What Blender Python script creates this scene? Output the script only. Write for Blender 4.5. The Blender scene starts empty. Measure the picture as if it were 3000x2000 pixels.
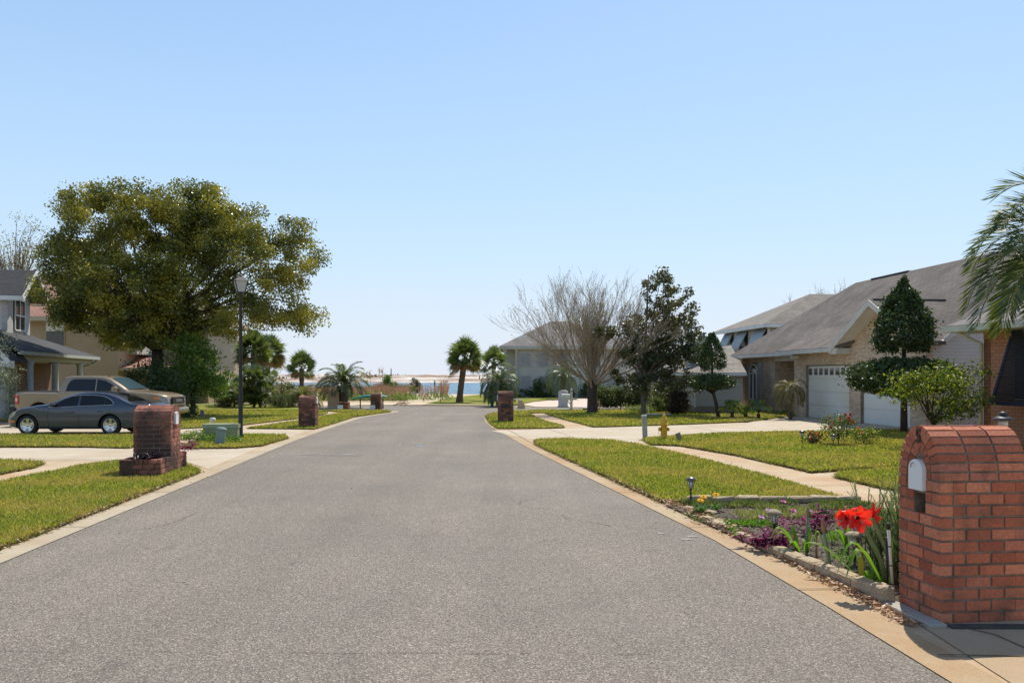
import bpy, bmesh, math, random
import numpy as np
from mathutils import Vector, Matrix, geometry, noise as mnoise
R = math.radians
random.seed(7); RNG = np.random.default_rng(7)
SC = bpy.context.scene; COL = SC.collection
# ---------------------------------------------------------------- camera
CAMZ = 1.83; F = 2333.0; HZ = 1101.0
cd = bpy.data.cameras.new("camera"); cam = bpy.data.objects.new("camera", cd); COL.objects.link(cam)
cam.location = (0, 0, CAMZ); cam.rotation_euler = (R(90), 0, 0)
cd.sensor_width = 36; cd.lens = 28; cd.shift_y = 0.0337; cd.clip_start = 0.05; cd.clip_end = 30000
SC.camera = cam
# ---------------------------------------------------------------- sky, sun, exposure
SUN_AZ = R(23); SUN_EL = R(56)
w = bpy.data.worlds.new("World"); SC.world = w; w.use_nodes = True
nt = w.node_tree; bg = nt.nodes["Background"]
sky = nt.nodes.new("ShaderNodeTexSky"); sky.sky_type = 'NISHITA'; sky.sun_disc = False
sky.sun_elevation = SUN_EL; sky.sun_rotation = SUN_AZ
sky.altitude = 0; sky.air_density = 1.0; sky.dust_density = 0.6; sky.ozone_density = 3.0
# pale haze band low over the sea
_tc = nt.nodes.new("ShaderNodeTexCoord"); _sx = nt.nodes.new("ShaderNodeSeparateXYZ"); nt.links.new(_tc.outputs['Generated'], _sx.inputs[0])
_rp = nt.nodes.new("ShaderNodeValToRGB"); nt.links.new(_sx.outputs[2], _rp.inputs[0])
for _i, (_p, _v) in enumerate(((0.0, .97), (.12, .85), (.28, .7), (.46, .5), (.9, .0))):
    _e = _rp.color_ramp.elements[_i] if _i < 2 else _rp.color_ramp.elements.new(_p)
    _e.position = _p; _e.color = (_v, _v, _v, 1)
_mx = nt.nodes.new("ShaderNodeMix"); _mx.data_type = 'RGBA'; nt.links.new(_rp.outputs[0], _mx.inputs[0]); nt.links.new(sky.outputs[0], _mx.inputs[6])
_cr = nt.nodes.new("ShaderNodeValToRGB"); nt.links.new(_sx.outputs[2], _cr.inputs[0])
for _i, (_p, _c) in enumerate(((0.0, (5.3, 5.75, 6.45)), (.07, (5.0, 5.7, 6.6)), (.15, (4.3, 5.65, 7.0)), (.25, (3.75, 5.35, 7.1)), (.45, (3.0, 4.8, 7.3)), (1.0, (1.6, 2.8, 5.6)))):
    _e = _cr.color_ramp.elements[_i] if _i < 2 else _cr.color_ramp.elements.new(_p)
    _e.position = _p; _e.color = (_c[0] / 8, _c[1] / 8, _c[2] / 8, 1)
_m8 = nt.nodes.new("ShaderNodeMix"); _m8.data_type = 'RGBA'; _m8.blend_type = 'MULTIPLY'; _m8.inputs[0].default_value = 1
nt.links.new(_cr.outputs[0], _m8.inputs[6]); _m8.inputs[7].default_value = (8, 8, 8, 1); nt.links.new(_m8.outputs[2], _mx.inputs[7])
nt.links.new(_mx.outputs[2], bg.inputs[0]); bg.inputs[1].default_value = 0.115
sl = bpy.data.lights.new("sun", 'SUN'); sl.energy = 4.3; sl.angle = R(0.5); sl.color = (1.0, 0.94, 0.82)
so = bpy.data.objects.new("sun", sl); COL.objects.link(so)
sv = Vector((math.sin(SUN_AZ) * math.cos(SUN_EL), math.cos(SUN_AZ) * math.cos(SUN_EL), math.sin(SUN_EL)))
so.rotation_euler = (-sv).to_track_quat('-Z', 'Y').to_euler(); so.location = (0, 0, 50)
SC.view_settings.view_transform = 'Standard'; SC.view_settings.look = 'None'
SC.view_settings.exposure = 0.35; SC.view_settings.gamma = 1.0
try:
    SC.cycles.max_bounces = 6; SC.cycles.transparent_max_bounces = 6; SC.cycles.transmission_bounces = 3
except Exception: pass

# ---------------------------------------------------------------- photo survey helpers: a sight line meets the ground or a given distance
def G(px, py, z=0.0):
    Y = (CAMZ - z) * F / (py - HZ)
    return ((px - 1500) / F * Y, Y)
def at(px, py, Y): return Vector(((px - 1500) / F * Y, Y, CAMZ - (py - HZ) / F * Y))

# ---------------------------------------------------------------- materials
def nodes(name):
    m = bpy.data.materials.new(name); m.use_nodes = True
    n = m.node_tree; return m, n, n.nodes["Principled BSDF"]
def N(nt, t, **k):
    x = nt.nodes.new(t)
    for a, v in k.items(): setattr(x, a, v)
    return x
def ramp(nt, fac, stops):
    r = N(nt, "ShaderNodeValToRGB"); e = r.color_ramp.elements
    while len(e) < len(stops): e.new(0.5)
    for i, (p, c) in enumerate(stops): e[i].position = p; e[i].color = (*c, 1) if len(c) == 3 else c
    nt.links.new(fac, r.inputs[0]); return r.outputs[0]
def mix(nt, fac, a, b, mode='MIX'):
    m = N(nt, "ShaderNodeMix", data_type='RGBA', blend_type=mode)
    for s, v in ((0, fac), (6, a), (7, b)):
        if hasattr(v, 'is_linked') or hasattr(v, 'links'): nt.links.new(v, m.inputs[s])
        else: m.inputs[s].default_value = v if s == 0 else ((*v, 1) if len(v) == 3 else v)
    return m.outputs[2]
def noise(nt, vec, scale, detail=4, rough=0.55):
    t = N(nt, "ShaderNodeTexNoise"); t.inputs['Scale'].default_value = scale
    t.inputs['Detail'].default_value = detail; t.inputs['Roughness'].default_value = rough
    nt.links.new(vec, t.inputs['Vector']); return t.outputs['Fac']
def bump(nt, b, h, strength, dist=0.02):
    x = N(nt, "ShaderNodeBump"); x.inputs['Strength'].default_value = strength; x.inputs['Distance'].default_value = dist
    nt.links.new(h, x.inputs['Height']); nt.links.new(x.outputs[0], b.inputs['Normal']); return x
def math_(nt, op, a, b=0.0):
    m = N(nt, "ShaderNodeMath", operation=op)
    for i, v in enumerate((a, b)):
        if hasattr(v, 'links'): nt.links.new(v, m.inputs[i])
        else: m.inputs[i].default_value = v
    return m.outputs[0]
def M(name, c1, c2=None, scale=4.0, rough=0.75, bmp=0.0, bscale=40.0, metal=0.0, spec=0.4, lo=0.35, hi=0.65, coat=0.0, fine=0.0):
    m, n, b = nodes(name)
    b.inputs['Roughness'].default_value = rough; b.inputs['Metallic'].default_value = metal
    b.inputs['Specular IOR Level'].default_value = spec; b.inputs['Coat Weight'].default_value = coat
    b.inputs['Coat Roughness'].default_value = 0.05
    tc = N(n, "ShaderNodeTexCoord").outputs['Object']
    c2 = c2 or tuple(x * 0.85 for x in c1)
    col = ramp(n, noise(n, tc, scale), [(lo, c1), (hi, c2)])
    if fine: 
        f = ramp(n, noise(n, tc, bscale, 2), [(0.3, (1 - fine,) * 3), (0.7, (1 + fine,) * 3)])
        col = mix(n, 1.0, col, f, 'MULTIPLY')
    n.links.new(col, b.inputs['Base Color'])
    if bmp: bump(n, b, noise(n, tc, bscale, 3), bmp)
    return m
def wallvec(n, su=1.0, sv=1.0):
    "wall coordinates: (distance along the wall, height), whichever way the wall faces"
    t = N(n, "ShaderNodeTexCoord"); s = N(n, "ShaderNodeSeparateXYZ"); n.links.new(t.outputs['Object'], s.inputs[0])
    q = N(n, "ShaderNodeSeparateXYZ"); n.links.new(t.outputs['Normal'], q.inputs[0])
    ax = math_(n, 'ABSOLUTE', q.outputs[0]); ay = math_(n, 'ABSOLUTE', q.outputs[1])
    f = math_(n, 'GREATER_THAN', ax, ay)
    u = math_(n, 'ADD', math_(n, 'MULTIPLY', s.outputs[1], f), math_(n, 'MULTIPLY', s.outputs[0], math_(n, 'SUBTRACT', 1.0, f)))
    c = N(n, "ShaderNodeCombineXYZ"); n.links.new(math_(n, 'MULTIPLY', u, su), c.inputs[0]); n.links.new(math_(n, 'MULTIPLY', s.outputs[2], sv), c.inputs[1])
    return c.outputs[0], t.outputs['Object'], s
def brickmat(name, a, b2, mortar, bw=0.2, bh=0.075, ms=0.012, stain=None, rough=0.85, bmp=0.5, sv=1.0):
    m, n, b = nodes(name); vec, obj, _ = wallvec(n, 1.0, sv)
    t = N(n, "ShaderNodeTexBrick"); n.links.new(vec, t.inputs['Vector'])
    t.inputs['Scale'].default_value = 1.0; t.inputs['Brick Width'].default_value = bw; t.inputs['Row Height'].default_value = bh
    t.inputs['Mortar Size'].default_value = ms; t.inputs['Mortar Smooth'].default_value = 0.2; t.inputs['Bias'].default_value = -0.1
    t.inputs['Color1'].default_value = (*a, 1); t.inputs['Color2'].default_value = (*b2, 1); t.inputs['Mortar'].default_value = (*mortar, 1)
    col = t.outputs['Color']
    st = stain or tuple(x * 0.7 for x in a)
    col = mix(n, ramp(n, noise(n, obj, 0.8, 5), [(0.5, (0, 0, 0)), (0.75, (0.6, 0.6, 0.6))]), col, st)
    col = mix(n, 1.0, col, ramp(n, noise(n, obj, 30, 2), [(0.3, (0.85,) * 3), (0.7, (1.15,) * 3)]), 'MULTIPLY')
    n.links.new(col, b.inputs['Base Color']); b.inputs['Roughness'].default_value = rough
    x = math_(n, 'MULTIPLY', t.outputs['Fac'], -1.0); bump(n, b, x, bmp, 0.01)
    return m
def sidingmat(name, c, board=0.12, rough=0.55):
    m, n, b = nodes(name); vec, obj, s = wallvec(n)
    fr = math_(n, 'FRACT', math_(n, 'DIVIDE', s.outputs[2], board))
    edge = ramp(n, fr, [(0.0, (0.45,) * 3), (0.1, (1, 1, 1))])
    col = mix(n, 1.0, ramp(n, noise(n, obj, 1.2), [(0.3, c), (0.7, tuple(x * 0.88 for x in c))]), edge, 'MULTIPLY')
    n.links.new(col, b.inputs['Base Color']); b.inputs['Roughness'].default_value = rough
    bump(n, b, math_(n, 'SUBTRACT', 1.0, fr), 0.6, 0.015)
    return m
def shinglemat(name, a, b2, row=0.14, sv=1.5, streak=0.25):
    m, n, b = nodes(name); vec, obj, _ = wallvec(n, 1.0, sv)
    t = N(n, "ShaderNodeTexBrick"); n.links.new(vec, t.inputs['Vector'])
    t.inputs['Scale'].default_value = 1.0; t.inputs['Brick Width'].default_value = 0.3; t.inputs['Row Height'].default_value = row
    t.inputs['Mortar Size'].default_value = 0.012; t.inputs['Mortar Smooth'].default_value = 0.5
    t.inputs['Color1'].default_value = (*a, 1); t.inputs['Color2'].default_value = (*b2, 1)
    t.inputs['Mortar'].default_value = (*[x * 0.45 for x in a], 1)
    mp = N(n, "ShaderNodeMapping"); mp.inputs['Scale'].default_value = (0.9, 0.9, 0.25); n.links.new(obj, mp.inputs[0])
    col = mix(n, 1.0, t.outputs['Color'], ramp(n, noise(n, mp.outputs[0], 1.2, 5), [(0.3, (1 - streak,) * 3), (0.7, (1 + streak * .6,) * 3)]), 'MULTIPLY')
    col = mix(n, 1.0, col, ramp(n, noise(n, obj, 60, 2), [(0.3, (0.75,) * 3), (0.7, (1.25,) * 3)]), 'MULTIPLY')
    n.links.new(col, b.inputs['Base Color']); b.inputs['Roughness'].default_value = 0.95
    bump(n, b, math_(n, 'MULTIPLY', t.outputs['Fac'], -1.0), 0.6, 0.01)
    return m
def leafmat(name, cols, rough=0.45, trans=0.35, clump=None, cscale=0.7, spec=0.35, tm=(1.25, 1.35, 0.6)):
    "foliage: each leaf its own tint, larger clumps of another tint"
    m, n, b = nodes(name)
    g = N(n, "ShaderNodeNewGeometry"); k = len(cols)
    col = ramp(n, g.outputs['Random Per Island'], [(i / max(1, k - 1), c) for i, c in enumerate(cols)])
    if clump:
        tc = N(n, "ShaderNodeTexCoord").outputs['Object']
        col = mix(n, ramp(n, noise(n, tc, cscale, 3), [(0.42, (0, 0, 0)), (0.62, (1, 1, 1))]), col, clump)
    n.links.new(col, b.inputs['Base Color']); b.inputs['Roughness'].default_value = rough
    b.inputs['Specular IOR Level'].default_value = spec
    tr = N(n, "ShaderNodeBsdfTranslucent"); n.links.new(mix(n, 1.0, col, tm, 'MULTIPLY'), tr.inputs['Color'])
    mx = N(n, "ShaderNodeMixShader"); mx.inputs[0].default_value = trans
    n.links.new(b.outputs[0], mx.inputs[1]); n.links.new(tr.outputs[0], mx.inputs[2])
    n.links.new(mx.outputs[0], n.nodes["Material Output"].inputs['Surface'])
    return m
def glassmat(name, c=(0.02, 0.025, 0.03), rough=0.06):
    m, n, b = nodes(name); b.inputs['Base Color'].default_value = (*c, 1)
    b.inputs['Roughness'].default_value = rough; b.inputs['Specular IOR Level'].default_value = 0.9
    return m

# ---------------------------------------------------------------- object helpers
def tag(o, label=None, cat=None, group=None, kind=None):
    if label: o['label'] = label
    if cat: o['category'] = cat
    if group: o['group'] = group
    if kind: o['kind'] = kind
    return o
def thing(name, label, cat, loc=(0, 0, 0), rz=0.0, group=None):
    o = bpy.data.objects.new(name, None); COL.objects.link(o); o.empty_display_size = 0.1
    o.location = loc; o.rotation_euler = (0, 0, rz); return tag(o, label, cat, group)
def link(name, me, mats, parent=None):
    o = bpy.data.objects.new(name, me); COL.objects.link(o)
    for m in (mats if isinstance(mats, (list, tuple)) else [mats]): me.materials.append(m)
    if parent: o.parent = parent
    return o
def copy_tree(o, parent=None):
    c = o.copy(); COL.objects.link(c)
    if parent: c.parent = parent
    for ch in list(o.children): copy_tree(ch, c)
    return c
class MB:
    def __init__(s): s.v = []; s.f = []; s.m = []; s.s = []
    def add(s, vs, fs, mi=0, sm=False, mat=None):
        o = len(s.v)
        s.v += [tuple(mat @ Vector(p)) if mat else tuple(p) for p in vs]
        for f in fs: s.f.append([i + o for i in f]); s.m.append(mi); s.s.append(sm)
        return s
    def box(s, x0, x1, y0, y1, z0, z1, mi=0, mat=None, bev=0.0):
        if bev:
            b = min(bev, (x1 - x0) / 3, (y1 - y0) / 3, (z1 - z0) / 3); vs = []
            for x, sx in ((x0, 1), (x1, -1)):
                for y, sy in ((y0, 1), (y1, -1)):
                    for z, sz in ((z0, 1), (z1, -1)):
                        vs += [(x, y + sy * b, z + sz * b), (x + sx * b, y, z + sz * b), (x + sx * b, y + sy * b, z)]
            I = lambda i, j, k, a: (i * 4 + j * 2 + k) * 3 + a
            fs = [[I(i, 0, 0, 0), I(i, 0, 1, 0), I(i, 1, 1, 0), I(i, 1, 0, 0)] for i in (0, 1)]
            fs += [[I(0, j, 0, 1), I(0, j, 1, 1), I(1, j, 1, 1), I(1, j, 0, 1)] for j in (0, 1)]
            fs += [[I(0, 0, k, 2), I(0, 1, k, 2), I(1, 1, k, 2), I(1, 0, k, 2)] for k in (0, 1)]
            for i in (0, 1):
                for j in (0, 1):
                    fs.append([I(i, j, 0, 0), I(i, j, 1, 0), I(i, j, 1, 1), I(i, j, 0, 1)])
                    fs.append([I(i, 0, j, 0), I(i, 1, j, 0), I(i, 1, j, 2), I(i, 0, j, 2)])
                    fs.append([I(0, i, j, 1), I(1, i, j, 1), I(1, i, j, 2), I(0, i, j, 2)])
                    for k in (0, 1): fs.append([I(i, j, k, 0), I(i, j, k, 1), I(i, j, k, 2)])
            return s.add(vs, fs, mi, False, mat)
        vs = [(x, y, z) for x in (x0, x1) for y in (y0, y1) for z in (z0, z1)]
        return s.add(vs, [[0, 1, 3, 2], [4, 6, 7, 5], [0, 4, 5, 1], [2, 3, 7, 6], [0, 2, 6, 4], [1, 5, 7, 3]], mi, False, mat)
    def prism(s, poly, z0, z1, mi=0, mat=None, top=True):
        n = len(poly); vs = [(p[0], p[1], z0) for p in poly] + [(p[0], p[1], z1) for p in poly]
        fs = [[i, (i + 1) % n, n + (i + 1) % n, n + i] for i in range(n)]
        tri = geometry.tessellate_polygon([[Vector((p[0], p[1], 0)) for p in poly]])
        fs += [[n + a for a in t] for t in tri] + [list(t)[::-1] for t in tri]
        return s.add(vs, fs, mi, False, mat)
    def tube(s, pts, rad, sides=8, mi=0, cap=True, sm=True):
        P = [Vector(p) for p in pts]; n = len(P)
        if not hasattr(rad, '__len__'): rad = [rad] * n
        vs = []; ref = None
        for i in range(n):
            d = (P[min(i + 1, n - 1)] - P[max(i - 1, 0)])
            d = d.normalized() if d.length > 1e-9 else Vector((0, 0, 1))
            if ref is None: ref = Vector((1, 0, 0)) if abs(d.x) < 0.8 else Vector((0, 1, 0))
            a = (ref - d * ref.dot(d)); a = a.normalized() if a.length > 1e-6 else d.orthogonal().normalized()
            ref = a; b = d.cross(a)
            for k in range(sides):
                t = 2 * math.pi * k / sides
                vs.append(P[i] + (a * math.cos(t) + b * math.sin(t)) * rad[i])
        fs = [[i * sides + k, i * sides + (k + 1) % sides, (i + 1) * sides + (k + 1) % sides, (i + 1) * sides + k] for i in range(n - 1) for k in range(sides)]
        if cap: fs += [list(range(sides))[::-1], [(n - 1) * sides + k for k in range(sides)]]
        return s.add(vs, fs, mi, sm)
    def lathe(s, prof, sides=16, mi=0, mat=None, sm=True):
        vs = []; n = len(prof)
        for r, z in prof:
            for k in range(sides):
                t = 2 * math.pi * k / sides; vs.append((r * math.cos(t), r * math.sin(t), z))
        fs = [[i * sides + k, i * sides + (k + 1) % sides, (i + 1) * sides + (k + 1) % sides, (i + 1) * sides + k] for i in range(n - 1) for k in range(sides)]
        fs += [list(range(sides))[::-1], [(n - 1) * sides + k for k in range(sides)]]
        return s.add(vs, fs, mi, sm, mat)
    def mesh(s, name):
        me = bpy.data.meshes.new(name); me.from_pydata([tuple(v) for v in s.v], [], s.f)
        me.polygons.foreach_set('material_index', s.m); me.polygons.foreach_set('use_smooth', s.s)
        bm = bmesh.new(); bm.from_mesh(me); bmesh.ops.recalc_face_normals(bm, faces=bm.faces); bm.to_mesh(me); bm.free()
        me.update(); return me
    def build(s, name, mats, parent=None): return link(name, s.mesh(name), mats, parent)
def npmesh(name, V, k, mats, parent=None, smooth=False):
    "V: (n, k, 3) array of n loose polygons with k corners each"
    n = V.shape[0]; me = bpy.data.meshes.new(name)
    me.vertices.add(n * k); me.vertices.foreach_set('co', V.reshape(-1).astype(np.float32))
    me.loops.add(n * k); me.loops.foreach_set('vertex_index', np.arange(n * k, dtype=np.int32))
    me.polygons.add(n); me.polygons.foreach_set('loop_start', np.arange(0, n * k, k, dtype=np.int32))
    try: me.polygons.foreach_set('loop_total', np.full(n, k, dtype=np.int32))
    except Exception: pass
    me.update(calc_edges=True); me.validate()
    return link(name, me, mats, parent)
def leaves(P, size, elong=1.8, up=0.0, out=None):
    "diamond leaves at points P -> (n,4,3)"
    n = len(P); d = RNG.normal(size=(n, 3)); d[:, 2] += up
    if out is not None: d += out
    d /= np.linalg.norm(d, axis=1)[:, None] + 1e-9
    e = RNG.normal(size=(n, 3)); e -= d * (e * d).sum(1)[:, None]; e /= np.linalg.norm(e, axis=1)[:, None] + 1e-9
    s = size * RNG.uniform(0.6, 1.35, n)[:, None]
    a = P - d * s * 0.5; b = P + e * s * 0.5 / elong; c = P + d * s * 0.5; f = P - e * s * 0.5 / elong
    return np.stack([a, b, c, f], 1)
def inpoly(x, y, poly):
    c = np.zeros(len(x), bool); n = len(poly)
    for i in range(n):
        x1, y1 = poly[i]; x2, y2 = poly[i - 1]
        if y1 == y2: continue
        k = ((y1 > y) != (y2 > y)) & (x < (x2 - x1) * (y - y1) / (y2 - y1) + x1)
        c ^= k
    return c
def clumps(lobes, n, spread, per, shell=(0.55, 1.0), zsq=0.8):
    "points for a crown: clumps through each lobe (cx,cy,cz,rx,ry,rz), denser outside; returns points and clump centres"
    vol = np.array([l[3] * l[4] * l[5] for l in lobes]) ** 0.75; vol /= vol.sum(); P = []; C = []
    for l, f in zip(lobes, vol):
        k = max(3, int(n * f)); d = RNG.normal(size=(k, 3)); d /= np.linalg.norm(d, axis=1)[:, None]
        r = RNG.uniform(shell[0] ** 2, shell[1] ** 2, k) ** 0.5
        c = np.array(l[:3]) + d * r[:, None] * np.array(l[3:6]); C.append(c)
        for q in c:
            m = int(per * RNG.uniform(0.5, 1.5)); g = np.clip(RNG.normal(size=(m, 3)), -1.7, 1.7) * spread * RNG.uniform(0.7, 1.25)
            g[:, 2] *= zsq; P.append(q + g)
    return np.concatenate(P), np.concatenate(C)
# ================================================================ materials in use
asphalt, n, b = nodes("asphalt")
tc = N(n, "ShaderNodeTexCoord").outputs['Object']
vo = N(n, "ShaderNodeTexVoronoi"); vo.inputs['Scale'].default_value = 120; n.links.new(tc, vo.inputs['Vector'])
c = ramp(n, N(n, "ShaderNodeSeparateColor").outputs[0], [(0, (0, 0, 0)), (1, (1, 1, 1))])
sp = N(n, "ShaderNodeSeparateColor"); n.links.new(vo.outputs['Color'], sp.inputs[0])
c = ramp(n, sp.outputs[0], [(0.0, (0.090, 0.076, 0.063)), (0.45, (0.168, 0.145, 0.120)), (0.8, (0.232, 0.202, 0.168)), (1.0, (0.42, 0.37, 0.31))])
c = mix(n, 1.0, c, ramp(n, noise(n, tc, 0.35, 6, 0.6), [(0.3, (0.86, 0.86, 0.87)), (0.7, (1.12, 1.11, 1.08))]), 'MULTIPLY')
mp = N(n, "ShaderNodeMapping"); mp.inputs['Scale'].default_value = (1.1, 0.05, 1); n.links.new(tc, mp.inputs[0])
c = mix(n, 1.0, c, ramp(n, noise(n, mp.outputs[0], 1.2, 4), [(0.3, (0.90,) * 3), (0.7, (1.08,) * 3)]), 'MULTIPLY')
c = mix(n, ramp(n, noise(n, tc, 0.12, 6, .7), [(0.52, (0, 0, 0)), (0.66, (.35, .35, .35))]), c, (0.25, 0.22, 0.19))
c = mix(n, ramp(n, noise(n, tc, 1.7, 3, .6), [(0.66, (0, 0, 0)), (0.74, (.5, .5, .5))]), c, (0.10, 0.09, 0.08))
n.links.new(c, b.inputs['Base Color']); b.inputs['Roughness'].default_value = 0.85; b.inputs['Specular IOR Level'].default_value = 0.3
bump(n, b, vo.outputs['Distance'], 0.6, 0.006)
def concmat(name, a, a2, rust, ramt=0.5, joints=None):
    m, n, b = nodes(name); tc = N(n, "ShaderNodeTexCoord").outputs['Object']
    c = ramp(n, noise(n, tc, 0.9, 6, 0.6), [(0.3, a), (0.7, a2)])
    c = mix(n, ramp(n, noise(n, tc, 0.45, 5, 0.65), [(0.45, (0, 0, 0)), (0.7, (ramt,) * 3)]), c, rust)
    c = mix(n, 1.0, c, ramp(n, noise(n, tc, 90, 2), [(0.3, (0.86,) * 3), (0.7, (1.14,) * 3)]), 'MULTIPLY')
    n.links.new(c, b.inputs['Base Color']); b.inputs['Roughness'].default_value = 0.9; b.inputs['Specular IOR Level'].default_value = 0.25
    bump(n, b, noise(n, tc, 120, 3), 0.25, 0.004); return m
concrete = concmat("concrete", (0.49, 0.385, 0.26), (0.41, 0.31, 0.20), (0.42, 0.22, 0.09), 0.65)
driveway_m = concmat("driveway_concrete", (0.50, 0.43, 0.33), (0.42, 0.355, 0.265), (0.40, 0.27, 0.16), 0.35)
kerb_m = concmat("kerb_concrete", (0.43, 0.33, 0.21), (0.35, 0.26, 0.16), (0.36, 0.19, 0.075), 0.75)
lawn_m, n, b = nodes("lawn_soil")
tc = N(n, "ShaderNodeTexCoord").outputs['Object']
c = ramp(n, noise(n, tc, 0.5, 5, 0.65), [(0.32, (0.13, 0.17, 0.02)), (0.48, (0.22, 0.245, 0.035)), (0.6, (0.34, 0.29, 0.09)), (0.75, (0.27, 0.2, 0.09))])
c = mix(n, 1.0, c, ramp(n, noise(n, tc, 28, 3), [(0.3, (0.6,) * 3), (0.7, (1.3,) * 3)]), 'MULTIPLY')
n.links.new(c, b.inputs['Base Color']); b.inputs['Roughness'].default_value = 1; b.inputs['Specular IOR Level'].default_value = 0.1
bump(n, b, noise(n, tc, 45, 3), 0.9, 0.05)
soil_edge = M("soil_edge", (0.10, 0.06, 0.03), (0.06, 0.035, 0.02), 8, 1.0)
mulch_m = M("mulch", (0.05, 0.036, 0.025), (0.13, 0.10, 0.07), 30, 0.95, 1.0, 60, fine=0.5)
sand_m = M("sand", (0.56, 0.46, 0.32), (0.46, 0.36, 0.24), 0.6, 0.95, 0.6, 6, fine=0.2)
ground_m = M("shore_ground", (0.28, 0.25, 0.14), (0.16, 0.19, 0.06), 0.15, 1.0, 0.3, 8, fine=0.3)
grass_m = leafmat("grass_blades", [(0.13, 0.18, 0.022), (0.24, 0.29, 0.036), (0.34, 0.365, 0.055), (0.54, 0.45, 0.18)], 0.6, 0.42, clump=(0.43, 0.36, 0.11), cscale=0.6, spec=0.2, tm=(1.2, 1.2, .6))
white_m = M("white_paint", (0.78, 0.77, 0.74), (0.7, 0.69, 0.66), 2, 0.5)
trim_m = M("trim_paint", (0.66, 0.63, 0.57), (0.56, 0.53, 0.47), 3, 0.5)
black_m = M("black_metal", (0.02, 0.02, 0.022), (0.03, 0.028, 0.026), 6, 0.45)
glass_m = glassmat("window_glass")
bark_m = M("bark", (0.09, 0.065, 0.045), (0.045, 0.034, 0.026), 9, 0.95, 0.8, 25)
greybark_m = M("grey_bark", (0.20, 0.165, 0.13), (0.12, 0.095, 0.075), 9, 0.95, 0.6, 25)
palmbark_m = M("palm_bark", (0.17, 0.12, 0.08), (0.08, 0.06, 0.045), 14, 0.95, 1.0, 30)

# ================================================================ THE SETTING
def sheet(name, polys, z, mat, kind='structure', thick=0.0, label=None):
    b = MB()
    for poly in polys:
        if thick: b.prism(poly, z - thick, z)
        else:
            tri = geometry.tessellate_polygon([[Vector((p[0], p[1], 0)) for p in poly]])
            b.add([(p[0], p[1], z) for p in poly], [list(t) for t in tri])
    o = b.build(name, mat); 
    for p in o.data.polygons:
        pass
    return tag(o, label, None, None, kind)
# terrain: flat lots, falling under the water behind the shore, one sheet
def terr(x, y):
    sh = 80 + 4 * math.sin(x * 0.05)
    if x < -16: sh += 6
    t = min(1, max(0, (y - sh) / 22)); z = -0.02 - 2.6 * t * t * (3 - 2 * t)
    return z
xs = [-4000, -1200, -400, -150] + list(range(-80, 100, 5)) + [150, 400, 1200, 4000]
ys = [-200, -50, -10, 10, 30, 50, 60, 66] + list(range(70, 110, 2)) + [120, 160, 300, 800, 3000, 9000, 16000]
b_ = MB(); vs = [(x, y, terr(x, y)) for y in ys for x in xs]; nx = len(xs)
b_.add(vs, [[j * nx + i, j * nx + i + 1, (j + 1) * nx + i + 1, (j + 1) * nx + i] for j in range(len(ys) - 1) for i in range(nx - 1)], 0, True)
tag(b_.build("ground", ground_m), kind='structure')
# bay and sea
water_m, n, b = nodes("water")
tc = N(n, "ShaderNodeTexCoord").outputs['Object']
c = ramp(n, noise(n, tc, 0.02, 4), [(0.3, (0.045, 0.135, 0.22)), (0.7, (0.07, 0.185, 0.275))])
n.links.new(c, b.inputs['Base Color']); b.inputs['Roughness'].default_value = 0.3; b.inputs['Specular IOR Level'].default_value = 0.22
mp = N(n, "ShaderNodeMapping"); mp.inputs['Scale'].default_value = (0.5, 1.4, 1); n.links.new(tc, mp.inputs[0])
bump(n, b, noise(n, mp.outputs[0], 1.1, 6, 0.7), 1.0, 0.5)
b_ = MB(); b_.add([(-9000, 78, -1), (9000, 78, -1), (9000, 16000, -1), (-9000, 16000, -1)], [[0, 1, 2, 3]])
tag(b_.build("sea", water_m), kind='structure')
# barrier island with white dunes
dune_m, n, b = nodes("dune_sand")
tc = N(n, "ShaderNodeTexCoord").outputs['Object']
mp = N(n, "ShaderNodeMapping"); mp.inputs['Scale'].default_value = (0.35, 1, 1); n.links.new(tc, mp.inputs[0])
se = N(n, "ShaderNodeSeparateXYZ"); n.links.new(tc, se.inputs[0])
f = noise(n, mp.outputs[0], 0.09, 6, 0.75)
c = ramp(n, f, [(0.42, (0.64, 0.59, 0.53)), (0.47, (0.44, 0.35, 0.28)), (0.53, (0.24, 0.16, 0.12))])
veg = ramp(n, math_(n, 'ABSOLUTE', math_(n, 'SUBTRACT', se.outputs[1], 349)), [(0.0, (1, 1, 1)), (1.0, (0, 0, 0))])
band = math_(n, 'LESS_THAN', math_(n, 'ABSOLUTE', math_(n, 'SUBTRACT', se.outputs[1], math_(n, 'ADD', 352.0, math_(n, 'MULTIPLY', f, 8.0)))), 7.0)
right = math_(n, 'GREATER_THAN', se.outputs[0], -75.0)
c = mix(n, math_(n, 'MULTIPLY', band, right), c, (0.16, 0.10, 0.075))
n.links.new(c, b.inputs['Base Color']); b.inputs['Roughness'].default_value = 1
bump(n, b, f, 0.6, 2.0)
from mathutils import noise as mnoise
b_ = MB(); xs = np.linspace(-420, 420, 281); ys = np.array([330, 333, 337, 342, 348, 355, 365, 378, 392, 410, 430, 450, 470, 490, 520, 560, 600, 640.])
vs = []
for y in ys:
    for x in xs:
        h = mnoise.fractal(Vector((x * 0.02, y * 0.03, 3.3)), 1.0, 2.2, 5)
        h2 = mnoise.fractal(Vector((x * 0.05, y * 0.05, 7.3)), 1.0, 2.2, 4)
        t = min(1, max(0, (y - 330) / 14)); back = min(1, max(0, (640 - y) / 60))
        far = min(1, max(0, (y - 372) / 60))
        z = -1.5 + (0.9 * t + 0.25 * t * (h2 + .3) + far * (2.35 + 1.0 * h + 0.55 * h2)) * back + 0.5 * t * back
        vs.append((x, y, z))
nx = len(xs)
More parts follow.
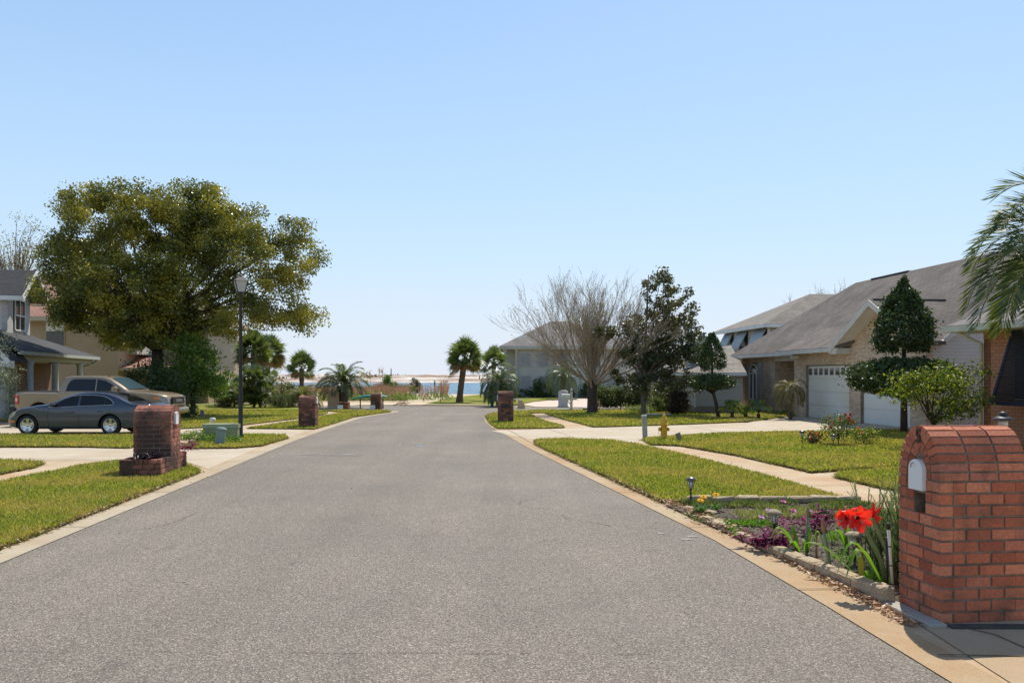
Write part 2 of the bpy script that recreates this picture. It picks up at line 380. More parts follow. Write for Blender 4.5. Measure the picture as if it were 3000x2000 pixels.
b_.add(vs, [[j * nx + i, j * nx + i + 1, (j + 1) * nx + i + 1, (j + 1) * nx + i] for j in range(len(ys) - 1) for i in range(nx - 1)], 0, True)
tag(b_.build("hills", dune_m), kind='structure')
P = []
for i in range(2600):
    y = 385 + 200 * random.random() ** 1.3; x = random.uniform(-400, 400)
    if mnoise.noise(Vector((x * .03, y * .03, 1))) < 0.0: continue
    z = 0.6 + 1.3 * min(1, (y - 372) / 60) + mnoise.fractal(Vector((x * 0.02, y * 0.03, 3.3)), 1.0, 2.2, 5)
    for k in range(6): P.append((x + random.gauss(0, 1.6), y, z + random.uniform(-.2, .45)))
scrub_m = leafmat("dune_scrub", [(0.10, 0.07, 0.045), (0.17, 0.12, 0.08)], 0.9, 0.1)
tag(npmesh("dune_scrub", leaves(np.array(P), 1.0, 1.2), 4, scrub_m), kind='stuff', label="brown scrub dotted over the white dunes across the water", cat="scrub")

# the road: one asphalt sheet with the crossing street
RL = [(-4.4, -1), (-4.99, 7.76), (-5.55, 15), (-6.1, 22), (-6.31, 26.35), (-6.45, 31), (-6.6, 35), (-6.2, 38), (-5.75, 40.2), (-5.9, 41.4)]
RR = [(3.15, -1), (2.62, 4.75), (2.495, 6.37), (2.25, 8.87), (1.86, 11.3), (1.42, 14), (.405, 20.26), (-.06, 23.7), (-.76, 28.5), (-1.1, 32.2), (-1.27, 35.7), (-1.12, 38.5), (-.3, 40.6), (1.2, 42.2)]
road = RL + [(-8.3, 42.3), (-10.6, 42.4), (-11.4, 44), (-12.3, 47), (-14, 49.2), (-10, 49.7), (-1, 48.6), (0.6, 47), (6, 45.4), (9, 43.6), (20, 42.9), (20, 42.2), (1.5, 42.25)] + RR[::-1]
tag(sheet("road", [road], 0.0, asphalt), kind='structure')
def strip(name, line, w, side, z, mat, thick=0.0):
    L = [Vector((p[0], p[1])) for p in line]; out = []
    for i, p in enumerate(L):
        d = (L[min(i + 1, len(L) - 1)] - L[max(i - 1, 0)]).normalized(); out.append(p + Vector((-d.y, d.x)) * w * side)
    b = MB()
    for i in range(len(L) - 1): b.add([(*L[i], z), (*L[i + 1], z), (*out[i + 1], z), (*out[i], z)], [[0, 1, 2, 3]])
    o = b.build(name, mat); tag(o, kind='structure'); return o, [tuple(p) for p in out]
kerb_p = concmat("pale_kerb_concrete", (0.44, 0.37, 0.27), (0.36, 0.30, 0.21), (0.36, 0.23, 0.12), 0.5)
kl, KL = strip("kerb", RL, 0.32, 1, 0.007, kerb_p)
kr, KR = strip("kerb", RR, 0.31, -1, 0.007, kerb_m)
# concrete base under walks and drives
sheet("sidewalk", [KL + [(-8.5, 41.9), (-11, 42.1), (-35, 42.2), (-35, -3), (-6, -3)]], 0.004, concrete)
sheet("sidewalk", [KR + [(3.6, 42.1), (18, 42.1), (18, -3), (4, -3)]], 0.004, concrete)
# smoother drive slabs
sheet("driveway", [[(-5.95, 15.6), (-6.9, 16.9), (-8.5, 17.2), (-24, 17.2), (-24, 20.2), (-8.3, 20.2), (-6.45, 20.3), (-6.3, 19)]], 0.009, driveway_m)
sheet("driveway", [[(-6.6, 23.4), (-8, 24.5), (-24, 24.5), (-24, 31.5), (-12.5, 31), (-11, 27.6), (-9, 27.3), (-6.75, 27.0)]], 0.009, driveway_m)
sheet("driveway", [[G(1440, 1262), G(1600, 1258), G(1780, 1252), G(2010, 1245), G(2190, 1238), (12.4, 36.6), (13.4, 34.6), (14.6, 27), (15, 24.5), G(2423, 1267), G(2124, 1272), G(1883, 1290), G(1836, 1302), G(1590, 1293), G(1500, 1276)]], 0.009, driveway_m)
sheet("driveway", [[(3.0, 6.15), (3.9, 6.3), (12, 6.6), (12, -2), (3.3, -2), (2.95, 4.2)]], 0.0105, concmat("sandy_drive", (0.45, 0.355, 0.235), (0.37, 0.285, 0.18), (0.34, 0.19, 0.09), 0.6))
sheet("driveway", [[(1.4, 47.2), (6, 46), (9.5, 44), (18, 43.2), (18, 50), (12, 57), (13, 66), (5, 66), (1.5, 56), (.6, 51)]], 0.009, concmat("pink_concrete", (0.62, 0.50, 0.42), (0.54, 0.43, 0.35), (0.45, 0.33, 0.25), 0.3))
# joints in the concrete
joint_m = M("joint", (0.10, 0.06, 0.035), (0.16, 0.10, 0.06), 3, 1.0)
def joints(segs, w=0.02, z=0.016):
    b = MB()
    for (x0, y0), (x1, y1) in segs:
        d = Vector((x1 - x0, y1 - y0)).normalized() * w / 2; q = Vector((-d.y, d.x))
        b.add([(x0 + q.x, y0 + q.y, z), (x1 + q.x, y1 + q.y, z), (x1 - q.x, y1 - q.y, z), (x0 - q.x, y0 - q.y, z)], [[0, 1, 2, 3]])
    tag(b.build("pavement_joints", joint_m), kind='structure')
seg = []
for i in range(5): x = -8.6; y = 1.5 * i + 2; seg.append(((x, y + 5), (x - .85, y + 5)))
for y in (11.5, 13.2, 15.0, 16.8, 18.6): 
    xl = 4.83 - (y - 11.87) * 0.211; seg.append(((xl, y), (xl + 1.2, y + .1)))
for y in (29, 30.5, 33, 36): seg.append(((-8.55, y), (-9.5, y + .1)))
seg += [(KR[2], (11, 5.6)), ((2.78, 5.2), (11, 4.75)), ((3.05, 6.05), (3.4, 5.6)), ((3.4, 5.6), (3.7, 3.2)), (G(1610, 1258), G(1706, 1290)), (G(2010, 1246), G(2130, 1270)), (KL[4], (-9, 24.6)), (KR[9], KR[6])]
seg += [((-6.6, 17.3), (-24, 17.9)), ((-8.4, 17.2), (-8.2, 20.2)), ((-13, 17.2), (-13, 20.2))]
for y in (3.2, 6.8, 9.6, 12.5, 15.5, 18.5): 
    for L, s in ((RL, -1), (RR, 1)):
        for i in range(len(L) - 1):
            if L[i][1] <= y < L[i + 1][1]:
                t = (y - L[i][1]) / (L[i + 1][1] - L[i][1]); x = L[i][0] * (1 - t) + L[i + 1][0] * t
                seg.append(((x, y), (x + s * 0.36, y + .01)))
joints(seg, 0.014)
crack_m = M("asphalt_crack", (0.05, 0.048, 0.046), (0.07, 0.068, 0.066), 5, 1.0)
b_ = MB(); x = -3.6
for k in range(60):
    x2 = x + 0.06 + 0.03 * random.random(); y = 5.25 - x * 0.012; 
    if mnoise.noise(Vector((x * 1.3, 9, 4))) > -.08 and random.random() < .85: b_.add([(x, y + .01 * math.sin(x * 7), .004), (x2, y + .01 * math.sin(x2 * 7), .004), (x2, y + .004 + .01 * math.sin(x2 * 7), .004), (x, y + .004 + .01 * math.sin(x * 7), .004)], [[0, 1, 2, 3]])
    x = x2
def crackline(b, x, y, a, L, w=.004):
    s_ = 0
    while s_ < L:
        a += random.uniform(-.5, .5) * .6; d = .06; x2, y2 = x + d * math.cos(a), y + d * math.sin(a); ww = w * random.uniform(.4, 1.3); q = (-math.sin(a) * ww, math.cos(a) * ww)
        b.add([(x - q[0], y - q[1], .004), (x2 - q[0], y2 - q[1], .004), (x2 + q[0], y2 + q[1], .004), (x + q[0], y + q[1], .004)], [[0, 1, 2, 3]]); x, y = x2, y2; s_ += d
        a = a * .98
for x, y, a, L in ((-2.2, 14.5, .1, 2.2), (.5, 11.0, 2.9, 1.2), (-5, 24, -.05, 4.5), (-3, 33, .1, 3), (1.2, 9.7, 1.7, 1.0), (-4.6, 9.2, 1.4, 1.6)): crackline(b_, x, y, a, L)
tag(b_.build("road_crack", crack_m), kind='structure')
pale_m = M("pale_scuff", (0.32, 0.29, 0.26), (0.20, 0.18, 0.165), 25, 0.9, lo=.42, hi=.58)
def blotch(x, y, rx, ry, m, name):
    b = MB(); n = 22; pts = []
    for i in range(n):
        t = 2 * math.pi * i / n; r = 1 + 0.25 * math.sin(3 * t + x) + 0.2 * random.uniform(-1, 1); pts.append((x + rx * r * math.cos(t), y + ry * r * math.sin(t)))
    tri = geometry.tessellate_polygon([[Vector((*p, 0)) for p in pts]]); b.add([(*p, 0.005) for p in pts], [list(t) for t in tri])
    return tag(b.build(name, m), kind='structure')
for px, py, rx, ry in ((532, 1703, .045, .012), (550, 1709, .02, .012), (518, 1702, .02, .008)): blotch(*G(px, py), rx, ry, pale_m, "paint_mark")
for i in range(7): blotch(-4.6 + random.uniform(-.6, 1.0), 18.6 + random.uniform(-.5, .5), random.uniform(.1, .4), random.uniform(.04, .09), pale_m, "road_scuff")
for i in range(3): blotch(1.75 + random.uniform(-.2, .3), 9.0 + random.uniform(-.4, .4), random.uniform(.03, .08), .05, pale_m, "road_scuff")
blotch(*G(1229, 1306), .09, .06, M("blue_paint", (.1, .35, .6)), "paint_mark")
blotch(*G(1172, 1305), .03, .03, white_m, "paint_mark")

# lawns, raised a little above the walks, edges of bare soil
LZ = 0.045
px_ = lambda L: [G(a, b) for a, b in L]
LA = [(-4.7, -1)] + [p for p in KL if 7 < p[1] < 15.5] + [(-6.25, 15.6), (-6.9, 16.6), (-7.8, 16.95), (-8.35, 16.7), (-8.57, 16), (-8.57, -1)]
LB = [(-9.4, -1), (-9.45, 15.8), (-9.7, 16.5), (-10.5, 16.9), (-30, 16.9), (-30, -1)]
LD = [(-30, 20.5), (-11, 20.3), (-9.6, 19.95), (-9.7, 24.3), (-30, 24.3)]
LC = [(-8.3, 19.8), (-6.9, 20.0), (-6.5, 20.6), (-6.52, 23.1), (-6.9, 24.2), (-8.3, 24.45), (-9.1, 24.35)]
LE = [(-11.4, 27.2), (-9.95, 29.2), (-9.1, 33.75), (-8.8, 37.3), (-9.1, 39.4), (-9.9, 40.6), (-11, 41.4), (-26, 42), (-26, 32), (-14, 31.2), (-12.6, 28)]
LE2 = [(-11.3, 42.4), (-11.6, 44.2), (-12.6, 46.6), (-14.5, 49.8), (-40, 51), (-40, 42.6), (-26, 42.6)]
LF = [(-9.13, 27.5), (-6.72, 27.15), (-6.82, 31), (-6.97, 35), (-6.55, 38), (-6.15, 40.2), (-6.5, 41.6), (-8.9, 41.9), (-10.2, 41.8), (-8.75, 40.2), (-8.3, 38.8), (-8.57, 31.7)]
def interp(L, y):
    for i in range(len(L) - 1):
        if L[i][1] <= y <= L[i + 1][1]:
            t = (y - L[i][1]) / (L[i + 1][1] - L[i][1]); return L[i][0] * (1 - t) + L[i + 1][0] * t
LR1 = [(interp(KR, y) + .01, y) for y in (11.45, 12.5, 13.5, 15, 17, 18.5, 20, 21)] + px_([(1570, 1292), (1660, 1290), (1780, 1293), (1850, 1303), (1890, 1311), (2048, 1348), (2277, 1410), (2461, 1465), (2515, 1476)])
LR2 = px_([(1885, 1291), (1900, 1287), (2009, 1279), (2124, 1272), (2423, 1266), (2606, 1262)]) + [(14.9, 25), (14.5, 20), (12.7, 15.9)] + px_([(2618, 1369), (2377, 1386.6), (2162, 1337), (1994, 1308), (1905, 1304)])
LR3 = px_([(2446, 1400), (2455, 1391), (2618, 1376)]) + [(12.6, 15.4), (12.6, 12.2)] + px_([(2700, 1450), (2587, 1434)])
LR4 = px_([(1460, 1257), (1437, 1243), (1424, 1222), (1436, 1213)]) + [(0.0, 40.8), (1.3, 42.0), (20, 42.1), (14, 37.8)] + px_([(2189, 1236.6), (2010, 1244), (1780, 1251.3), (1738, 1252), (1704, 1243), (1660, 1232), (1618, 1219), (1594, 1210), (1548, 1211), (1575, 1228), (1600, 1237), (1640, 1248), (1652, 1254), (1600, 1256)])
LFR = [(-5.6, 49.8), (-5.4, 58), (-5.2, 66), (-3.6, 75), (0, 78), (12, 80), (30, 80), (30, 66), (13, 66), (5, 66), (1.5, 56), (.6, 51), (-.8, 48.8)]
LH = [(6.5, 47.6), (9.2, 45.6), (20, 44.6), (30, 48), (20, 62), (10, 62), (7, 53)]
LAWNS = [LA, LB, LD, LC, LE, LE2, LF, LR1, LR2, LR3, LR4]
for L in LAWNS + [LFR, LH]:
    b_ = MB(); n_ = len(L); b_.add([(x, y, 0.0) for x, y in L] + [(x, y, LZ) for x, y in L], [[i, (i + 1) % n_, n_ + (i + 1) % n_, n_ + i] for i in range(n_)], 1)
    tri = geometry.tessellate_polygon([[Vector((*p, 0)) for p in L]]); b_.add([(x, y, LZ) for x, y in L], [list(t) for t in tri], 0)
    tag(b_.build("lawn", [lawn_m, soil_edge]), kind='structure')
# beach sand of the empty lot
sheet("sand", [[(-13, 47.9), (-14.5, 52), (-15, 60), (-13, 80), (-3, 80), (-3.8, 75), (-5.3, 66), (-5.5, 58), (-5.7, 49.75), (-9.5, 49.9)]], 0.006, sand_m)
sheet("sand", [[(-5.8, 49.2), (-9.8, 49.72), (-9.8, 50.2), (-5, 50.4), (-1.0, 49.6), (-1.0, 48.65)]], 0.0575, sand_m)
# garden bed
BED = [(2.16, 11.15), (2.36, 9.9), (2.52, 8.95), (2.98, 6.42), (3.3, 6.36), (5.4, 6.5), (5.3, 9), (4.9, 11.5), (3.6, 11.45), (2.5, 11.42)]
sheet("garden_bed", [BED], 0.03, mulch_m, thick=0.03)
sheet("garden_bed", [px_([(2188, 1238), (2060, 1227), (2050, 1218), (2100, 1210)]) + [(12.6, 42), (13, 38), (12.5, 36.8)]], 0.058, mulch_m)
sheet("garden_bed", [[(8.0, 20.4), (8.6, 19.9), (9.6, 20.0), (9.8, 20.9), (9, 21.6), (8.1, 21.2)]], 0.052, mulch_m)

# grass blades
def blades(poly, dens, z=LZ, hmin=.03, hmax=.07, wk=.0011, edge=0.0):
    xs = [p[0] for p in poly]; ys = [p[1] for p in poly]
    x0, x1, y0, y1 = min(xs), max(xs), max(4.6, min(ys)), max(ys)
    out = []; y = y0
    while y < y1:
        yb = min(y1, y + 2); dd = dens * min(1.0, (9.0 / yb) ** 1.5)
        lim = 0.66 * yb; a, c_ = max(x0, -lim), min(x1, lim)
        if c_ > a:
            k = int(dd * (c_ - a) * (yb - y)); X = RNG.uniform(a, c_, k); Y = RNG.uniform(y, yb, k)
            m = inpoly(X, Y, poly); out.append(np.stack([X[m], Y[m]], 1))
        y = yb
    P = np.concatenate(out); n = len(P); h = RNG.uniform(hmin, hmax, n) ; wd = 0.002 + wk * P[:, 1] * RNG.uniform(.6, 1.4, n)
    pn = np.array([mnoise.noise(Vector((float(p[0]) * 1.5, float(p[1]) * 1.5, 0))) for p in P[:, :2]]) if n < 400000 else 0
    h = h * (1 + 0.35 * pn)
    t = RNG.uniform(0, 2 * math.pi, n); lean = RNG.normal(size=(n, 2)) * 0.55 * h[:, None]
    b0 = np.stack([P[:, 0] - np.cos(t) * wd, P[:, 1] - np.sin(t) * wd, np.full(n, z - .003)], 1)
    b1 = np.stack([P[:, 0] + np.cos(t) * wd, P[:, 1] + np.sin(t) * wd, np.full(n, z - .003)], 1)
    tp = np.stack([P[:, 0] + lean[:, 0], P[:, 1] + lean[:, 1], z + h], 1)
    return np.stack([b0, b1, tp], 1)
B = [blades(LA, 3600), blades(LR1, 3300), blades(LB, 1600), blades(LD, 2600, hmax=.08), blades(LC, 2600), blades(LR2, 2600, hmax=.075), blades(LR3, 2600), blades(LE, 1200), blades(LF, 1500), blades(LR4, 1200)]
tag(npmesh("lawn_grass", np.concatenate(B), 3, grass_m), kind='stuff', label="short green and straw coloured grass covering the lawns", cat="grass")
# shaggy blades hanging over the lawn edges
def fringe(line, dens=140):
    out = []
    for (x0, y0), (x1, y1) in zip(line[:-1], line[1:]):
        if max(y0, y1) < 4.5: continue
        L = math.hypot(x1 - x0, y1 - y0); k = int(L * dens * min(1, 14 / max(y0, y1, 1))); t = RNG.uniform(0, 1, k)
        out.append(np.stack([x0 + (x1 - x0) * t + RNG.normal(size=k) * .022, y0 + (y1 - y0) * t + RNG.normal(size=k) * .022], 1))
    P = np.concatenate(out); n = len(P); wd = .002 + .0010 * P[:, 1]; t = RNG.uniform(0, 6.28, n); z = RNG.uniform(0.0, .05, n)
    ln = RNG.normal(size=(n, 2)) * .045
    return np.stack([np.stack([P[:, 0] - np.cos(t) * wd, P[:, 1] - np.sin(t) * wd, z], 1), np.stack([P[:, 0] + np.cos(t) * wd, P[:, 1] + np.sin(t) * wd, z], 1),
                     np.stack([P[:, 0] + ln[:, 0], P[:, 1] + ln[:, 1], z + RNG.uniform(-.01, .06, n)], 1)], 1)
fr = np.concatenate([fringe(L + [L[0]]) for L in (LA, LR1, LR2, LR3, LD, LC, LB, LF, LR4)])
tag(npmesh("edge_grass", fr, 3, leafmat("edge_grass", [(0.2, 0.13, 0.05), (0.14, 0.17, 0.02), (0.22, 0.24, 0.04), (0.28, 0.2, 0.09)], .7, .3)), kind='stuff', label="dry shaggy grass along the cut lawn edges", cat="grass")
# fallen leaves
def litter(P, size=.05, z=.02):
    P = np.array(P); n = len(P); P3 = np.concatenate([P, z + RNG.uniform(0, .02, (n, 1))], 1)
    V = leaves(P3, size, 2.2); V[:, :, 2] = z + (V[:, :, 2] - P3[:, None, 2]) * .45 + RNG.uniform(0.006, .03, (n, 1)); return V
L = []
def along(line, y0, y1, n, sd, off=0):
    for i in range(n):
        y = random.uniform(y0, y1); x = interp(line, y); L.append((x + off + random.gauss(0, sd), y))
along(KR, 5.8, 9.4, 1500, .04, .07); along(KR, 8.8, 11.6, 900, .08, .06); along(KR, 11, 14, 420, .045, .02); along(KR, 14, 20, 160, .05); along(KL, 5.5, 13.5, 520, .045, .02); along(KL, 23, 35, 60, .06)
for i in range(90): L.append((random.uniform(-8.4, -5.2), random.uniform(7.5, 16)))
for i in range(120): L.append((random.uniform(1.7, 4.6), random.uniform(9.3, 19)))
for i in range(16): L.append((random.uniform(-4.5, 2.2), random.uniform(5.2, 14)))
for i in range(60): L.append((random.uniform(-20, -10), random.uniform(28, 40)))
V = litter(L, .05, .012); far = V[:, 0, 0] > 99
leaf_litter_m = leafmat("dry_leaves", [(0.12, 0.05, 0.02), (0.34, 0.16, 0.07), (0.48, 0.28, 0.15), (0.62, 0.46, 0.32)], .6, .1)
V[:, :, 2] += np.where((V[:, :1, 0] < -5.2) | ((V[:, :1, 0] > 1.7) & (V[:, :1, 1] > 9.3)), .03, 0)
tag(npmesh("fallen_leaves", V, 4, leaf_litter_m), kind='stuff', label="dry brown fallen leaves gathered along the kerbs and scattered on the lawns", cat="leaves")
L = [(random.uniform(2.3, 5.3), random.uniform(6.4, 11.3)) for i in range(5200)]
L = [p for p in L if inpoly(np.array([p[0]]), np.array([p[1]]), BED)[0]]
tag(npmesh("mulch_chips", litter(L, .045, .028), 4, leafmat("chips", [(0.03, 0.022, 0.018), (0.08, 0.06, 0.045), (0.17, 0.13, 0.1), (0.42, 0.36, 0.3)], .8, .05)), kind='stuff', label="dark wood chips and dry leaves covering the flower bed", cat="mulch")
# ================================================================ brick mailboxes
def islandbrick(name, cols, stain=(0.05, 0.03, 0.025), amt=0.4, mscale=2.5, lo=.5, hi=.75):
    m, n, b = nodes(name); g = N(n, "ShaderNodeNewGeometry"); tc = N(n, "ShaderNodeTexCoord").outputs['Object']
    c = ramp(n, g.outputs['Random Per Island'], [(i / (len(cols) - 1), q) for i, q in enumerate(cols)])
    c = mix(n, 1.0, c, ramp(n, noise(n, tc, 45, 4), [(0.3, (0.78,) * 3), (0.7, (1.18,) * 3)]), 'MULTIPLY')
    c = mix(n, ramp(n, noise(n, tc, mscale, 5, .65), [(lo, (0, 0, 0)), (hi, (amt,) * 3)]), c, stain)
    n.links.new(c, b.inputs['Base Color']); b.inputs['Roughness'].default_value = 0.85; b.inputs['Specular IOR Level'].default_value = .3
    bump(n, b, noise(n, tc, 130, 4), 0.5, 0.004); return m
brick_near = islandbrick("red_brick", [(0.26, 0.07, 0.04), (0.52, 0.16, 0.08), (0.40, 0.12, 0.065), (0.60, 0.22, 0.12), (0.32, 0.09, 0.05), (0.54, 0.17, 0.085), (0.42, 0.15, 0.10)], (0.14, 0.07, 0.045), .75, 3.2, .48, .7)
brick_left = islandbrick("weathered_red_brick", [(0.38, 0.13, 0.085), (0.50, 0.20, 0.13), (0.30, 0.11, 0.075)], (0.045, 0.03, 0.025), .9, 2.0, .36, .56)
brick_dark = islandbrick("dark_brick", [(0.11, 0.05, 0.035), (0.44, 0.18, 0.10), (0.18, 0.08, 0.055), (0.34, 0.12, 0.07), (0.06, 0.04, 0.035), (0.3, 0.14, 0.09)], (0.03, 0.025, 0.022), .7, 2, .42, .68)
mortar_m = M("mortar", (0.26, 0.20, 0.15), (0.12, 0.10, 0.08), 6, 1.0, 0.5, 60)
mortar_d = M("dark_mortar", (0.10, 0.085, 0.075), (0.06, 0.05, 0.045), 6, 1.0, 0.5, 60)
def digit(txt, size, mat, parent, loc, rot, name="house_number", ext=.004, xs=1.0):
    cu = bpy.data.curves.new("t", 'FONT'); cu.body = txt; cu.size = size; cu.extrude = ext; cu.align_x = 'CENTER'; cu.align_y = 'CENTER'; cu.resolution_u = 3
    o = bpy.data.objects.new("t", cu); COL.objects.link(o); dg = bpy.context.evaluated_depsgraph_get()
    me = bpy.data.meshes.new_from_object(o.evaluated_get(dg)); bpy.data.objects.remove(o); me.materials.clear()
    r = link(name, me, mat, parent); r.location = loc; r.rotation_euler = rot; r.scale.x = xs; return r
def radial_arch(b, cx, zs, a, hgt, thick, n, x0, x1, nx_, gap=.008, mi=0, jit=.003):
    "bricks standing round a half ellipse (centre cx along y, springing zs)"
    E = lambda t, o: (cx + (a + o) * math.cos(t), zs + (hgt + o) * math.sin(t))
    T = np.linspace(0, math.pi, 400); P = np.array([E(t, 0) for t in T]); s = np.concatenate([[0], np.cumsum(np.linalg.norm(np.diff(P, axis=0), axis=1))])
    cut = np.interp(np.linspace(0, s[-1], n + 1), s, T)
    for k in range(n):
        t0, t1 = cut[k], cut[k + 1]; tm = (t0 + t1) / 2
        p0, p1 = Vector(E(t0, 0)), Vector(E(t1, 0)); tan = (p1 - p0).normalized(); nrm = Vector((tan.y, -tan.x))
        hw = (p1 - p0).length / 2 - gap; mid = (p0 + p1) / 2
        for j in range(nx_):
            xa = x0 + (x1 - x0) * j / nx_ + gap * (j > 0); xb = x0 + (x1 - x0) * (j + 1) / nx_ - gap * (j < nx_ - 1); q = random.uniform(-jit, jit)
            c = [mid + tan * sx * (hw if sn > 0 else hw * .93) + nrm * (sn * 0 if sn > 0 else -thick) + nrm * q for sn, sx in ((1, -1), (1, 1), (-1, 1), (-1, -1))]
            vs = [(xa, p.x, p.y) for p in c] + [(xb, p.x, p.y) for p in c]
            b.add(vs, [[0, 1, 2, 3], [4, 5, 6, 7], [0, 1, 5, 4], [1, 2, 6, 5], [2, 3, 7, 6], [3, 0, 4, 7]], mi)
def brick_run(b, p0, axis, length, z0, h, depth, inward, L, start, g=.0075, jit=.0025, skip=None):
    "one course of bricks along x or y"
    s = 0; first = True
    while s < length - 1e-4:
        l = start if first else L; first = False; e = min(length, s + l)
        if length - e < .06: e = length
        if not (skip and skip(s, e, z0)):
            q = random.uniform(-jit, jit) * 1.4
            a0, a1 = s + (g if s > 0 else 0), e - (g if e < length else 0)
            d0, d1 = (0 - q, depth) if inward > 0 else (-depth, q)
            if axis == 'x': b.box(p0[0] + a0, p0[0] + a1, p0[1] + d0, p0[1] + d1, z0 + g, z0 + h - g, 0, None, .003)
            else: b.box(p0[0] + d0, p0[0] + d1, p0[1] + a0, p0[1] + a1, z0 + g, z0 + h - g, 0, None, .003)
        s = e
def arched_mailbox(name, label, loc, rz, D, Wd, zs, rise, mats, group, course=.0875, bl=.203, number=None, slot=False, planters=None, plaque=False, arch_n=13):
    "front face (door) looks along local -x; D along x, Wd along y"
    t = thing(name, label, 'mailbox', loc, rz, group); b = MB(); nc = int(round(zs / course)); h = zs / nc
    sl = (zs - 3.2 * h, zs - 1.3 * h, Wd / 2 - .075, Wd / 2 + .06)
    sk = (lambda s, e, z: slot and z > sl[0] - .03 and z < sl[1] - h * .3 and s < sl[3] and e > sl[2]) 
    for i in range(nc):
        z = i * h; odd = i % 2
        if odd:
            brick_run(b, (0, 0), 'y', Wd, z, h, .1, 1, bl, bl, skip=None if not slot else sk); brick_run(b, (D, 0), 'y', Wd, z, h, .1, -1, bl, bl)
            brick_run(b, (.1, 0), 'x', D - .2, z, h, .1, 1, bl, bl * .5); brick_run(b, (.1, Wd), 'x', D - .2, z, h, .1, -1, bl, bl * .5)
        else:
            brick_run(b, (0, .1), 'y', Wd - .2, z, h, .1, 1, bl, bl * .75, skip=(None if not slot else (lambda s, e, z: sk(s + .1, e + .1, z)))); brick_run(b, (D, .1), 'y', Wd - .2, z, h, .1, -1, bl, bl)
            brick_run(b, (0, 0), 'x', D, z, h, .1, 1, bl, bl * .5); brick_run(b, (0, Wd), 'x', D, z, h, .1, -1, bl, bl * .5)
    if slot:  # short bricks beside the newspaper opening
        for i in range(nc):
            z = i * h
            if sk(sl[2], sl[3], z):
                for a, c in ((.1 if i % 2 == 0 else 0, sl[2]), (sl[3], Wd - (.1 if i % 2 == 0 else 0))): b.box(0, .1, a + .006 * (a > 0), c - .004, z + .006, z + h - .006, 0, None, .003)
    radial_arch(b, Wd / 2, zs, Wd / 2 - .003, rise, .1, arch_n, 0, D, 3)
    radial_arch(b, Wd / 2, zs, Wd / 2 - .115, rise - .115, .075, max(7, arch_n - 4), 0.002, .1, 1)
    b.build("brickwork", mats[0], t)
    m = MB(); g = .009
    if slot:
        m.box(.21, D - g, g, Wd - g, 0, zs); m.box(g, .21, g, sl[2], 0, zs); m.box(g, .21, sl[3], Wd - g, 0, zs)
        m.box(g, .21, sl[2], sl[3], 0, sl[0]); m.box(g, .21, sl[2], sl[3], sl[1], zs)
    else: m.box(g, D - g, g, Wd - g, 0, zs)
    n_ = 24; pr = [(Wd / 2 + (Wd / 2 - .012) * math.cos(math.pi * i / n_), zs + (rise - .010) * math.sin(math.pi * i / n_)) for i in range(n_ + 1)]
    vs = [(g, p[0], p[1]) for p in pr] + [(D - g, p[0], p[1]) for p in pr]; k = n_ + 1
    m.add(vs, [list(range(k)), list(range(k, 2 * k))[::-1]] + [[i, i + 1, k + i + 1, k + i] for i in range(n_)])
    m.build("mortar", mats[1], t)
    # door
    d = MB(); dw, dh = .086, .15; n_ = 14; pr = [(Wd / 2 + dw * math.cos(math.pi * i / n_), dh + .75 * dw * 1.3 * math.sin(math.pi * i / n_)) for i in range(n_ + 1)]
    dz = zs - .09; pts = [(Wd / 2 - dw, 0), (Wd / 2 + dw, 0)] + pr; 
    pts = [(Wd / 2 + dw, 0)] + pr + [(Wd / 2 - dw, 0)]; k = len(pts)
    vs = [(-.03, p[0], dz + p[1]) for p in pts] + [(.03, p[0], dz + p[1]) for p in pts]
    d.add(vs, [list(range(k)), list(range(k, 2 * k))[::-1]] + [[i, (i + 1) % k, k + (i + 1) % k, k + i] for i in range(k)])
    do = d.build("mailbox_door", white_m, t)
    hd = MB(); hd.tube([(-.033, Wd / 2 + .02, dz + dh + .055), (-.048, Wd / 2 + .02, dz + dh + .05), (-.048, Wd / 2 + .03, dz + dh + .02)], .004, 5); hd.build("door_handle", M("dull_metal", (.25, .24, .22)), do)
    if number: 
        digit(number, .15, black_m, t, (-.006, Wd / 2 - .0, zs + rise - .085), (R(90), 0, R(-90)))
    if plaque:
        p = MB(); p.box(.13, D - .13, -.02, .01, zs * .62, zs * .62 + .13, 0, None, .004); p.build("number_plaque", M("dark_plaque", (.035, .035, .04)), t)
    if planters:
        for (y0, y1, hh, x1) in planters:
            p = MB(); q = MB(); n2 = int(round(hh / course)); h2 = hh / n2
            for i in range(n2):
                z = i * h2
                last = i == n2 - 1
                L_ = .075 if last else bl
                ww = x1
                brick_run(p, (0, y0), 'x', ww, z, h2, .1, 1, L_ if last else bl, L_ if last else (bl if i % 2 else bl * .5))
                brick_run(p, (0, y1), 'x', ww, z, h2, .1, -1, L_ if last else bl, L_ if last else (bl if i % 2 else bl * .5))
                brick_run(p, (0, y0 + .1), 'y', y1 - y0 - .2, z, h2, .1, 1, L_, L_); brick_run(p, (ww, y0 + .1), 'y', y1 - y0 - .2, z, h2, .1, -1, L_, L_)
            pp = p.build("planter", mats[0], t); q.box(.009, ww - .009, y0 + .009, y1 - .009, 0, hh - .07); q.build("soil", mulch_m, pp)
    return t
A65 = R(6.5)
arched_mailbox("brick_mailbox", "tall red brick arched mailbox with number 5 beside the flower bed at bottom right", (3.153, 5.86, 0), A65, .70, .515, 1.05, .40, [brick_near, mortar_m], "arched brick mailboxes along the street", number="5", slot=True, arch_n=15)
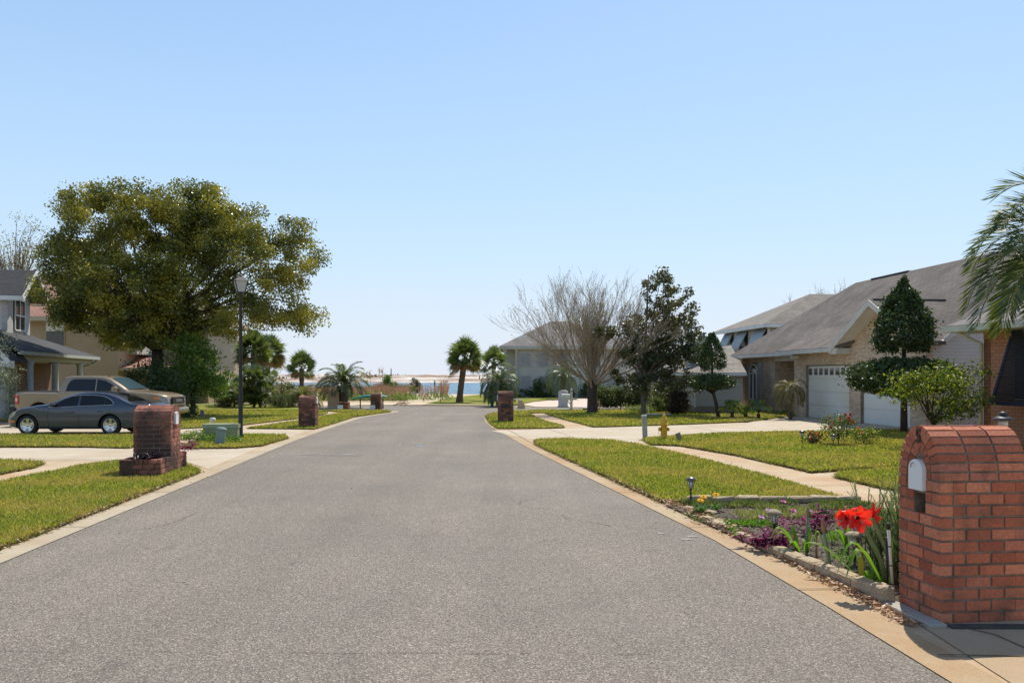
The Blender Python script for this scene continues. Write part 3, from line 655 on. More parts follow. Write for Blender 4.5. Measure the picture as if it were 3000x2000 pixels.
arched_mailbox("brick_mailbox", "weathered red brick mailbox with planter boxes standing on the left lawn before the parked cars", (-6.36, 15.28, 0), R(180 + 7), .66, .62, 1.02, .27, [brick_left, mortar_m], "arched brick mailboxes along the street", planters=[(.625, 1.2, .36, .70), (-.42, -.005, .36, .70)], arch_n=11)
arched_mailbox("brick_mailbox", "dark brick mailbox pillar with a plaque beside the left kerb behind the lamp post", (-6.93, 28.5, 0), R(180 + 2), .58, .55, .95, .19, [brick_dark, mortar_d], "arched brick mailboxes along the street", arch_n=9, plaque=True)
arched_mailbox("brick_mailbox", "dark arched brick mailbox before the feathery palm at the right corner", (-.54, 31.0, 0), R(3), .6, .5, .95, .30, [brick_dark, mortar_d], "arched brick mailboxes along the street", arch_n=9, plaque=True)
t = arched_mailbox("brick_mailbox", "small square brick mailbox at the tip of the grass corner before the reeds", (-6.93, 42.45, 0), R(180), .52, .55, .82, .1, [brick_dark, mortar_d], "arched brick mailboxes along the street", arch_n=7)
# white number papers leaning on two pillars
def paper(x, y, rz, label):
    b = MB(); b.box(-.14, .14, -.006, .006, 0, .25); o = b.build("number_sign", white_m); o.location = (x, y, .05); o.rotation_euler = (R(-12), 0, rz); tag(o, label, 'sign', 'white number signs leaning on the far pillars')
paper(-7.32, 41.78, .25, "white number sign leaning on the small square brick mailbox"); paper(-9.05, 42.0, .3, "white number sign leaning on the low brick planter")
# low brick planter with teal hull
t = thing("brick_planter", "low square brick planter below the feathery palm at the left corner", "planter", (-9.2, 42.2, 0))
b = MB()
for i in range(5):
    z = i * .09
    for y, s in ((0, 1), (.6, -1)): brick_run(b, (0, y), 'x', .5, z, .09, .1, s, .203, .2 if i % 2 else .1)
    for x, s in ((0, 1), (.5, -1)): brick_run(b, (x, .1), 'y', .4, z, .09, .1, s, .203, .2)
b.build("brickwork", brick_dark, t); b = MB(); b.box(.01, .49, .01, .59, 0, .42); b.build("soil", mulch_m, t)
teal_m = M("teal_paint", (0.02, 0.30, 0.25), (0.03, 0.24, 0.21), 3, .4)
b = MB(); st = []; 
for i in range(13):
    u = i / 12; wdt = .22 * math.sin(math.pi * min(.98, max(.03, u))) ** .6; st.append((u, wdt))
vs = []; 
for u, wd in st:
    for k in range(8):
        a = math.pi * 2 * k / 8; vs.append((u * 2.1 - .2, wd * math.cos(a), .58 + .10 * (1 - (2 * u - 1) ** 2) + .08 * wd / .22 * math.sin(a)))
b.add(vs, [[i * 8 + k, i * 8 + (k + 1) % 8, (i + 1) * 8 + (k + 1) % 8, (i + 1) * 8 + k] for i in range(12) for k in range(8)] + [list(range(8)), list(range(96, 104))], 0, True)
o = b.build("kayak", teal_m); o.location = (-8.75, 44.6, -.02); o.rotation_euler = (0, R(-3), .2); tag(o, "slim teal kayak hull resting beside the low brick planter", "kayak")
b = MB(); 
o = thing("kayak_rack", "two low dark posts carrying the teal kayak hull", "rack", (-8.75, 44.6, 0), .2)
for x in (.25, 1.5): b = MB(); b.box(x - .03, x + .03, -.2, .2, 0, .56); b.build("post", black_m, o)
# tan stucco arched mailbox
def stucco_box(name, label, x, y, w, d, h, mat, rz=0.0, dark=True):
    t = thing(name, label, "mailbox", (x, y, 0), rz); b = MB(); n_ = 12; r = w / 2
    pr = [(r, 0)] + [(r * math.cos(math.pi * i / n_), h - r * .45 + r * .45 * math.sin(math.pi * i / n_)) for i in range(n_ + 1)] + [(-r, 0)]; k = len(pr)
    vs = [(p[0], 0, p[1]) for p in pr] + [(p[0], d, p[1]) for p in pr]
    b.add(vs, [list(range(k)), list(range(k, 2 * k))[::-1]] + [[i, (i + 1) % k, k + (i + 1) % k, k + i] for i in range(k)])
    o = b.build("pillar", mat, t); b = MB(); b.box(-r - .05, r + .05, -.05, d + .05, 0, .06); b.build("base", trim_m, t)
    if dark:
        b = MB(); b.box(r - .005, r + .025, d * .25, d * .75, h * .62, h * .82); b.build("mailbox_door", M("brown_metal", (.08, .06, .05)), t)
    return t
tan_st = M("tan_stucco", (0.66, 0.46, 0.28), (0.58, 0.40, 0.24), 3, .9)
stucco_box("stucco_mailbox", "tan stucco mailbox pillar with rounded top before the reeds", -10.15, 45.2, .62, .62, 1.0, tan_st, .12)
stucco_box("stucco_mailbox", "white stucco arched mailbox pillar in front of the pale mansion", 3.0, 46.8, .56, .5, 1.0, M("white_stucco", (.66, .64, .62), (.58, .56, .55)), -.1)
# white wooden mailbox post
t = thing("post_mailbox", "cream wooden mailbox post with a ball finial and crossbar left of the bare tree", "mailbox", (3.10, 41.6, 0), -.35)
b = MB(); b.box(-.055, .055, -.055, .055, 0, 1.0); b.box(-.075, .075, -.075, .075, 0, .15); b.lathe([(.03, 1.0), (.05, 1.02), (.03, 1.05), (.055, 1.09), (.06, 1.12), (.04, 1.16), (.0, 1.18)], 10); b.build("post", trim_m, t)
b = MB(); b.box(-.42, .3, -.04, .04, .60, .68); b.tube([(0, 0, .3), (-.25, 0, .6)], .03, 5); b.build("crossbar", trim_m, t)
b = MB(); n_ = 10; pr = [(.1, 0)] + [(.1 * math.cos(math.pi * i / n_), .12 + .09 * math.sin(math.pi * i / n_)) for i in range(n_ + 1)] + [(-.1, 0)]; k = len(pr)
b.add([(-.52, p[0], .68 + p[1]) for p in pr] + [(-.06, p[0], .68 + p[1]) for p in pr], [list(range(k)), list(range(k, 2 * k))[::-1]] + [[i, (i + 1) % k, k + (i + 1) % k, k + i] for i in range(k)]); b.build("letter_box", white_m, t)
# tan leaning board mailbox and white rail behind right pillar
t = thing("curved_bench", "tan curved concrete block with a white rail behind the right dark brick pillar", "bench", (.3, 44.6, .0))
b = MB(); b.add([(0, 0, 0), (.45, 0, 0), (.40, 0, .25), (.28, 0, .46), (.05, 0, .5), (0, .35, 0), (.45, .35, 0), (.40, .35, .25), (.28, .35, .46), (.05, .35, .5)], [[0, 1, 2, 3, 4], [9, 8, 7, 6, 5], [0, 1, 6, 5], [1, 2, 7, 6], [2, 3, 8, 7], [3, 4, 9, 8], [4, 0, 5, 9]]); b.build("block", tan_st, t)
b = MB(); b.box(-.35, .28, .1, .16, .5, .56); b.box(-.35, -.3, .1, .16, 0, .5); b.build("rail", white_m, t)
# teal post bin
t = thing("teal_bin", "slim teal bin standing at the far kerb left of the right brick pillar", "bin", (-1.2, 47.9, 0), .2)
b = MB(); b.add([(-.07, -.07, 0), (.07, -.07, 0), (.07, .07, 0), (-.07, .07, 0), (-.16, -.14, .66), (.16, -.14, .66), (.16, .14, .66), (-.16, .14, .66)], [[0, 1, 2, 3], [4, 5, 6, 7], [0, 1, 5, 4], [1, 2, 6, 5], [2, 3, 7, 6], [3, 0, 4, 7]]); b.build("bin_body", teal_m, t)
b = MB(); b.box(-.19, .19, -.17, .17, .665, .71, 0, None, .01); b.build("lid", teal_m, t)

# ================================================================ street lamp
t = thing("street_lamp", "black street lamp with a white glass lantern on the left verge", "street lamp", (*G(705, 1289), 0), .5)
b = MB(); b.lathe([(.085, 0), (.085, .15), (.065, .18), (.062, .9), (.055, 1.5), (.042, 4.15), (.055, 4.17), (.055, 4.2)], 14); b.build("pole", black_m, t)
b = MB(); H0, H1 = 4.21, 4.53; r0, r1 = .095, .165
b.add([(-r0, -r0, H0), (r0, -r0, H0), (r0, r0, H0), (-r0, r0, H0), (-r1, -r1, H1), (r1, -r1, H1), (r1, r1, H1), (-r1, r1, H1)], [[0, 1, 2, 3], [4, 5, 6, 7], [0, 1, 5, 4], [1, 2, 6, 5], [2, 3, 7, 6], [3, 0, 4, 7]])
ln = b.build("lantern_glass", M("frosted_glass", (.50, .49, .46), (.42, .41, .39), 5, .3), t)
b = MB()
for sx, sy in ((-1, -1), (1, -1), (1, 1), (-1, 1)): b.tube([(sx * r0 * 1.04, sy * r0 * 1.04, H0), (sx * r1 * 1.04, sy * r1 * 1.04, H1)], .014, 4)
b.box(-.11, .11, -.11, .11, H0 - .02, H0 + .012); b.build("lantern_frame", black_m, t)
b = MB(); q = .205; b.add([(-q, -q, H1), (q, -q, H1), (q, q, H1), (-q, q, H1), (-.06, -.06, H1 + .13), (.06, -.06, H1 + .13), (.06, .06, H1 + .13), (-.06, .06, H1 + .13)], [[0, 1, 2, 3], [4, 5, 6, 7], [0, 1, 5, 4], [1, 2, 6, 5], [2, 3, 7, 6], [3, 0, 4, 7]])
b.lathe([(.05, H1 + .13), (.06, H1 + .15), (.05, H1 + .17), (.012, H1 + .19), (.0, H1 + .21)], 8); b.build("lantern_roof", black_m, t)

# ================================================================ utility boxes
green_m = M("utility_green", (0.30, 0.32, 0.17), (0.25, 0.27, 0.14), 3, .6)
X, Y = G(590, 1294)
t = thing("transformer_box", "low olive green utility transformer box beside the street lamp", "utility box", (X, Y + .1, .04), .12); t.scale = (.92, .92, .98)
b = MB(); b.box(0, 1.02, 0, .55, 0, .34, 0, None, .012); b.build("cabinet", green_m, t)
b = MB(); b.add([(-.02, -.02, .34), (1.04, -.02, .34), (1.04, .57, .34), (-.02, .57, .34), (-.02, .05, .45), (1.04, .05, .45), (1.04, .57, .45), (-.02, .57, .45)], [[0, 1, 2, 3], [4, 5, 6, 7], [0, 1, 5, 4], [1, 2, 6, 5], [2, 3, 7, 6], [3, 0, 4, 7]]); b.build("lid", green_m, t)
t = thing("cable_pedestal", "small tilted grey green cable pedestal in front of the transformer box", "utility box", (*G(644, 1307), .03)); t.rotation_euler = (0, R(6), .3)
b = MB(); b.prism([(-.1, -.07), (.1, -.07), (.12, .0), (.1, .09), (-.1, .09), (-.12, 0)], 0, .40); b.build("body", M("pedestal_green", (0.20, 0.27, 0.25), (0.17, 0.23, 0.21)), t)
b = MB(); b.lathe([(.13, .39), (.13, .42), (.11, .455), (.05, .47), (.0, .472)], 14); b.build("cap", M("pedestal_green", (0.20, 0.27, 0.25), (0.17, 0.23, 0.21)), t)
b = MB(); b.lathe([(.07, 0), (.07, .52), (.085, .53), (.085, .60), (.06, .62), (0, .62)], 12); o = b.build("vent_pipe", trim_m); o.location = (*G(623, 1286), 0); tag(o, "short off white capped pipe behind the transformer box", "pipe")

# ================================================================ fire hydrant
yel = M("hydrant_yellow", (0.72, 0.42, 0.02), (0.62, 0.34, 0.02), 6, .45, .2, 30)
t = thing("fire_hydrant", "yellow fire hydrant at the lawn corner by the right driveway", "fire hydrant", (*G(1945, 1291), .03), R(10))
b = MB(); b.lathe([(.115, 0), (.115, .03), (.09, .035), (.088, .38), (.092, .4), (.092, .42)], 20); b.build("barrel", yel, t)
b = MB(); b.lathe([(.09, .42), (.15, .425), (.15, .45), (.135, .46), (.10, .465), (.105, .5), (.10, .56), (.075, .61), (.045, .64), (.035, .65), (.035, .665), (.05, .67), (.05, .685), (.028, .69), (.028, .73), (0, .735)], 20)
for k in range(8): 
    a = k * math.pi / 4; b.lathe([(.012, .405), (.012, .47), (0, .475)], 6, 0, Matrix.Translation((.128 * math.cos(a), .128 * math.sin(a), 0)))
b.build("bonnet", yel, t)
def nozzle(ang, r, L, z):
    m = Matrix.Rotation(ang, 4, 'Z') @ Matrix.Translation((.06, 0, z)) @ Matrix.Rotation(R(90), 4, 'Y'); b = MB()
    b.lathe([(r * .8, 0), (r * .8, L * .5), (r, L * .5), (r, L * .85), (r * .8, L * .9), (r * .25, L * .92), (r * .25, L * 1.12), (0, L * 1.12)], 14, 0, m); return b
for a in (180, 0): nozzle(R(a), .055, .1, .30).build("hose_nozzle", yel, t)
nozzle(R(255), .07, .11, .28).build("pumper_nozzle", yel, t)
b = MB(); b.tube([(-.15, 0, .26), (-.16, -.01, .19), (-.12, -.03, .15), (-.09, -.03, .19)], .005, 5); b.build("chain", M("chain_metal", (.3, .25, .15)), t)
# marker post and leaning plate
t = thing("marker_post", "leaning pale grey marker post at the lawn corner left of the yellow hydrant", "post", (*G(1890, 1286), .0)); t.rotation_euler = (0, R(-2.4), 0)
b = MB(); b.box(-.068, .068, -.05, .05, .0, .68, 0, None, .008); b.build("shaft", M("weathered_grey", (.36, .37, .34), (.28, .29, .26), 4), t)
b = MB(); b.box(-.076, .076, -.058, .058, .67, .70, 0, None, .01); b.build("cap", M("pale_cap", (.55, .56, .52)), t)
b = MB(); b.box(-.075, .075, -.015, .015, -.05, .24, 0, None, .006); o = b.build("leaning_plate", M("beige_board", (.30, .26, .19), (.25, .21, .15))); o.location = (*G(1991, 1296), LZ); o.rotation_euler = (R(8), R(-18), .2); tag(o, "small beige plate leaning in the grass right of the hydrant", "plate")
b = MB(); b.add([(-.18, 0, 0), (.02, -.02, 0), (.16, .0, .3), (.05, .02, .42), (-.18, .07, 0), (.02, .07, 0), (.16, .08, .3), (.05, .08, .42)], [[0, 1, 2, 3], [7, 6, 5, 4], [0, 1, 5, 4], [1, 2, 6, 5], [2, 3, 7, 6], [3, 0, 4, 7]])
o = b.build("stone_slab", M("slab_stone", (.30, .26, .24), (.2, .17, .16))); o.location = (*G(597, 1226), 0); o.rotation_euler = (0, R(-30), 0); tag(o, "thin grey stone slab leaning by the shrub behind the truck", "slab")

# ================================================================ garden edging stones
stone_m = M("edging_stone", (0.50, 0.39, 0.25), (0.34, 0.25, 0.16), 7, .95, 1.0, 50, fine=.2)
def stone(L, wd, h, loc, rz, label, group, tilt=0):
    b = MB(); b.box(-L / 2, L / 2, -wd / 2, wd / 2, 0, h, 0, None, .018)
    b.v = [(x + random.gauss(0, .005), y + random.gauss(0, .006), z + random.gauss(0, .004)) for x, y, z in b.v]
    o = b.build("edging_stone", stone_m); o.location = loc; o.rotation_euler = (tilt, random.uniform(-.03, .03), rz); return tag(o, label, 'stone', group)
P0 = Vector((3.02, 6.36)); P1 = Vector((2.57, 9.0)); d = (P1 - P0).normalized(); s = 0; i = 0
while s < (P1 - P0).length - .1:
    L_ = .17 if i == 0 else random.uniform(.24, .31); c_ = P0 + d * (s + L_ / 2)
    stone(L_ - .008, .13 + random.uniform(-.01, .015), (.145 if i == 0 else .125 - .006 * i + random.uniform(-.006, .006)), (c_.x + random.uniform(-.01, .01), c_.y, 0), math.atan2(d.y, d.x) + random.uniform(-.04, .04),
          "large rough end stone of the bed edging beside the tall brick mailbox" if i == 0 else "tan stone block in the street side row edging the flower bed", None if i == 0 else "stone blocks edging the flower bed along the street"); s += L_; i += 1
for px, py, L_ in ((2070, 1508, .28), (2030, 1500, .2), (2075, 1530, .22), (2105, 1541, .3)):
    x, y = G(px, py); stone(L_, .14, .06, (x, y, .01), random.uniform(1.2, 2.2), "flat loose stone half sunk at the far street side of the flower bed", "loose flat stones at the far corner of the bed")
X = 2.5; i = 0
while X < 4.85:
    L_ = random.uniform(.30, .40); stone(L_ - .02, .12, .085 + random.uniform(-.01, .012), (X + L_ / 2, 11.36 + .02 * math.sin(X * 3), .03), random.uniform(-.06, .06), "tan stone block in the back row between lawn and flower bed", "stone blocks at the back of the flower bed"); X += L_
b = MB(); b.box(-.30, .30, -.07, .07, 0, .035, 0, None, .008); o = b.build("concrete_border", concmat("pale_slab", (.40, .37, .32), (.33, .30, .26), (.3, .22, .15), .4)); o.location = (3.05, 6.06, .0); o.rotation_euler = (0, 0, R(97)); tag(o, "pale concrete border slab at the foot of the tall brick mailbox", "slab")
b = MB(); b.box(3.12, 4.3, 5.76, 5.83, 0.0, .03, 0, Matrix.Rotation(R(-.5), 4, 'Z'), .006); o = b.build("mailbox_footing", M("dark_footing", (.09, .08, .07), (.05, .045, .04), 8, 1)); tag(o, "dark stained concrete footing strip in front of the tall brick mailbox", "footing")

# ================================================================ solar garden lights
lens_m = glassmat("clear_lens", (.55, .52, .45), .15)
def solar(name, label, x, y, h, capcol, scale=1.0, z=LZ, wide=.06, dome=True):
    t = thing(name, label, "garden light", (x, y, z), random.random(), "small solar garden lights")
    b = MB(); b.lathe([(.006, -.04), (.012, 0), (.012, h - .13 * scale), (.02, h - .125 * scale), (.02, h - .115 * scale)], 8); b.build("stake", black_m, t)
    b = MB(); b.lathe([(.022 * scale, h - .115 * scale), (.036 * scale, h - .03 * scale), (.0, h - .03 * scale)], 10); ln = b.build("lens", lens_m, t)
    b = MB()
    for k in range(6):
        a = k * math.pi / 3; c_, s_ = math.cos(a), math.sin(a); b.tube([(.02 * scale * c_, .02 * scale * s_, h - .12 * scale), (.046 * scale * c_, .046 * scale * s_, h - .02 * scale)], .003, 4)
    b.build("cage", black_m, t)
    b = MB(); w_ = wide * scale; b.lathe([(w_ * .5, h - .03 * scale), (w_, h - .022 * scale), (w_, h - .014 * scale), (w_ * .7, h + .006), (w_ * .35, h + (.02 if dome else .012)), (0, h + (.022 if dome else .013))], 14); b.build("cap", capcol, t)
cap_b = M("bronze_cap", (.10, .085, .08), (.16, .14, .13), 20, .35, metal=.6); cap_p = M("pale_cap_metal", (.34, .27, .17), (.24, .19, .12), 30, .8)
solar("solar_light", "black solar light by the yellow flowers at the far end of the bed", *G(2024, 1480), .34, cap_b, 1.25)
solar("solar_light", "solar light with weathered cap behind the front purple leaves", 2.88, 8.75, .30, cap_p, 1.15, wide=.075)
solar("solar_light", "solar light with wide pale cap among the amaryllis stems", *G(2504, 1660), .28, cap_p, 1.15, wide=.082, dome=False)
solar("solar_light", "small black solar light left of the orange rose bush on the big lawn", *G(2350, 1301), .31, cap_b, 1.3, wide=.07)
solar("solar_light", "small black solar light in front of the dark rose bush", *G(2441, 1312), .30, cap_b, 1.3, wide=.085)
# tall mushroom lamp behind the mailbox
t = thing("path_lamp", "black mushroom capped path lamp standing behind the tall brick mailbox", "path lamp", (5.55, 9.0, 0))
b = MB(); b.lathe([(.05, 0), (.05, .04), (.03, .06), (.03, 1.17), (.05, 1.18), (.06, 1.2), (.06, 1.26)], 12); b.build("post", black_m, t)
b = MB(); b.lathe([(.05, 1.26), (.05, 1.34)], 12); b.build("lamp_glass", lens_m, t)
b = MB(); b.lathe([(.05, 1.33), (.115, 1.335), (.112, 1.345), (.06, 1.375), (.045, 1.38), (.05, 1.40), (.03, 1.425), (0, 1.43)], 18); b.build("cap", black_m, t)
# two tubes by the amaryllis
t = thing("garden_tube", "white garden tube with dark rings and tip leaning by the tall brick mailbox", "tube"); x, y = 3.19, 6.67
b = MB(); b.tube([(x, y, .02), (x - .062, y - .05, .56)], .012, 10); b.build("shaft", white_m, t)
b = MB(); b.tube([(x - .062, y - .05, .56), (x - .068, y - .055, .61)], [.016, .014], 10)
for f in (.12, .42, .72): b.tube([(x - .062 * f, y - .05 * f, .02 + .54 * f), (x - .063 * f, y - .051 * f, .03 + .54 * f)], .0145, 10)
b.build("tip", black_m, t)
b = MB(); b.tube([(x - .035, y + .01, .02), (x - .07, y - .03, .485)], .009, 8); o = b.build("garden_stake", black_m); tag(o, "thin black garden stake standing left of the white tube", "stake")

# ================================================================ vehicles
def interp1(x, P):
    for i in range(len(P) - 1):
        if P[i][0] <= x <= P[i + 1][0]:
            t = (x - P[i][0]) / (P[i + 1][0] - P[i][0] + 1e-9); return P[i][1] * (1 - t) + P[i + 1][1] * t
    return P[-1][1] if x > P[-1][0] else P[0][1]
def vehicle_body(top, bot, W, belt, tumble, xs, name, mat, parent, arches, wheel_y, ra, crown=.03):
    "closed shell from a side silhouette; nose at x=0"
    L = xs[-1]; rings = []
    def hw(x, z):
        e = min(1, x / .55); f = min(1, (L - x) / .45); pl = (1 - .22 * (1 - e) ** 2.2) * (1 - .16 * (1 - f) ** 2.2)
        q = W * pl
        if z > belt: q -= tumble * (z - belt)
        else: q *= 1 - .055 * ((belt * .75 - z) / belt) ** 2 * (1 if z < belt * .75 else 0)
        return q
    for x in xs:
        zt, zb = interp1(x, top), interp1(x, bot); pts = []
        zz = [zb, zb + .06] + list(np.linspace(zb + .1, zt - .09, 7)) + [zt - .05]
        pts.append((0, zb)); pts.append((hw(x, zb) * .8, zb))
        for z in zz[1:]: pts.append((hw(x, z), z))
        h_ = hw(x, zt); pts += [(h_ - .035, zt - .012), (h_ - .12, zt + crown * .4), (h_ * .5, zt + crown * .9), (0, zt + crown)]
        rings.append([(x, p[0], p[1]) for p in pts] + [(x, -p[0], p[1]) for p in pts[1:-1]][::-1])
    b = MB(); k = len(rings[0]); vs = [p for r in rings for p in r]
    fs = [[i * k + j, i * k + (j + 1) % k, (i + 1) * k + (j + 1) % k, (i + 1) * k + j] for i in range(len(xs) - 1) for j in range(k)] + [list(range(k)), [(len(xs) - 1) * k + j for j in range(k)][::-1]]
    b.add(vs, fs, 0, True); o = b.build(name, mat, parent)
    c = MB()
    for ax, az in arches: c.tube([(ax, -W - .3, az), (ax, W + .3, az)], ra, 28)
    ct = c.build("cut", mat); md = o.modifiers.new("b", 'BOOLEAN'); md.operation = 'DIFFERENCE'; md.object = ct; md.solver = 'EXACT'
    ct.parent = parent; bpy.context.view_layer.update(); dg = bpy.context.evaluated_depsgraph_get(); me = bpy.data.meshes.new_from_object(o.evaluated_get(dg)); o.modifiers.clear(); o.data = me
    bpy.data.objects.remove(ct); 
    for p in me.polygons: p.use_smooth = True
    try:
        me.set_sharp_from_angle(angle=R(38))
    except Exception: pass
    # dark inner wheel wells
    c = MB()
    for ax, az in arches:
        c.box(ax - ra * 1.02, ax + ra * 1.02, -W * .72, W * .72, az - .02, az + ra * 1.0)
    c.build("wheel_well", M("well_black", (.008, .008, .008), None, 3, 1), parent)
    return o, hw
def panel(name, poly, hw, side, mat, parent, off=.006, th=.004):
    "glass or trim laid on a body side from an (x,z) outline"
    b = MB(); n_ = len(poly); tri = geometry.tessellate_polygon([[Vector((x, z, 0)) for x, z in poly]])
    o_ = [(x, side * (hw(x, z) + off), z) for x, z in poly]; i_ = [(x, side * (hw(x, z) + off - .03), z) for x, z in poly]
    b.add(o_ + i_, [list(t) for t in tri] + [[n_ + q for q in t][::-1] for t in tri] + [[i, (i + 1) % n_, n_ + (i + 1) % n_, n_ + i] for i in range(n_)])
    return b.build(name, mat, parent)
rubber = M("tyre_rubber", (.02, .02, .021), (.03, .03, .03), 20, .85)
def wheel(parent, x, y, side, r, rr, wd, rimm, spokes=5, sw=.16):
    w_ = bpy.data.objects.new("wheel", None); COL.objects.link(w_); w_.parent = parent; w_.location = (x, y, r); w_.rotation_euler = (R(90) * side * -1, 0, 0) if side > 0 else (R(90), 0, 0)
    b = MB(); b.lathe([(rr, -wd / 2), (r - .03, -wd / 2), (r, -wd / 2 + .04), (r, wd / 2 - .04), (r - .03, wd / 2), (rr, wd / 2), (rr, wd / 2 - .02), (rr, -wd / 2)], 32); b.build("tyre", rubber, w_)
    b = MB(); b.lathe([(rr, wd / 2 - .03), (rr + .005, wd / 2), (rr - .02, wd / 2 - .002), (rr - .03, wd / 2 - .05), (rr - .03, wd / 2 - .12)], 32)
    b.lathe([(.0, wd / 2 - .06), (.055, wd / 2 - .05), (.06, wd / 2 - .035), (.035, wd / 2 - .022), (0, wd / 2 - .02)], 16)
    for k in range(spokes):
        a = 2 * math.pi * k / spokes + .3; m = Matrix.Rotation(a, 4, 'Z'); q = rr * sw
        b.add([(.03, -q * .9, wd / 2 - .06), (.03, q * .9, wd / 2 - .06), (rr - .01, q * 1.25, wd / 2 - .035), (rr - .01, -q * 1.25, wd / 2 - .035), (.03, -q * .8, wd / 2 - .03), (.03, q * .8, wd / 2 - .03), (rr - .01, q * 1.1, wd / 2 - .012), (rr - .01, -q * 1.1, wd / 2 - .012)], [[0, 1, 2, 3], [4, 5, 6, 7], [0, 1, 5, 4], [1, 2, 6, 5], [2, 3, 7, 6], [3, 0, 4, 7]], 0, False, m)
    b.build("rim", rimm, w_)
    b = MB(); b.lathe([(0, 0), (rr - .03, 0), (rr - .03, .01), (0, .01)], 20); b.build("brake_disc", M("brake_dark", (.03, .03, .03)), w_)
def paint(name, c, c2, metal=.55, rough=.28):
    m = M(name, c, c2, .8, rough, metal=metal, coat=.8); return m
# --- dark grey saloon, nose to the left
saloon = thing("parked_car", "dark grey four door saloon car parked on the driveway in front of the pickup truck", "car", (at(10, 1274, 24.4).x, 24.45 + .86, .009), 0); saloon.scale = (.972, .97, .985)
pm = paint("grey_car_paint", (.045, .055, .08), (.052, .062, .088))
topS = [(0, .52), (.05, .66), (.2, .74), (.5, .84), (1.0, .92), (1.33, .965), (1.6, 1.09), (1.95, 1.235), (2.25, 1.31), (2.55, 1.335), (2.9, 1.33), (3.2, 1.29), (3.5, 1.19), (3.8, 1.05), (3.98, .985), (4.3, .97), (4.5, .965), (4.56, .90), (4.6, .6)]
botS = [(0, .28), (.1, .2), (.6, .19), (4.2, .19), (4.5, .26), (4.6, .36)]
xsS = [0, .03, .08, .15, .25, .35, .5, .7, .9, 1.1, 1.25, 1.35, 1.45, 1.6, 1.75, 1.95, 2.1, 2.25, 2.4, 2.55, 2.75, 2.9, 3.05, 3.2, 3.35, 3.5, 3.65, 3.8, 3.9, 3.98, 4.1, 4.3, 4.42, 4.5, 4.55, 4.6]
XO = .0; fa, ra_ = .70, 3.32
o, hw = vehicle_body(topS, botS, .88, .86, .42, xsS, "body", pm, saloon, [(fa, .31), (ra_, .31)], .75, .37)
tint = glassmat("tinted_glass", (.006, .007, .009), .08); tint.node_tree.nodes["Principled BSDF"].inputs["Specular IOR Level"].default_value = .4
for s in (-1, 1):
    panel("side_window", [(1.50, .90), (1.62, 1.0), (1.85, 1.125), (2.05, 1.20), (2.28, 1.225), (2.28, .925), (1.52, .885)], hw, s, tint, saloon, .012)
    panel("side_window", [(2.36, .928), (2.36, 1.23), (2.7, 1.235), (3.0, 1.21), (3.12, 1.18), (3.12, .955)], hw, s, tint, saloon, .012)
    panel("side_window", [(3.15, .957), (3.15, 1.17), (3.28, 1.11), (3.38, 1.02), (3.38, .965)], hw, s, tint, saloon, .012)
    trim = [(1.38, .865), (1.5, .915), (1.62, 1.015), (1.85, 1.143), (2.05, 1.217), (2.3, 1.245), (2.7, 1.252), (3.02, 1.228), (3.2, 1.175), (3.32, 1.10), (3.42, 1.02), (3.42, .95), (2.8, .925), (2.1, .893), (1.38, .865)]
    b = MB(); b.tube([(x, s * (hw(x, z) + .012), z) for x, z in trim], .009, 5); b.build("window_trim", M("chrome", (.6, .6, .62), None, 3, .2, metal=1), saloon)
    for xx, zz in ((2.12, .72), (3.02, .75)): b = MB(); b.box(xx - .08, xx + .08, s * (hw(xx, zz) + .02) - .014, s * (hw(xx, zz) + .02) + .014, zz - .014, zz + .014, 0, None, .008); b.build("door_handle", pm, saloon)
    b = MB(); b.box(1.46, 1.62, s * .93 - .07, s * .93 + .07, .90, 1.0, 0, None, .035); b.build("wing_mirror", pm, saloon)
    seam = M("door_seam", (.01, .01, .012))
    for L_ in ([(2.32, .93), (2.33, .6), (2.33, .27)], [(3.4, .93), (3.3, .75), (3.02, .55), (2.93, .35), (2.92, .27)], [(1.42, .87), (1.36, .7), (1.36, .45), (1.4, .27)]):
        b = MB(); b.tube([(x, s * (hw(x, z) + .0005), z) for x, z in L_], .005, 4); b.build("door_seam", seam, saloon)
    panel("sill_trim", [(1.1, .20), (1.12, .27), (2.95, .27), (2.95, .2)], hw, s, M("sill_black", (.02, .02, .02)), saloon, .012)
    b = MB(); b.add([(.03, s * .56, .60), (.02, s * .70, .55), (.30, s * .83, .62), (.36, s * .83, .70), (.22, s * .66, .73), (.1, s * .6, .68)], [[0, 1, 2, 3, 4, 5]]); 
    b.v = [(x, y, z) for x, y, z in b.v]; 
    panel("headlight", [(.06, .56), (.1, .63), (.2, .71), (.3, .745), (.36, .74), (.3, .62), (.14, .545)], hw, s, glassmat("headlight_glass", (.34, .35, .32), .1), saloon, .008)
    panel("side_marker", [(.12, .40), (.12, .455), (.30, .455), (.30, .40)], hw, s, M("amber", (.9, .22, .02), (.8, .18, .02), 9, .3), saloon, .01)
    panel("tail_light", [(4.3, .72), (4.3, .88), (4.52, .87), (4.54, .7)], hw, s, M("tail_red", (.35, .01, .01)), saloon, .008)
def slab(name, x0, z0, x1, z1, w0, w1, mat, parent, off=.012, seg=8):
    b = MB(); vs = []
    dx, dz = x1 - x0, z1 - z0; l = math.hypot(dx, dz); nx_, nz = -dz / l, dx / l
    if nz < 0: nx_, nz = -nx_, -nz
    for (x, z, w_) in ((x0, z0, w0), (x1, z1, w1)):
        for i in range(seg + 1):
            u = -1 + 2 * i / seg; cr = .03 * (1 - u * u)
            vs.append((x + nx_ * (off + cr), u * w_, z + nz * (off + cr)))
    k = seg + 1; b.add(vs, [[i, i + 1, k + i + 1, k + i] for i in range(seg)], 0, True); return b.build(name, mat, parent)
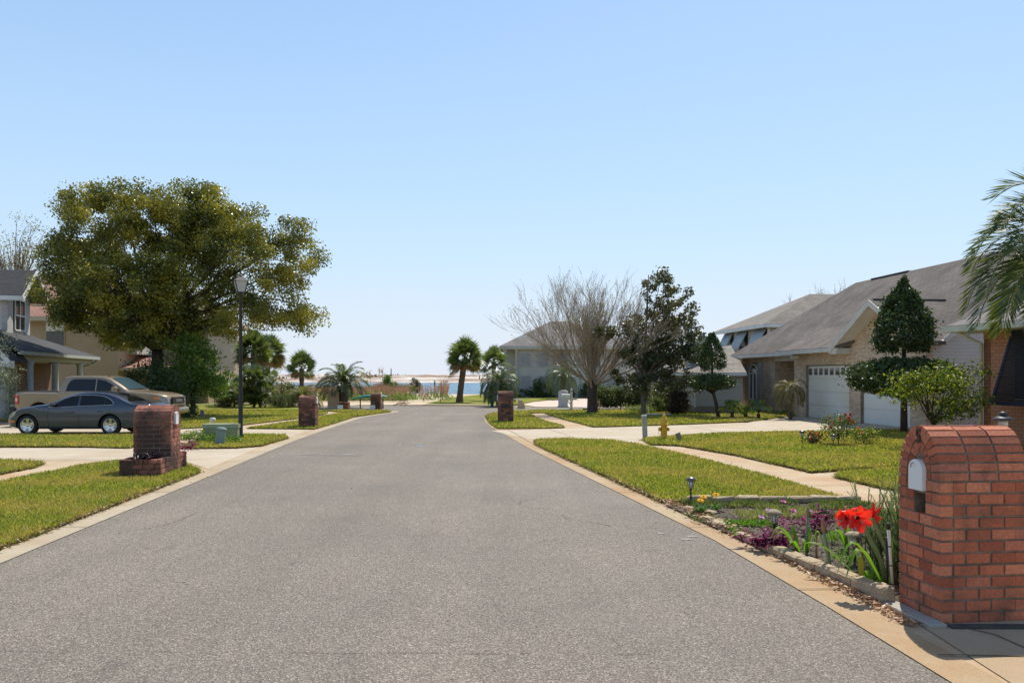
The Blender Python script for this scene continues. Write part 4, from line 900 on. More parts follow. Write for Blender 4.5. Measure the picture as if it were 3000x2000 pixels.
slab("windscreen", 1.40, .985, 2.05, 1.262, .70, .56, tint, saloon); slab("rear_window", 3.30, 1.255, 3.86, 1.03, .52, .64, tint, saloon)
for s in (-1, 1):
    for ax in (fa, ra_): wheel(saloon, ax, s * .76, s, .315, .215, .2, M("alloy", (.62, .61, .58), (.55, .54, .52), 9, .25, metal=.9), 5, .2)
# --- sand coloured pickup, nose to the right (model nose x=0 then turned)
pick = thing("pickup_truck", "sand coloured crew cab pickup truck parked behind the dark grey car", "pickup truck", (-12.4, 29.55, .009), R(180)); pick.scale = (.91, .95, 1.0)
sm_ = paint("sand_truck_paint", (.24, .185, .12), (.26, .2, .13), .2, .35)
topT = [(0, .72), (.03, 1.02), (.12, 1.10), (.5, 1.19), (1.2, 1.25), (1.55, 1.29), (1.9, 1.5), (2.3, 1.71), (2.6, 1.79), (3.1, 1.82), (3.9, 1.81), (4.1, 1.77), (4.26, 1.5), (4.3, 1.28), (4.34, 1.225), (5.95, 1.235), (6.05, 1.22), (6.1, .75)]
botT = [(0, .42), (.3, .36), (1.0, .36), (5.6, .42), (6.1, .55)]
xsT = [0, .02, .06, .12, .25, .4, .6, .8, 1.0, 1.2, 1.4, 1.55, 1.7, 1.9, 2.1, 2.3, 2.45, 2.6, 2.85, 3.1, 3.4, 3.7, 3.9, 4.02, 4.1, 4.18, 4.26, 4.3, 4.34, 4.5, 4.8, 5.2, 5.6, 5.95, 6.05, 6.1]
o, hwT = vehicle_body(topT, botT, .98, 1.24, .28, xsT, "body", sm_, pick, [(1.02, .41), (5.05, .41)], .8, .48, .025)
for s in (-1, 1):
    panel("side_window", [(1.86, 1.28), (2.2, 1.52), (2.5, 1.66), (2.8, 1.71), (2.8, 1.28)], hwT, s, tint, pick, .012)
    panel("side_window", [(2.86, 1.28), (2.86, 1.71), (3.7, 1.71), (3.85, 1.66), (3.95, 1.5), (4.0, 1.28)], hwT, s, tint, pick, .012)
    for L_ in ([(2.83, 1.74), (2.83, .5)], [(4.02, 1.3), (3.98, .9), (3.9, .5)], [(1.7, 1.28), (1.62, .9), (1.64, .5)], [(4.31, 1.26), (4.31, .5)]):
        b = MB(); b.tube([(x, s * (hwT(x, z) + .0005), z) for x, z in L_], .007, 4); b.build("door_seam", seam, pick)
    b = MB(); b.box(1.92, 2.12, s * 1.10 - .1, s * 1.10 + .1, 1.24, 1.45, 0, None, .05); mi = b.build("wing_mirror", sm_, pick); b = MB(); b.box(1.95, 2.05, s * 1.02 - .08, s * 1.02 + .08, 1.19, 1.25); b.build("mirror_arm", black_m, mi)
    panel("headlight", [(.03, .88), (.05, 1.02), (.2, 1.08), (.38, 1.08), (.30, .98), (.2, .88)], hwT, s, glassmat("truck_headlight", (.25, .3, .33), .08), pick, .012)
    panel("side_marker", [(.30, .99), (.36, 1.065), (.52, 1.06), (.50, 1.0)], hwT, s, M("amber", (.95, .25, .02), (.85, .2, .02), 9, .3), pick, .016)
    panel("tail_light", [(5.9, .80), (5.9, 1.12), (6.07, 1.12), (6.08, .8)], hwT, s, M("tail_bright_red", (.75, .02, .015), (.6, .015, .01), 8, .3), pick, .012)
    panel("reverse_light", [(5.95, .91), (5.95, 1.02), (6.05, 1.02), (6.05, .91)], hwT, s, white_m, pick, .02)
    ar = [(5.05 + .53 * math.cos(a), .41 + .53 * math.sin(a)) for a in np.linspace(0, math.pi, 14)]
    b = MB(); b.tube([(x, s * (hwT(x, min(z, .9)) - .01), z) for x, z in ar], .035, 6); b.build("wheel_arch", sm_, pick)
    ar = [(1.02 + .53 * math.cos(a), .41 + .53 * math.sin(a)) for a in np.linspace(0, math.pi, 14)]
    b = MB(); b.tube([(x, s * (hwT(max(x, .3), min(z, .9)) - .01), z) for x, z in ar], .035, 6); b.build("wheel_arch", sm_, pick)
    for xx in (2.6, 3.75): b = MB(); b.box(xx - .1, xx + .1, s * (hwT(xx, 1.05) + .02) - .015, s * (hwT(xx, 1.05) + .02) + .015, 1.04, 1.07, 0, None, .008); b.build("door_handle", sm_, pick)
    for ax in (1.02, 5.05): wheel(pick, ax, s * .84, s, .41, .25, .26, M("truck_alloy", (.35, .35, .35), (.3, .3, .3), 9, .3, metal=.9), 6, .18)
slab("windscreen", 1.58, 1.325, 2.32, 1.74, .80, .66, glassmat("windscreen_glass", (.05, .09, .11), .05), pick)
b = MB(); b.box(-.045, .03, -.56, .56, .80, 1.03, 0, None, .02); gr = b.build("grille", M("grille_black", (.02, .02, .022)), pick)
b = MB(); b.box(-.055, .0, -.60, .60, 1.03, 1.075, 0, None, .01); b.box(-.055, .0, -.60, .60, .76, .80, 0, None, .01); b.build("grille_surround", sm_, pick)
digit("TOYOTA", .14, M("emblem_grey", (.45, .45, .44)), pick, (-.052, 0, .91), (R(90), 0, R(-90)), "grille_lettering")
b = MB(); b.box(-.10, .2, -.90, .90, .45, .66, 0, None, .05); b.build("front_bumper", sm_, pick)
b = MB(); b.box(-.105, .0, -.8, .8, .52, .60, 0, None, .02); b.build("bumper_trim", M("bumper_silver", (.5, .5, .5), None, 4, .3, metal=.7), pick)
b = MB(); b.box(6.06, 6.22, -.92, .92, .50, .68, 0, None, .03); b.build("rear_bumper", black_m, pick)
b = MB(); b.box(4.36, 6.05, -.80, .80, 1.262, 1.275); b.build("bed_dark_interior", black_m, pick)  # flat black sheet standing in for the dark inside of the truck bed
b = MB(); b.tube([(2.5, .55, 1.8), (2.5, .55, 1.83)], .03, 6); b.build("antenna", black_m, pick)
# ================================================================ houses
tanbrick = brickmat("tan_brick", (0.66, 0.48, 0.33), (0.36, 0.23, 0.15), (0.60, 0.53, 0.43), .2, .075, .011, (0.30, 0.20, 0.14))
orangebrick = brickmat("orange_brick", (0.50, 0.22, 0.12), (0.44, 0.18, 0.10), (0.22, 0.12, 0.08), .21, .09, .008, (0.38, 0.15, 0.08))
redbrick = brickmat("porch_brick", (0.22, 0.09, 0.07), (0.15, 0.07, 0.055), (0.2, 0.16, 0.14), .2, .075, .011)
siding_white = sidingmat("white_siding", (0.60, 0.57, 0.52)); siding_tan = sidingmat("tan_siding", (0.46, 0.33, 0.20)); siding_grey = sidingmat("grey_siding", (0.50, 0.48, 0.42))
roof_brown = shinglemat("brown_shingles", (0.155, 0.128, 0.112), (0.115, 0.094, 0.083), streak=.4); roof_pink = shinglemat("pink_shingles", (0.42, 0.22, 0.16), (0.35, 0.18, 0.13)); roof_dark = shinglemat("dark_shingles", (0.065, 0.066, 0.072), (0.05, 0.05, 0.056)); roof_grey = shinglemat("grey_shingles", (0.20, 0.185, 0.18), (0.17, 0.155, 0.15)); roof_tan = shinglemat("tan_shingles", (0.24, 0.205, 0.17), (0.19, 0.165, 0.14))
door_m = M("garage_door_white", (0.76, 0.75, 0.71), (0.72, 0.71, 0.67), 1, .5)
door_warm = M("garage_door_stain", (0.76, 0.75, 0.71), (0.70, 0.66, 0.55), .8, .5)
def roofpiece(name, vs, fs, mat, parent, th=.14):
    "roof planes with thickness: each face extruded downward"
    b = MB()
    for f in fs:
        p = [Vector(vs[i]) for i in f]; n_ = len(p)
        nr = (p[1] - p[0]).cross(p[2] - p[0]).normalized()
        if nr.z < 0: p = p[::-1]; nr = -nr
        q = [a - Vector((0, 0, th)) for a in p]
        b.add(p + q, [list(range(n_)), list(range(n_, 2 * n_))[::-1]] + [[i, (i + 1) % n_, n_ + (i + 1) % n_, n_ + i] for i in range(n_)])
    return b.build(name, mat, parent)
def fascia(lines, parent, mat=None, h=.16, d=.05, name="gutter", drop=.02):
    b = MB()
    for p0, p1 in lines:
        p0, p1 = Vector(p0), Vector(p1); D_ = (p1 - p0); D_.z = 0; q = Vector((-D_.y, D_.x, 0)).normalized() * d / 2
        u = Vector((0, 0, h)); dn = Vector((0, 0, drop))
        vs = [p0 + q - dn, p1 + q - dn, p1 - q - dn, p0 - q - dn, p0 + q - dn - u, p1 + q - dn - u, p1 - q - dn - u, p0 - q - dn - u]
        b.add(vs, [[0, 1, 2, 3], [7, 6, 5, 4], [0, 1, 5, 4], [1, 2, 6, 5], [2, 3, 7, 6], [3, 0, 4, 7]])
    return b.build(name, mat or trim_m, parent)
def part(name, mat, parent, *boxes):
    b = MB()
    for bx in boxes: b.box(*bx)
    return b.build(name, mat, parent)
# ---- tan brick house on the right with two garage doors
H = thing("brick_house", "tan brick house with grey brown roof and two white garage doors on the right", "house", (13.5, 30, 0), math.atan(.1))
WZ = 2.86
g1 = (1.55, 5.25); g2 = (-2.5, .72)
part("wall", tanbrick, H, (0, .25, g2[1], g1[0], 0, WZ), (0, .25, g1[1], 6.35, 0, WZ), (0, .25, g1[0], g1[1], 2.30, WZ), (0, .25, g2[0], g2[1], 2.30, WZ), (0, .25, -3.4, g2[0], 0, WZ),
     (.25, 2.0, 6.15, 6.35, 0, WZ), (1.75, 1.95, 6.35, 10.1, 0, WZ), (.75, 1.0, 10.1, 12.2, 0, WZ), (.75, 1.0, 13.25, 14.4, 0, WZ), (.75, 1.0, 12.2, 13.25, 0, .55), (.75, 1.0, 12.2, 13.25, 2.55, WZ), (1.0, 1.95, 10.1, 10.3, 0, WZ), (1.0, 8.5, 14.2, 14.4, 0, WZ))
b = MB(); b.add([(-.003, -3.8, WZ), (-.003, 1.86, WZ), (-.003, -1.0, 4.43), (.25, -3.8, WZ), (.25, 1.86, WZ), (.25, -1.0, 4.43)], [[0, 1, 2], [5, 4, 3], [0, 1, 4, 3], [1, 2, 5, 4], [2, 0, 3, 5]]); b.build("gable_wall", tanbrick, H)
for (y0, y1), st in ((g1, door_warm), (g2, door_m)):
    b = MB(); b.box(.16, .2, y0, y1, 0, 2.28)
    for i in range(4): b.box(.135, .16, y0 + .02, y1 - .02, .02 + i * .57, .55 + i * .57, 0, None, .012)
    gd = b.build("garage_door", st, H); nw = 8 if y1 - y0 > 3.4 else 7; b = MB()
    for k in range(nw):
        c_ = y0 + (y1 - y0) * (k + .5) / nw; b.box(.120, .14, c_ - .14, c_ + .14, 1.88, 2.16)
    b.build("door_windows", glass_m, gd)
    part("door_frame", trim_m, H, (.02, .16, y0 - .14, y0 - .0, 0, 2.3), (.02, .16, y1 + .0, y1 + .14, 0, 2.3), (.02, .16, y0 - .14, y1 + .14, 2.3, 2.38))
# arched window with shutters
wn = part("window", white_m, H, (.66, .78, 12.2, 12.28, .55, 2.05), (.66, .78, 13.17, 13.25, .55, 2.05), (.66, .78, 12.2, 13.25, .52, .60), (.66, .78, 12.28, 13.17, 1.93, 2.0), (.66, .77, 12.70, 12.75, .6, 1.93))
b = MB(); n_ = 12; b.add([(.74, 12.725 + .45 * math.cos(math.pi * i / n_), 2.0 + .42 * math.sin(math.pi * i / n_)) for i in range(n_ + 1)] + [(.74, 12.28, .6), (.74, 13.17, .6)], [list(range(n_ + 1)), [0, n_, n_ + 1, n_ + 2]]); b.build("pane", glass_m, wn)
b = MB(); b.tube([(.72, 12.725 + .48 * math.cos(math.pi * i / n_), 2.0 + .45 * math.sin(math.pi * i / n_)) for i in range(n_ + 1)], .04, 4); b.build("frame_arch", white_m, wn)
for y0, y1 in ((11.62, 12.15), (13.3, 13.83)):
    b = MB(); b.box(.68, .74, y0, y1, .5, 2.5, 0, None, .01)
    for k in range(3): b.box(.665, .69, y0 + .03 + k * .145, y0 + .145 + k * .145, .52, 2.48)
    b.build("shutter", M("grey_shutter", (.42, .40, .37), (.36, .34, .31)), H)
part("porch_door", M("dark_door", (.03, .025, .02)), H, (1.70, 1.76, 6.8, 7.7, .1, 2.2))
# siding end wall toward the camera, with rake
b = MB(); b.add([(.26, -3.38, 0), (9.4, -3.38, 0), (9.4, -3.38, 2.9), (4.7, -3.38, 6.2), (.26, -3.38, 2.9), (.26, -3.2, 0), (9.4, -3.2, 0), (9.4, -3.2, 2.9), (4.7, -3.2, 6.2), (.26, -3.2, 2.9)], [[0, 1, 2, 3, 4], [9, 8, 7, 6, 5], [0, 1, 6, 5], [1, 2, 7, 6], [2, 3, 8, 7], [3, 4, 9, 8], [4, 0, 5, 9]]); b.build("end_wall", siding_white, H)
EZ = 2.98; RZ = 6.5
v = [(.25, -3.75, EZ), (.25, 14.9, EZ), (4.7, 9.5, RZ), (4.7, -3.75, RZ), (9.4, -3.75, EZ), (9.4, 14.9, EZ)]
rf = roofpiece("roof", v, [[0, 1, 2, 3], [1, 5, 2], [5, 4, 3, 2]], roof_brown, H)
part("ridge_vent", M("ridge_dark", (.09, .07, .06)), rf, (4.62, 4.78, 5.0, 8.0, RZ - .03, RZ + .025))
v = [(-.6, 1.4, EZ), (-.6, 6.95, EZ), (1.77, 5.1, 4.14), (1.77, .2, 4.14), (1.77, 6.6, 4.1)]
roofpiece("garage_roof", v, [[0, 1, 2, 3], [1, 4, 2]], roof_brown, H, .12)
ap = 4.62; v = [(-.62, -1.0, ap), (2.5, -1.0, ap), (-.62, 1.92, 2.98), (.35, 1.92, 2.98), (-.62, -3.92, 2.98), (.35, -3.92, 2.98)]
roofpiece("gable_roof", v, [[0, 2, 3, 1], [0, 1, 5, 4]], roof_brown, H, .12)
part("ridge_cap", M("ridge_dark", (.09, .07, .06)), H, (-.5, 2.3, -1.08, -.92, ap - .03, ap + .015))
b = MB()
for y0, y1 in ((-1.0, 1.95), (-3.95, -1.0)):
    z0, z1 = (ap, 2.96) if y0 == -1.0 else (2.96, ap)
    b.add([(-.66, y0, z0 - .02), (-.66, y1, z1 - .02), (-.66, y1, z1 - .24), (-.66, y0, z0 - .24), (-.61, y0, z0 - .02), (-.61, y1, z1 - .02), (-.61, y1, z1 - .24), (-.61, y0, z0 - .24)], [[0, 1, 2, 3], [7, 6, 5, 4], [0, 1, 5, 4], [1, 2, 6, 5], [2, 3, 7, 6], [3, 0, 4, 7]])
b.build("bargeboard", trim_m, H)
roofpiece("gable_soffit", [(-.6, -1.0, ap - .16), (-.01, -1.0, ap - .16), (-.6, 1.85, 2.86), (-.01, 1.85, 2.86), (-.6, -3.85, 2.86), (-.01, -3.85, 2.86)], [[0, 2, 3, 1], [0, 1, 5, 4]], trim_m, H, .04)
fascia([((-.62, 1.7, EZ), (-.62, 6.97, EZ)), ((.22, 6.9, EZ), (.22, 14.92, EZ)), ((.22, 14.92, EZ), (9.4, 14.92, EZ))], H, trim_m, .17, .09)
b = MB(); b.add([(.25, -3.78, EZ), (4.7, -3.78, RZ), (4.7, -3.78, RZ - .22), (.25, -3.78, EZ - .22), (.25, -3.72, EZ), (4.7, -3.72, RZ), (4.7, -3.72, RZ - .22), (.25, -3.72, EZ - .22)], [[0, 1, 2, 3], [7, 6, 5, 4], [0, 1, 5, 4], [1, 2, 6, 5], [2, 3, 7, 6], [3, 0, 4, 7]]); b.build("rake_board", trim_m, H)
part("eave_return", trim_m, H, (-.62, .0, 1.36, 1.92, 2.70, 2.93))
part("garage_soffit", trim_m, H, (-.55, .0, 1.93, 6.35, WZ - .04, WZ))
part("porch_soffit", trim_m, H, (.26, .75, 6.4, 14.8, WZ - .04, WZ + .001), (1.0, 1.75, 6.36, 10.1, WZ - .3, WZ - .04), (.75, 1.0, 6.36, 10.1, WZ - .3, WZ - .001))
b = MB(); b.tube([(.22, 14.7, 2.8), (.6, 14.45, 2.5), (.68, 14.45, .2)], .04, 6); b.build("downpipe", trim_m, H)
part("floodlight", white_m, H, (-.3, -.0, 5.9, 6.1, 2.62, 2.74))
# ---- orange brick house at the right edge
H = thing("brick_house", "orange brick house with navy shutter at the right edge of the photo", "house", (12.62, 21.3, 0), R(10))
part("wall", orangebrick, H, (0, .25, -14, 0, 0, 3.02), (0, 11, -.25, 0, 0, 3.02))
part("soldier_course", M("soldier_brick", (.46, .19, .11), (.38, .15, .09), 14), H, (-.015, .0, -14, 0, 2.82, 3.02))
v = [(-.65, .65, 3.2), (-.65, -14.5, 3.2), (5.5, -14.5, 6.1), (5.5, -5.2, 6.1), (12, .65, 3.2), (12, -14.5, 3.2)]
roofpiece("roof", v, [[0, 1, 2, 3], [0, 3, 4], [4, 3, 2, 5]], shinglemat("grey_brown_shingles", (0.26, 0.23, 0.22), (0.20, 0.175, 0.165)), H)
fascia([((-.68, .7, 3.2), (-.68, -14.5, 3.2)), ((-.7, .68, 3.2), (11, .68, 3.2))], H, M("cream_gutter", (.60, .58, .47), (.52, .5, .4)), .17, .12)
part("soffit", trim_m, H, (-.6, 0, -14, .6, 3.0, 3.03)); part("soffit", trim_m, H, (.001, 11, .001, .6, 3.0, 3.028))
b = MB(); b.tube([(-.5, .35, 3.02), (-.35, .15, 2.85), (-.06, .02, 2.7), (-.06, .06, .1)], .05, 8); b.build("downpipe", M("cream_gutter", (.60, .58, .47)), H)
b = MB(); navy = M("navy_frame", (.018, .018, .045), (.022, .022, .05))
Y0, Y1 = -2.6, -1.05; zt, zb_, off = 3.0, 1.15, .62
def shp(y, f): return (-.03 - off * f, y, zt + (zb_ - zt) * f)
for y in (Y0, Y1):
    b.add([shp(y - .04, 0), shp(y + .04, 0), shp(y + .04, 1), shp(y - .04, 1)] + [(p[0] - .05, p[1], p[2] - .02) for p in (shp(y - .04, 0), shp(y + .04, 0), shp(y + .04, 1), shp(y - .04, 1))], [[0, 1, 2, 3], [7, 6, 5, 4], [0, 1, 5, 4], [1, 2, 6, 5], [2, 3, 7, 6], [3, 0, 4, 7]])
for f in (0, 1): p = shp(0, f); b.box(p[0] - .05, p[0] + .02, Y0, Y1, p[2] - .05, p[2] + .05)
b.build("shutter_frame", navy, H); b = MB()
for i in range(34):
    f = (i + .5) / 34; p = shp(0, f); b.box(p[0] - .035, p[0] + .03, Y0, Y1, p[2] - .024, p[2] + .024)
b.build("shutter_louvres", M("dark_louvre", (.012, .012, .016)), H)
wn = part("window_frame", white_m, H, (-.02, .02, Y0, Y1, 1.2, 1.26), (-.02, .02, Y0, Y0 + .06, 1.2, 2.9)); part("pane", glass_m, wn, (-.01, .01, Y0, Y1, 1.26, 2.9))
# ---- two storey pale siding house with bahama shutters
H = thing("siding_house", "two storey pale siding house with tilted white shutters and a chimney behind the topiary", "house", (0, 0, 0), 0)
part("wall", siding_grey, H, (8.95, 9.15, 39.2, 47, .35, 2.0), (8.95, 11.3, 39.0, 39.2, .35, 2.02), (11.1, 11.3, 39.2, 47, .35, 2.02), (9.15, 11.1, 46.8, 47, .35, 2.0))
part("corner_trim", white_m, H, (8.92, 9.0, 38.97, 39.05, .3, 2.0)); part("foundation", M("block_foundation", (.33, .26, .20), (.25, .2, .16)), H, (8.97, 11.28, 39.02, 39.2, -.02, .35), (8.97, 9.15, 39.2, 47, -.02, .35))
part("side_wing", siding_grey, H, (8.0, 8.95, 43.0, 47, .0, 2.1), (8.0, 8.2, 42.95, 43.0, 0, 2.1))
wn = part("window", white_m, H, (8.30, 8.86, 42.93, 43.0, .65, 1.5)); part("pane", M("tan_blind", (.45, .34, .26), (.4, .3, .22)), wn, (8.36, 8.80, 42.91, 42.93, .72, 1.43)); part("mullion", white_m, wn, (8.57, 8.60, 42.89, 42.91, .72, 1.43), (8.36, 8.8, 42.89, 42.91, 1.05, 1.08))
a0 = at(2124, 1013, 56.0); a1 = at(2252, 1013, 48.5)
def twall(z0, z1, A, B, C, mat, nm):
    b = MB(); p = [A, B, C]; vs = [(q[0], q[1], z0) for q in p] + [(q[0], q[1], z1) for q in p] + [(C[0], A[1], z0), (C[0], A[1], z1)]
    b.add(vs, [[0, 1, 4, 3], [1, 2, 5, 4], [2, 6, 7, 5], [6, 0, 3, 7], [3, 4, 5, 7]]); return b.build(nm, mat, H)
A_ = (a0.x, 56.0); B_ = (a1.x, 48.5); C_ = (22, 49.5)
twall(2.4, 4.95, A_, B_, C_, siding_grey, "upper_wall")
e0 = at(2092, 972, 57.0); e1 = at(2241, 949, 47.9); rz = 4.95
pk = at(2372, 861, 53.0); v = [(e0.x, e0.y, e0.z), (e1.x, e1.y, e0.z), (pk.x, pk.y, pk.z), (pk.x + 6, pk.y + .5, pk.z), (e1.x + 12, e1.y + 1, e0.z), (e0.x + 12, 58, e0.z)]
roofpiece("upper_roof", v, [[0, 1, 2], [1, 4, 3, 2], [0, 2, 3, 5]], roof_tan, H)
fascia([(v[0], v[1]), (v[1], v[4])], H, white_m, .2, .1)
part("corner_trim", white_m, H, (B_[0] - .06, B_[0] + .06, B_[1] - .06, B_[1] + .06, 3.0, 4.8))
v = [(8.6, 38.7, 2.0), (11.4, 38.7, 2.0), (13.6, 49.5, 3.75), (13.9, 56, 3.75), (8.6, 47.3, 2.05)]
roofpiece("lower_roof", v, [[0, 1, 2], [0, 2, 3], [0, 3, 4]], roof_tan, H, .1)
v = [(7.7, 42.6, 2.12), (8.9, 42.6, 2.25), (8.9, 47, 3.0), (7.7, 47, 2.9)]; roofpiece("side_roof", v, [[0, 1, 2, 3]], roof_grey, H, .1)
fascia([((8.6, 38.68, 2.0), (11.4, 38.68, 2.0)), ((8.58, 38.7, 2.0), (8.58, 47.3, 2.05))], H, white_m, .14, .08)
ch = part("chimney", siding_grey, H, (at(2022, 0, 42).x, at(2065, 0, 42).x, 42, 43, 1.6, 4.05)); part("chimney_cap", M("cap_dark", (.10, .09, .08)), ch, (at(2018, 0, 42).x, at(2069, 0, 42).x, 41.95, 43.05, 4.05, 4.12)); b = MB(); b.lathe([(.13, 4.12), (.13, 4.38), (.2, 4.38), (.2, 4.46), (.0, 4.47)], 12, 0, Matrix.Translation((at(2043, 0, 42.5).x, 42.5, 0))); b.build("flue", M("flue_metal", (.25, .25, .24)), ch)
dv = Vector((B_[0] - A_[0], B_[1] - A_[1], 0)); 
for f in (.02, .36, .76):
    p0 = Vector((*A_, 0)) + dv * f; p1 = Vector((*A_, 0)) + dv * (f + .2); nrm = Vector((-1, -.16, 0)).normalized()
    wn = MB(); q = [p0 + nrm * .02, p1 + nrm * .02]; wn.add([(*q[0].xy, 3.3), (*q[1].xy, 3.3), (*q[1].xy, 4.7), (*q[0].xy, 4.7)], [[0, 1, 2, 3]]); w_ = wn.build("window", glass_m, H)
    s_ = MB(); o_ = [p0 + nrm * .72, p1 + nrm * .72]
    s_.add([(*q[0].xy, 4.72), (*q[1].xy, 4.72), (*o_[1].xy, 3.45), (*o_[0].xy, 3.45), (*(q[0] + nrm * .05).xy, 4.74), (*(q[1] + nrm * .05).xy, 4.74), (*(o_[1] + nrm * .05).xy, 3.47), (*(o_[0] + nrm * .05).xy, 3.47)], [[0, 1, 2, 3], [4, 5, 6, 7], [0, 1, 5, 4], [1, 2, 6, 5], [2, 3, 7, 6], [3, 0, 4, 7]])
    for k in range(9):
        g_ = k / 8; a_ = q[0].lerp(q[1], g_) + nrm * .06; c_ = o_[0].lerp(o_[1], g_) + nrm * .06; s_.tube([(*a_.xy, 4.73), (*c_.xy, 3.46)], .03, 4)
    s_.build("bahama_shutter", M("pale_blue_shutter", (.56, .60, .62), (.50, .54, .56)), w_)
# ---- large pale mansion across the crossing
MX0, MX1, MY = at(1474, 0, 68).x, at(1850, 0, 68).x, 68.0
H = thing("pale_mansion", "large two storey pale house with grey hipped roof behind the bare tree", "house", (0, 0, 0), 0)
pale = M("pale_stucco", (.50, .48, .44), (.44, .42, .39), 1, .8)
zt_ = 4.3
part("wall", pale, H, (MX0 + .2, MX1, MY, MY + 12, 0, zt_), (MX0 + 1.2, MX0 + 4.2, MY - .6, MY - .001, 0, zt_ - .2))
e_ = at(1463, 1013, 67).x; r_ = at(1862, 0, 67).x; rz = at(0, 941, 74).z; ax0, ax1 = at(1612, 0, 74).x, at(1668, 0, 74).x
v = [(e_, 67, zt_ + .05), (r_ + .6, 67, zt_ + .05), (ax1, 74, rz), (ax0, 74, rz), (r_ + .6, 81, zt_ + .05), (e_, 81, zt_ + .05)]
roofpiece("roof", v, [[0, 1, 2, 3], [1, 4, 2], [4, 5, 3, 2], [5, 0, 3]], roof_grey, H)
fascia([((e_, 66.97, zt_ + .05), (r_ + .6, 66.97, zt_ + .05))], H, pale, .25, .1)
for px in (1540, 1592, 1650, 1700, 1752, 1800):
    for z0, z1 in ((.5, 1.9), (2.6, 3.8)):
        x_ = at(px, 0, 67.9).x; yy = MY - .62 if 1535 < px < 1610 else MY - .02
        if px == 1700 and z0 < 1: continue
        wn = part("window", pale, H, (x_ - .45, x_ + .45, yy - .05, yy, z0, z1)); part("pane", M("mansion_glass", (.30, .31, .32), (.25, .26, .28), 1, .15), wn, (x_ - .38, x_ + .38, yy - .07, yy - .05, z0 + .07, z1 - .07))
x_ = at(1700, 0, 67.9).x; part("entry_door", white_m, H, (x_ - .6, x_ + .6, MY - .1, MY - .001, 0, 2.3)); 
for k, px in enumerate((1480, 1513, 1680, 1722, 1765)):
    x_ = at(px, 0, 66.3).x; b = MB(); b.lathe([(.2, 0), (.2, .15), (.14, .2), (.12, 3.9), (.2, 4.0), (.2, 4.15)], 12, 0, Matrix.Translation((x_, 67.3, 0))); b.build("column", pale, H)
v = [(at(1860, 1100, 52).x, 52, at(0, 1050, 52).z), (at(2010, 0, 50).x, 52, at(0, 1050, 52).z), (at(2010, 0, 50).x, 56, at(0, 1012, 56).z), (at(1900, 0, 54).x, 56, at(0, 1012, 56).z)]
H2 = thing("pool_house", "low brown roofed building behind the magnolia and the white fence", "house"); roofpiece("roof", v, [[0, 1, 2, 3]], roof_brown, H2); part("wall", siding_grey, H2, (at(1868, 0, 52.5).x, at(2008, 0, 50).x, 52.5, 58, 0, v[0][2] - .1))
# ---- left: grey house with dark roof, porch and arched window
H = thing("porch_house", "grey white house with dark roof, arched window and columned porch at the left edge", "house", (-20.9, 34, 0), math.atan(.227))
part("wall", siding_white, H, (-9, -2.4, .2, 11.2, 0, 3.2), (-10, -2.75, 6.1, 8.95, 3.2, 5.85))
qm = M("whitewashed_brick", (.5, .49, .47), (.35, .34, .33), 12)
for y0, y1 in ((5.98, 6.7), (8.25, 9.0)): part("quoin", qm, H, (-2.95, -2.70, y0, y1, 3.6, 5.85))
b = MB(); b.add([(-2.75, 6.1, 5.85), (-2.75, 8.95, 5.85), (-2.75, 7.5, 7.0), (-2.9, 6.1, 5.85), (-2.9, 8.95, 5.85), (-2.9, 7.5, 7.0)], [[0, 1, 2], [5, 4, 3], [0, 1, 4, 3], [1, 2, 5, 4], [2, 0, 3, 5]]); b.build("gable_wall", siding_white, H)
n_ = 12; wy0, wy1 = 6.85, 8.15; cy = (wy0 + wy1) / 2; wr = (wy1 - wy0) / 2
b = MB(); b.add([(-2.68, cy + wr * math.cos(math.pi * i / n_), 5.7 + wr * 1.05 * math.sin(math.pi * i / n_)) for i in range(n_ + 1)] + [(-2.68, wy0, 4.15), (-2.68, wy1, 4.15)], [list(range(n_ + 1)), [0, n_, n_ + 1, n_ + 2]]); wn = b.build("window", glass_m, H)
b = MB(); b.tube([(-2.66, cy + wr * math.cos(math.pi * i / n_), 5.7 + wr * 1.05 * math.sin(math.pi * i / n_)) for i in range(n_ + 1)], .05, 4)
for z in (4.15, 4.9, 5.7): b.box(-2.69, -2.63, wy0, wy1, z - .03, z + .03)
for y in (wy0, cy, wy1): b.box(-2.69, -2.635, y - .03, y + .03, 4.15, 5.7)
for a in (45, 90, 135): b.tube([(-2.66, cy, 5.7), (-2.66, cy + wr * math.cos(R(a)), 5.7 + wr * 1.05 * math.sin(R(a)))], .02, 4)
b.build("frame", white_m, wn)
v = [(-1.9, 7.5, 7.25), (-12, 7.5, 7.25), (-1.9, 5.6, 5.78), (-12, 5.6, 5.78), (-1.9, 9.5, 5.78), (-12, 9.5, 5.78)]
roofpiece("tower_roof", v, [[0, 1, 3, 2], [0, 4, 5, 1]], roof_dark, H, .1)
b = MB()
for y0, z0, y1, z1 in ((7.5, 7.25, 5.55, 5.74), (7.5, 7.25, 9.55, 5.74)):
    b.add([(x_, y0, z0) for x_ in (-1.9, -1.85)] + [(x_, y1, z1) for x_ in (-1.9, -1.85)] + [(x_, y0, z0 - .28) for x_ in (-1.9, -1.85)] + [(x_, y1, z1 - .28) for x_ in (-1.9, -1.85)], [[0, 1, 3, 2], [4, 6, 7, 5], [0, 4, 5, 1], [2, 3, 7, 6], [0, 2, 6, 4], [1, 5, 7, 3]])
b.build("bargeboard", white_m, H); fascia([((-1.9, 5.6, 5.78), (-12, 5.6, 5.78))], H, white_m, .22, .06, "fascia")
part("soffit", trim_m, H, (-2.7, -1.95, 5.65, 6.1, 5.55, 5.6)); part("soffit", trim_m, H, (-2.7, -1.95, 8.95, 9.45, 5.55, 5.6))
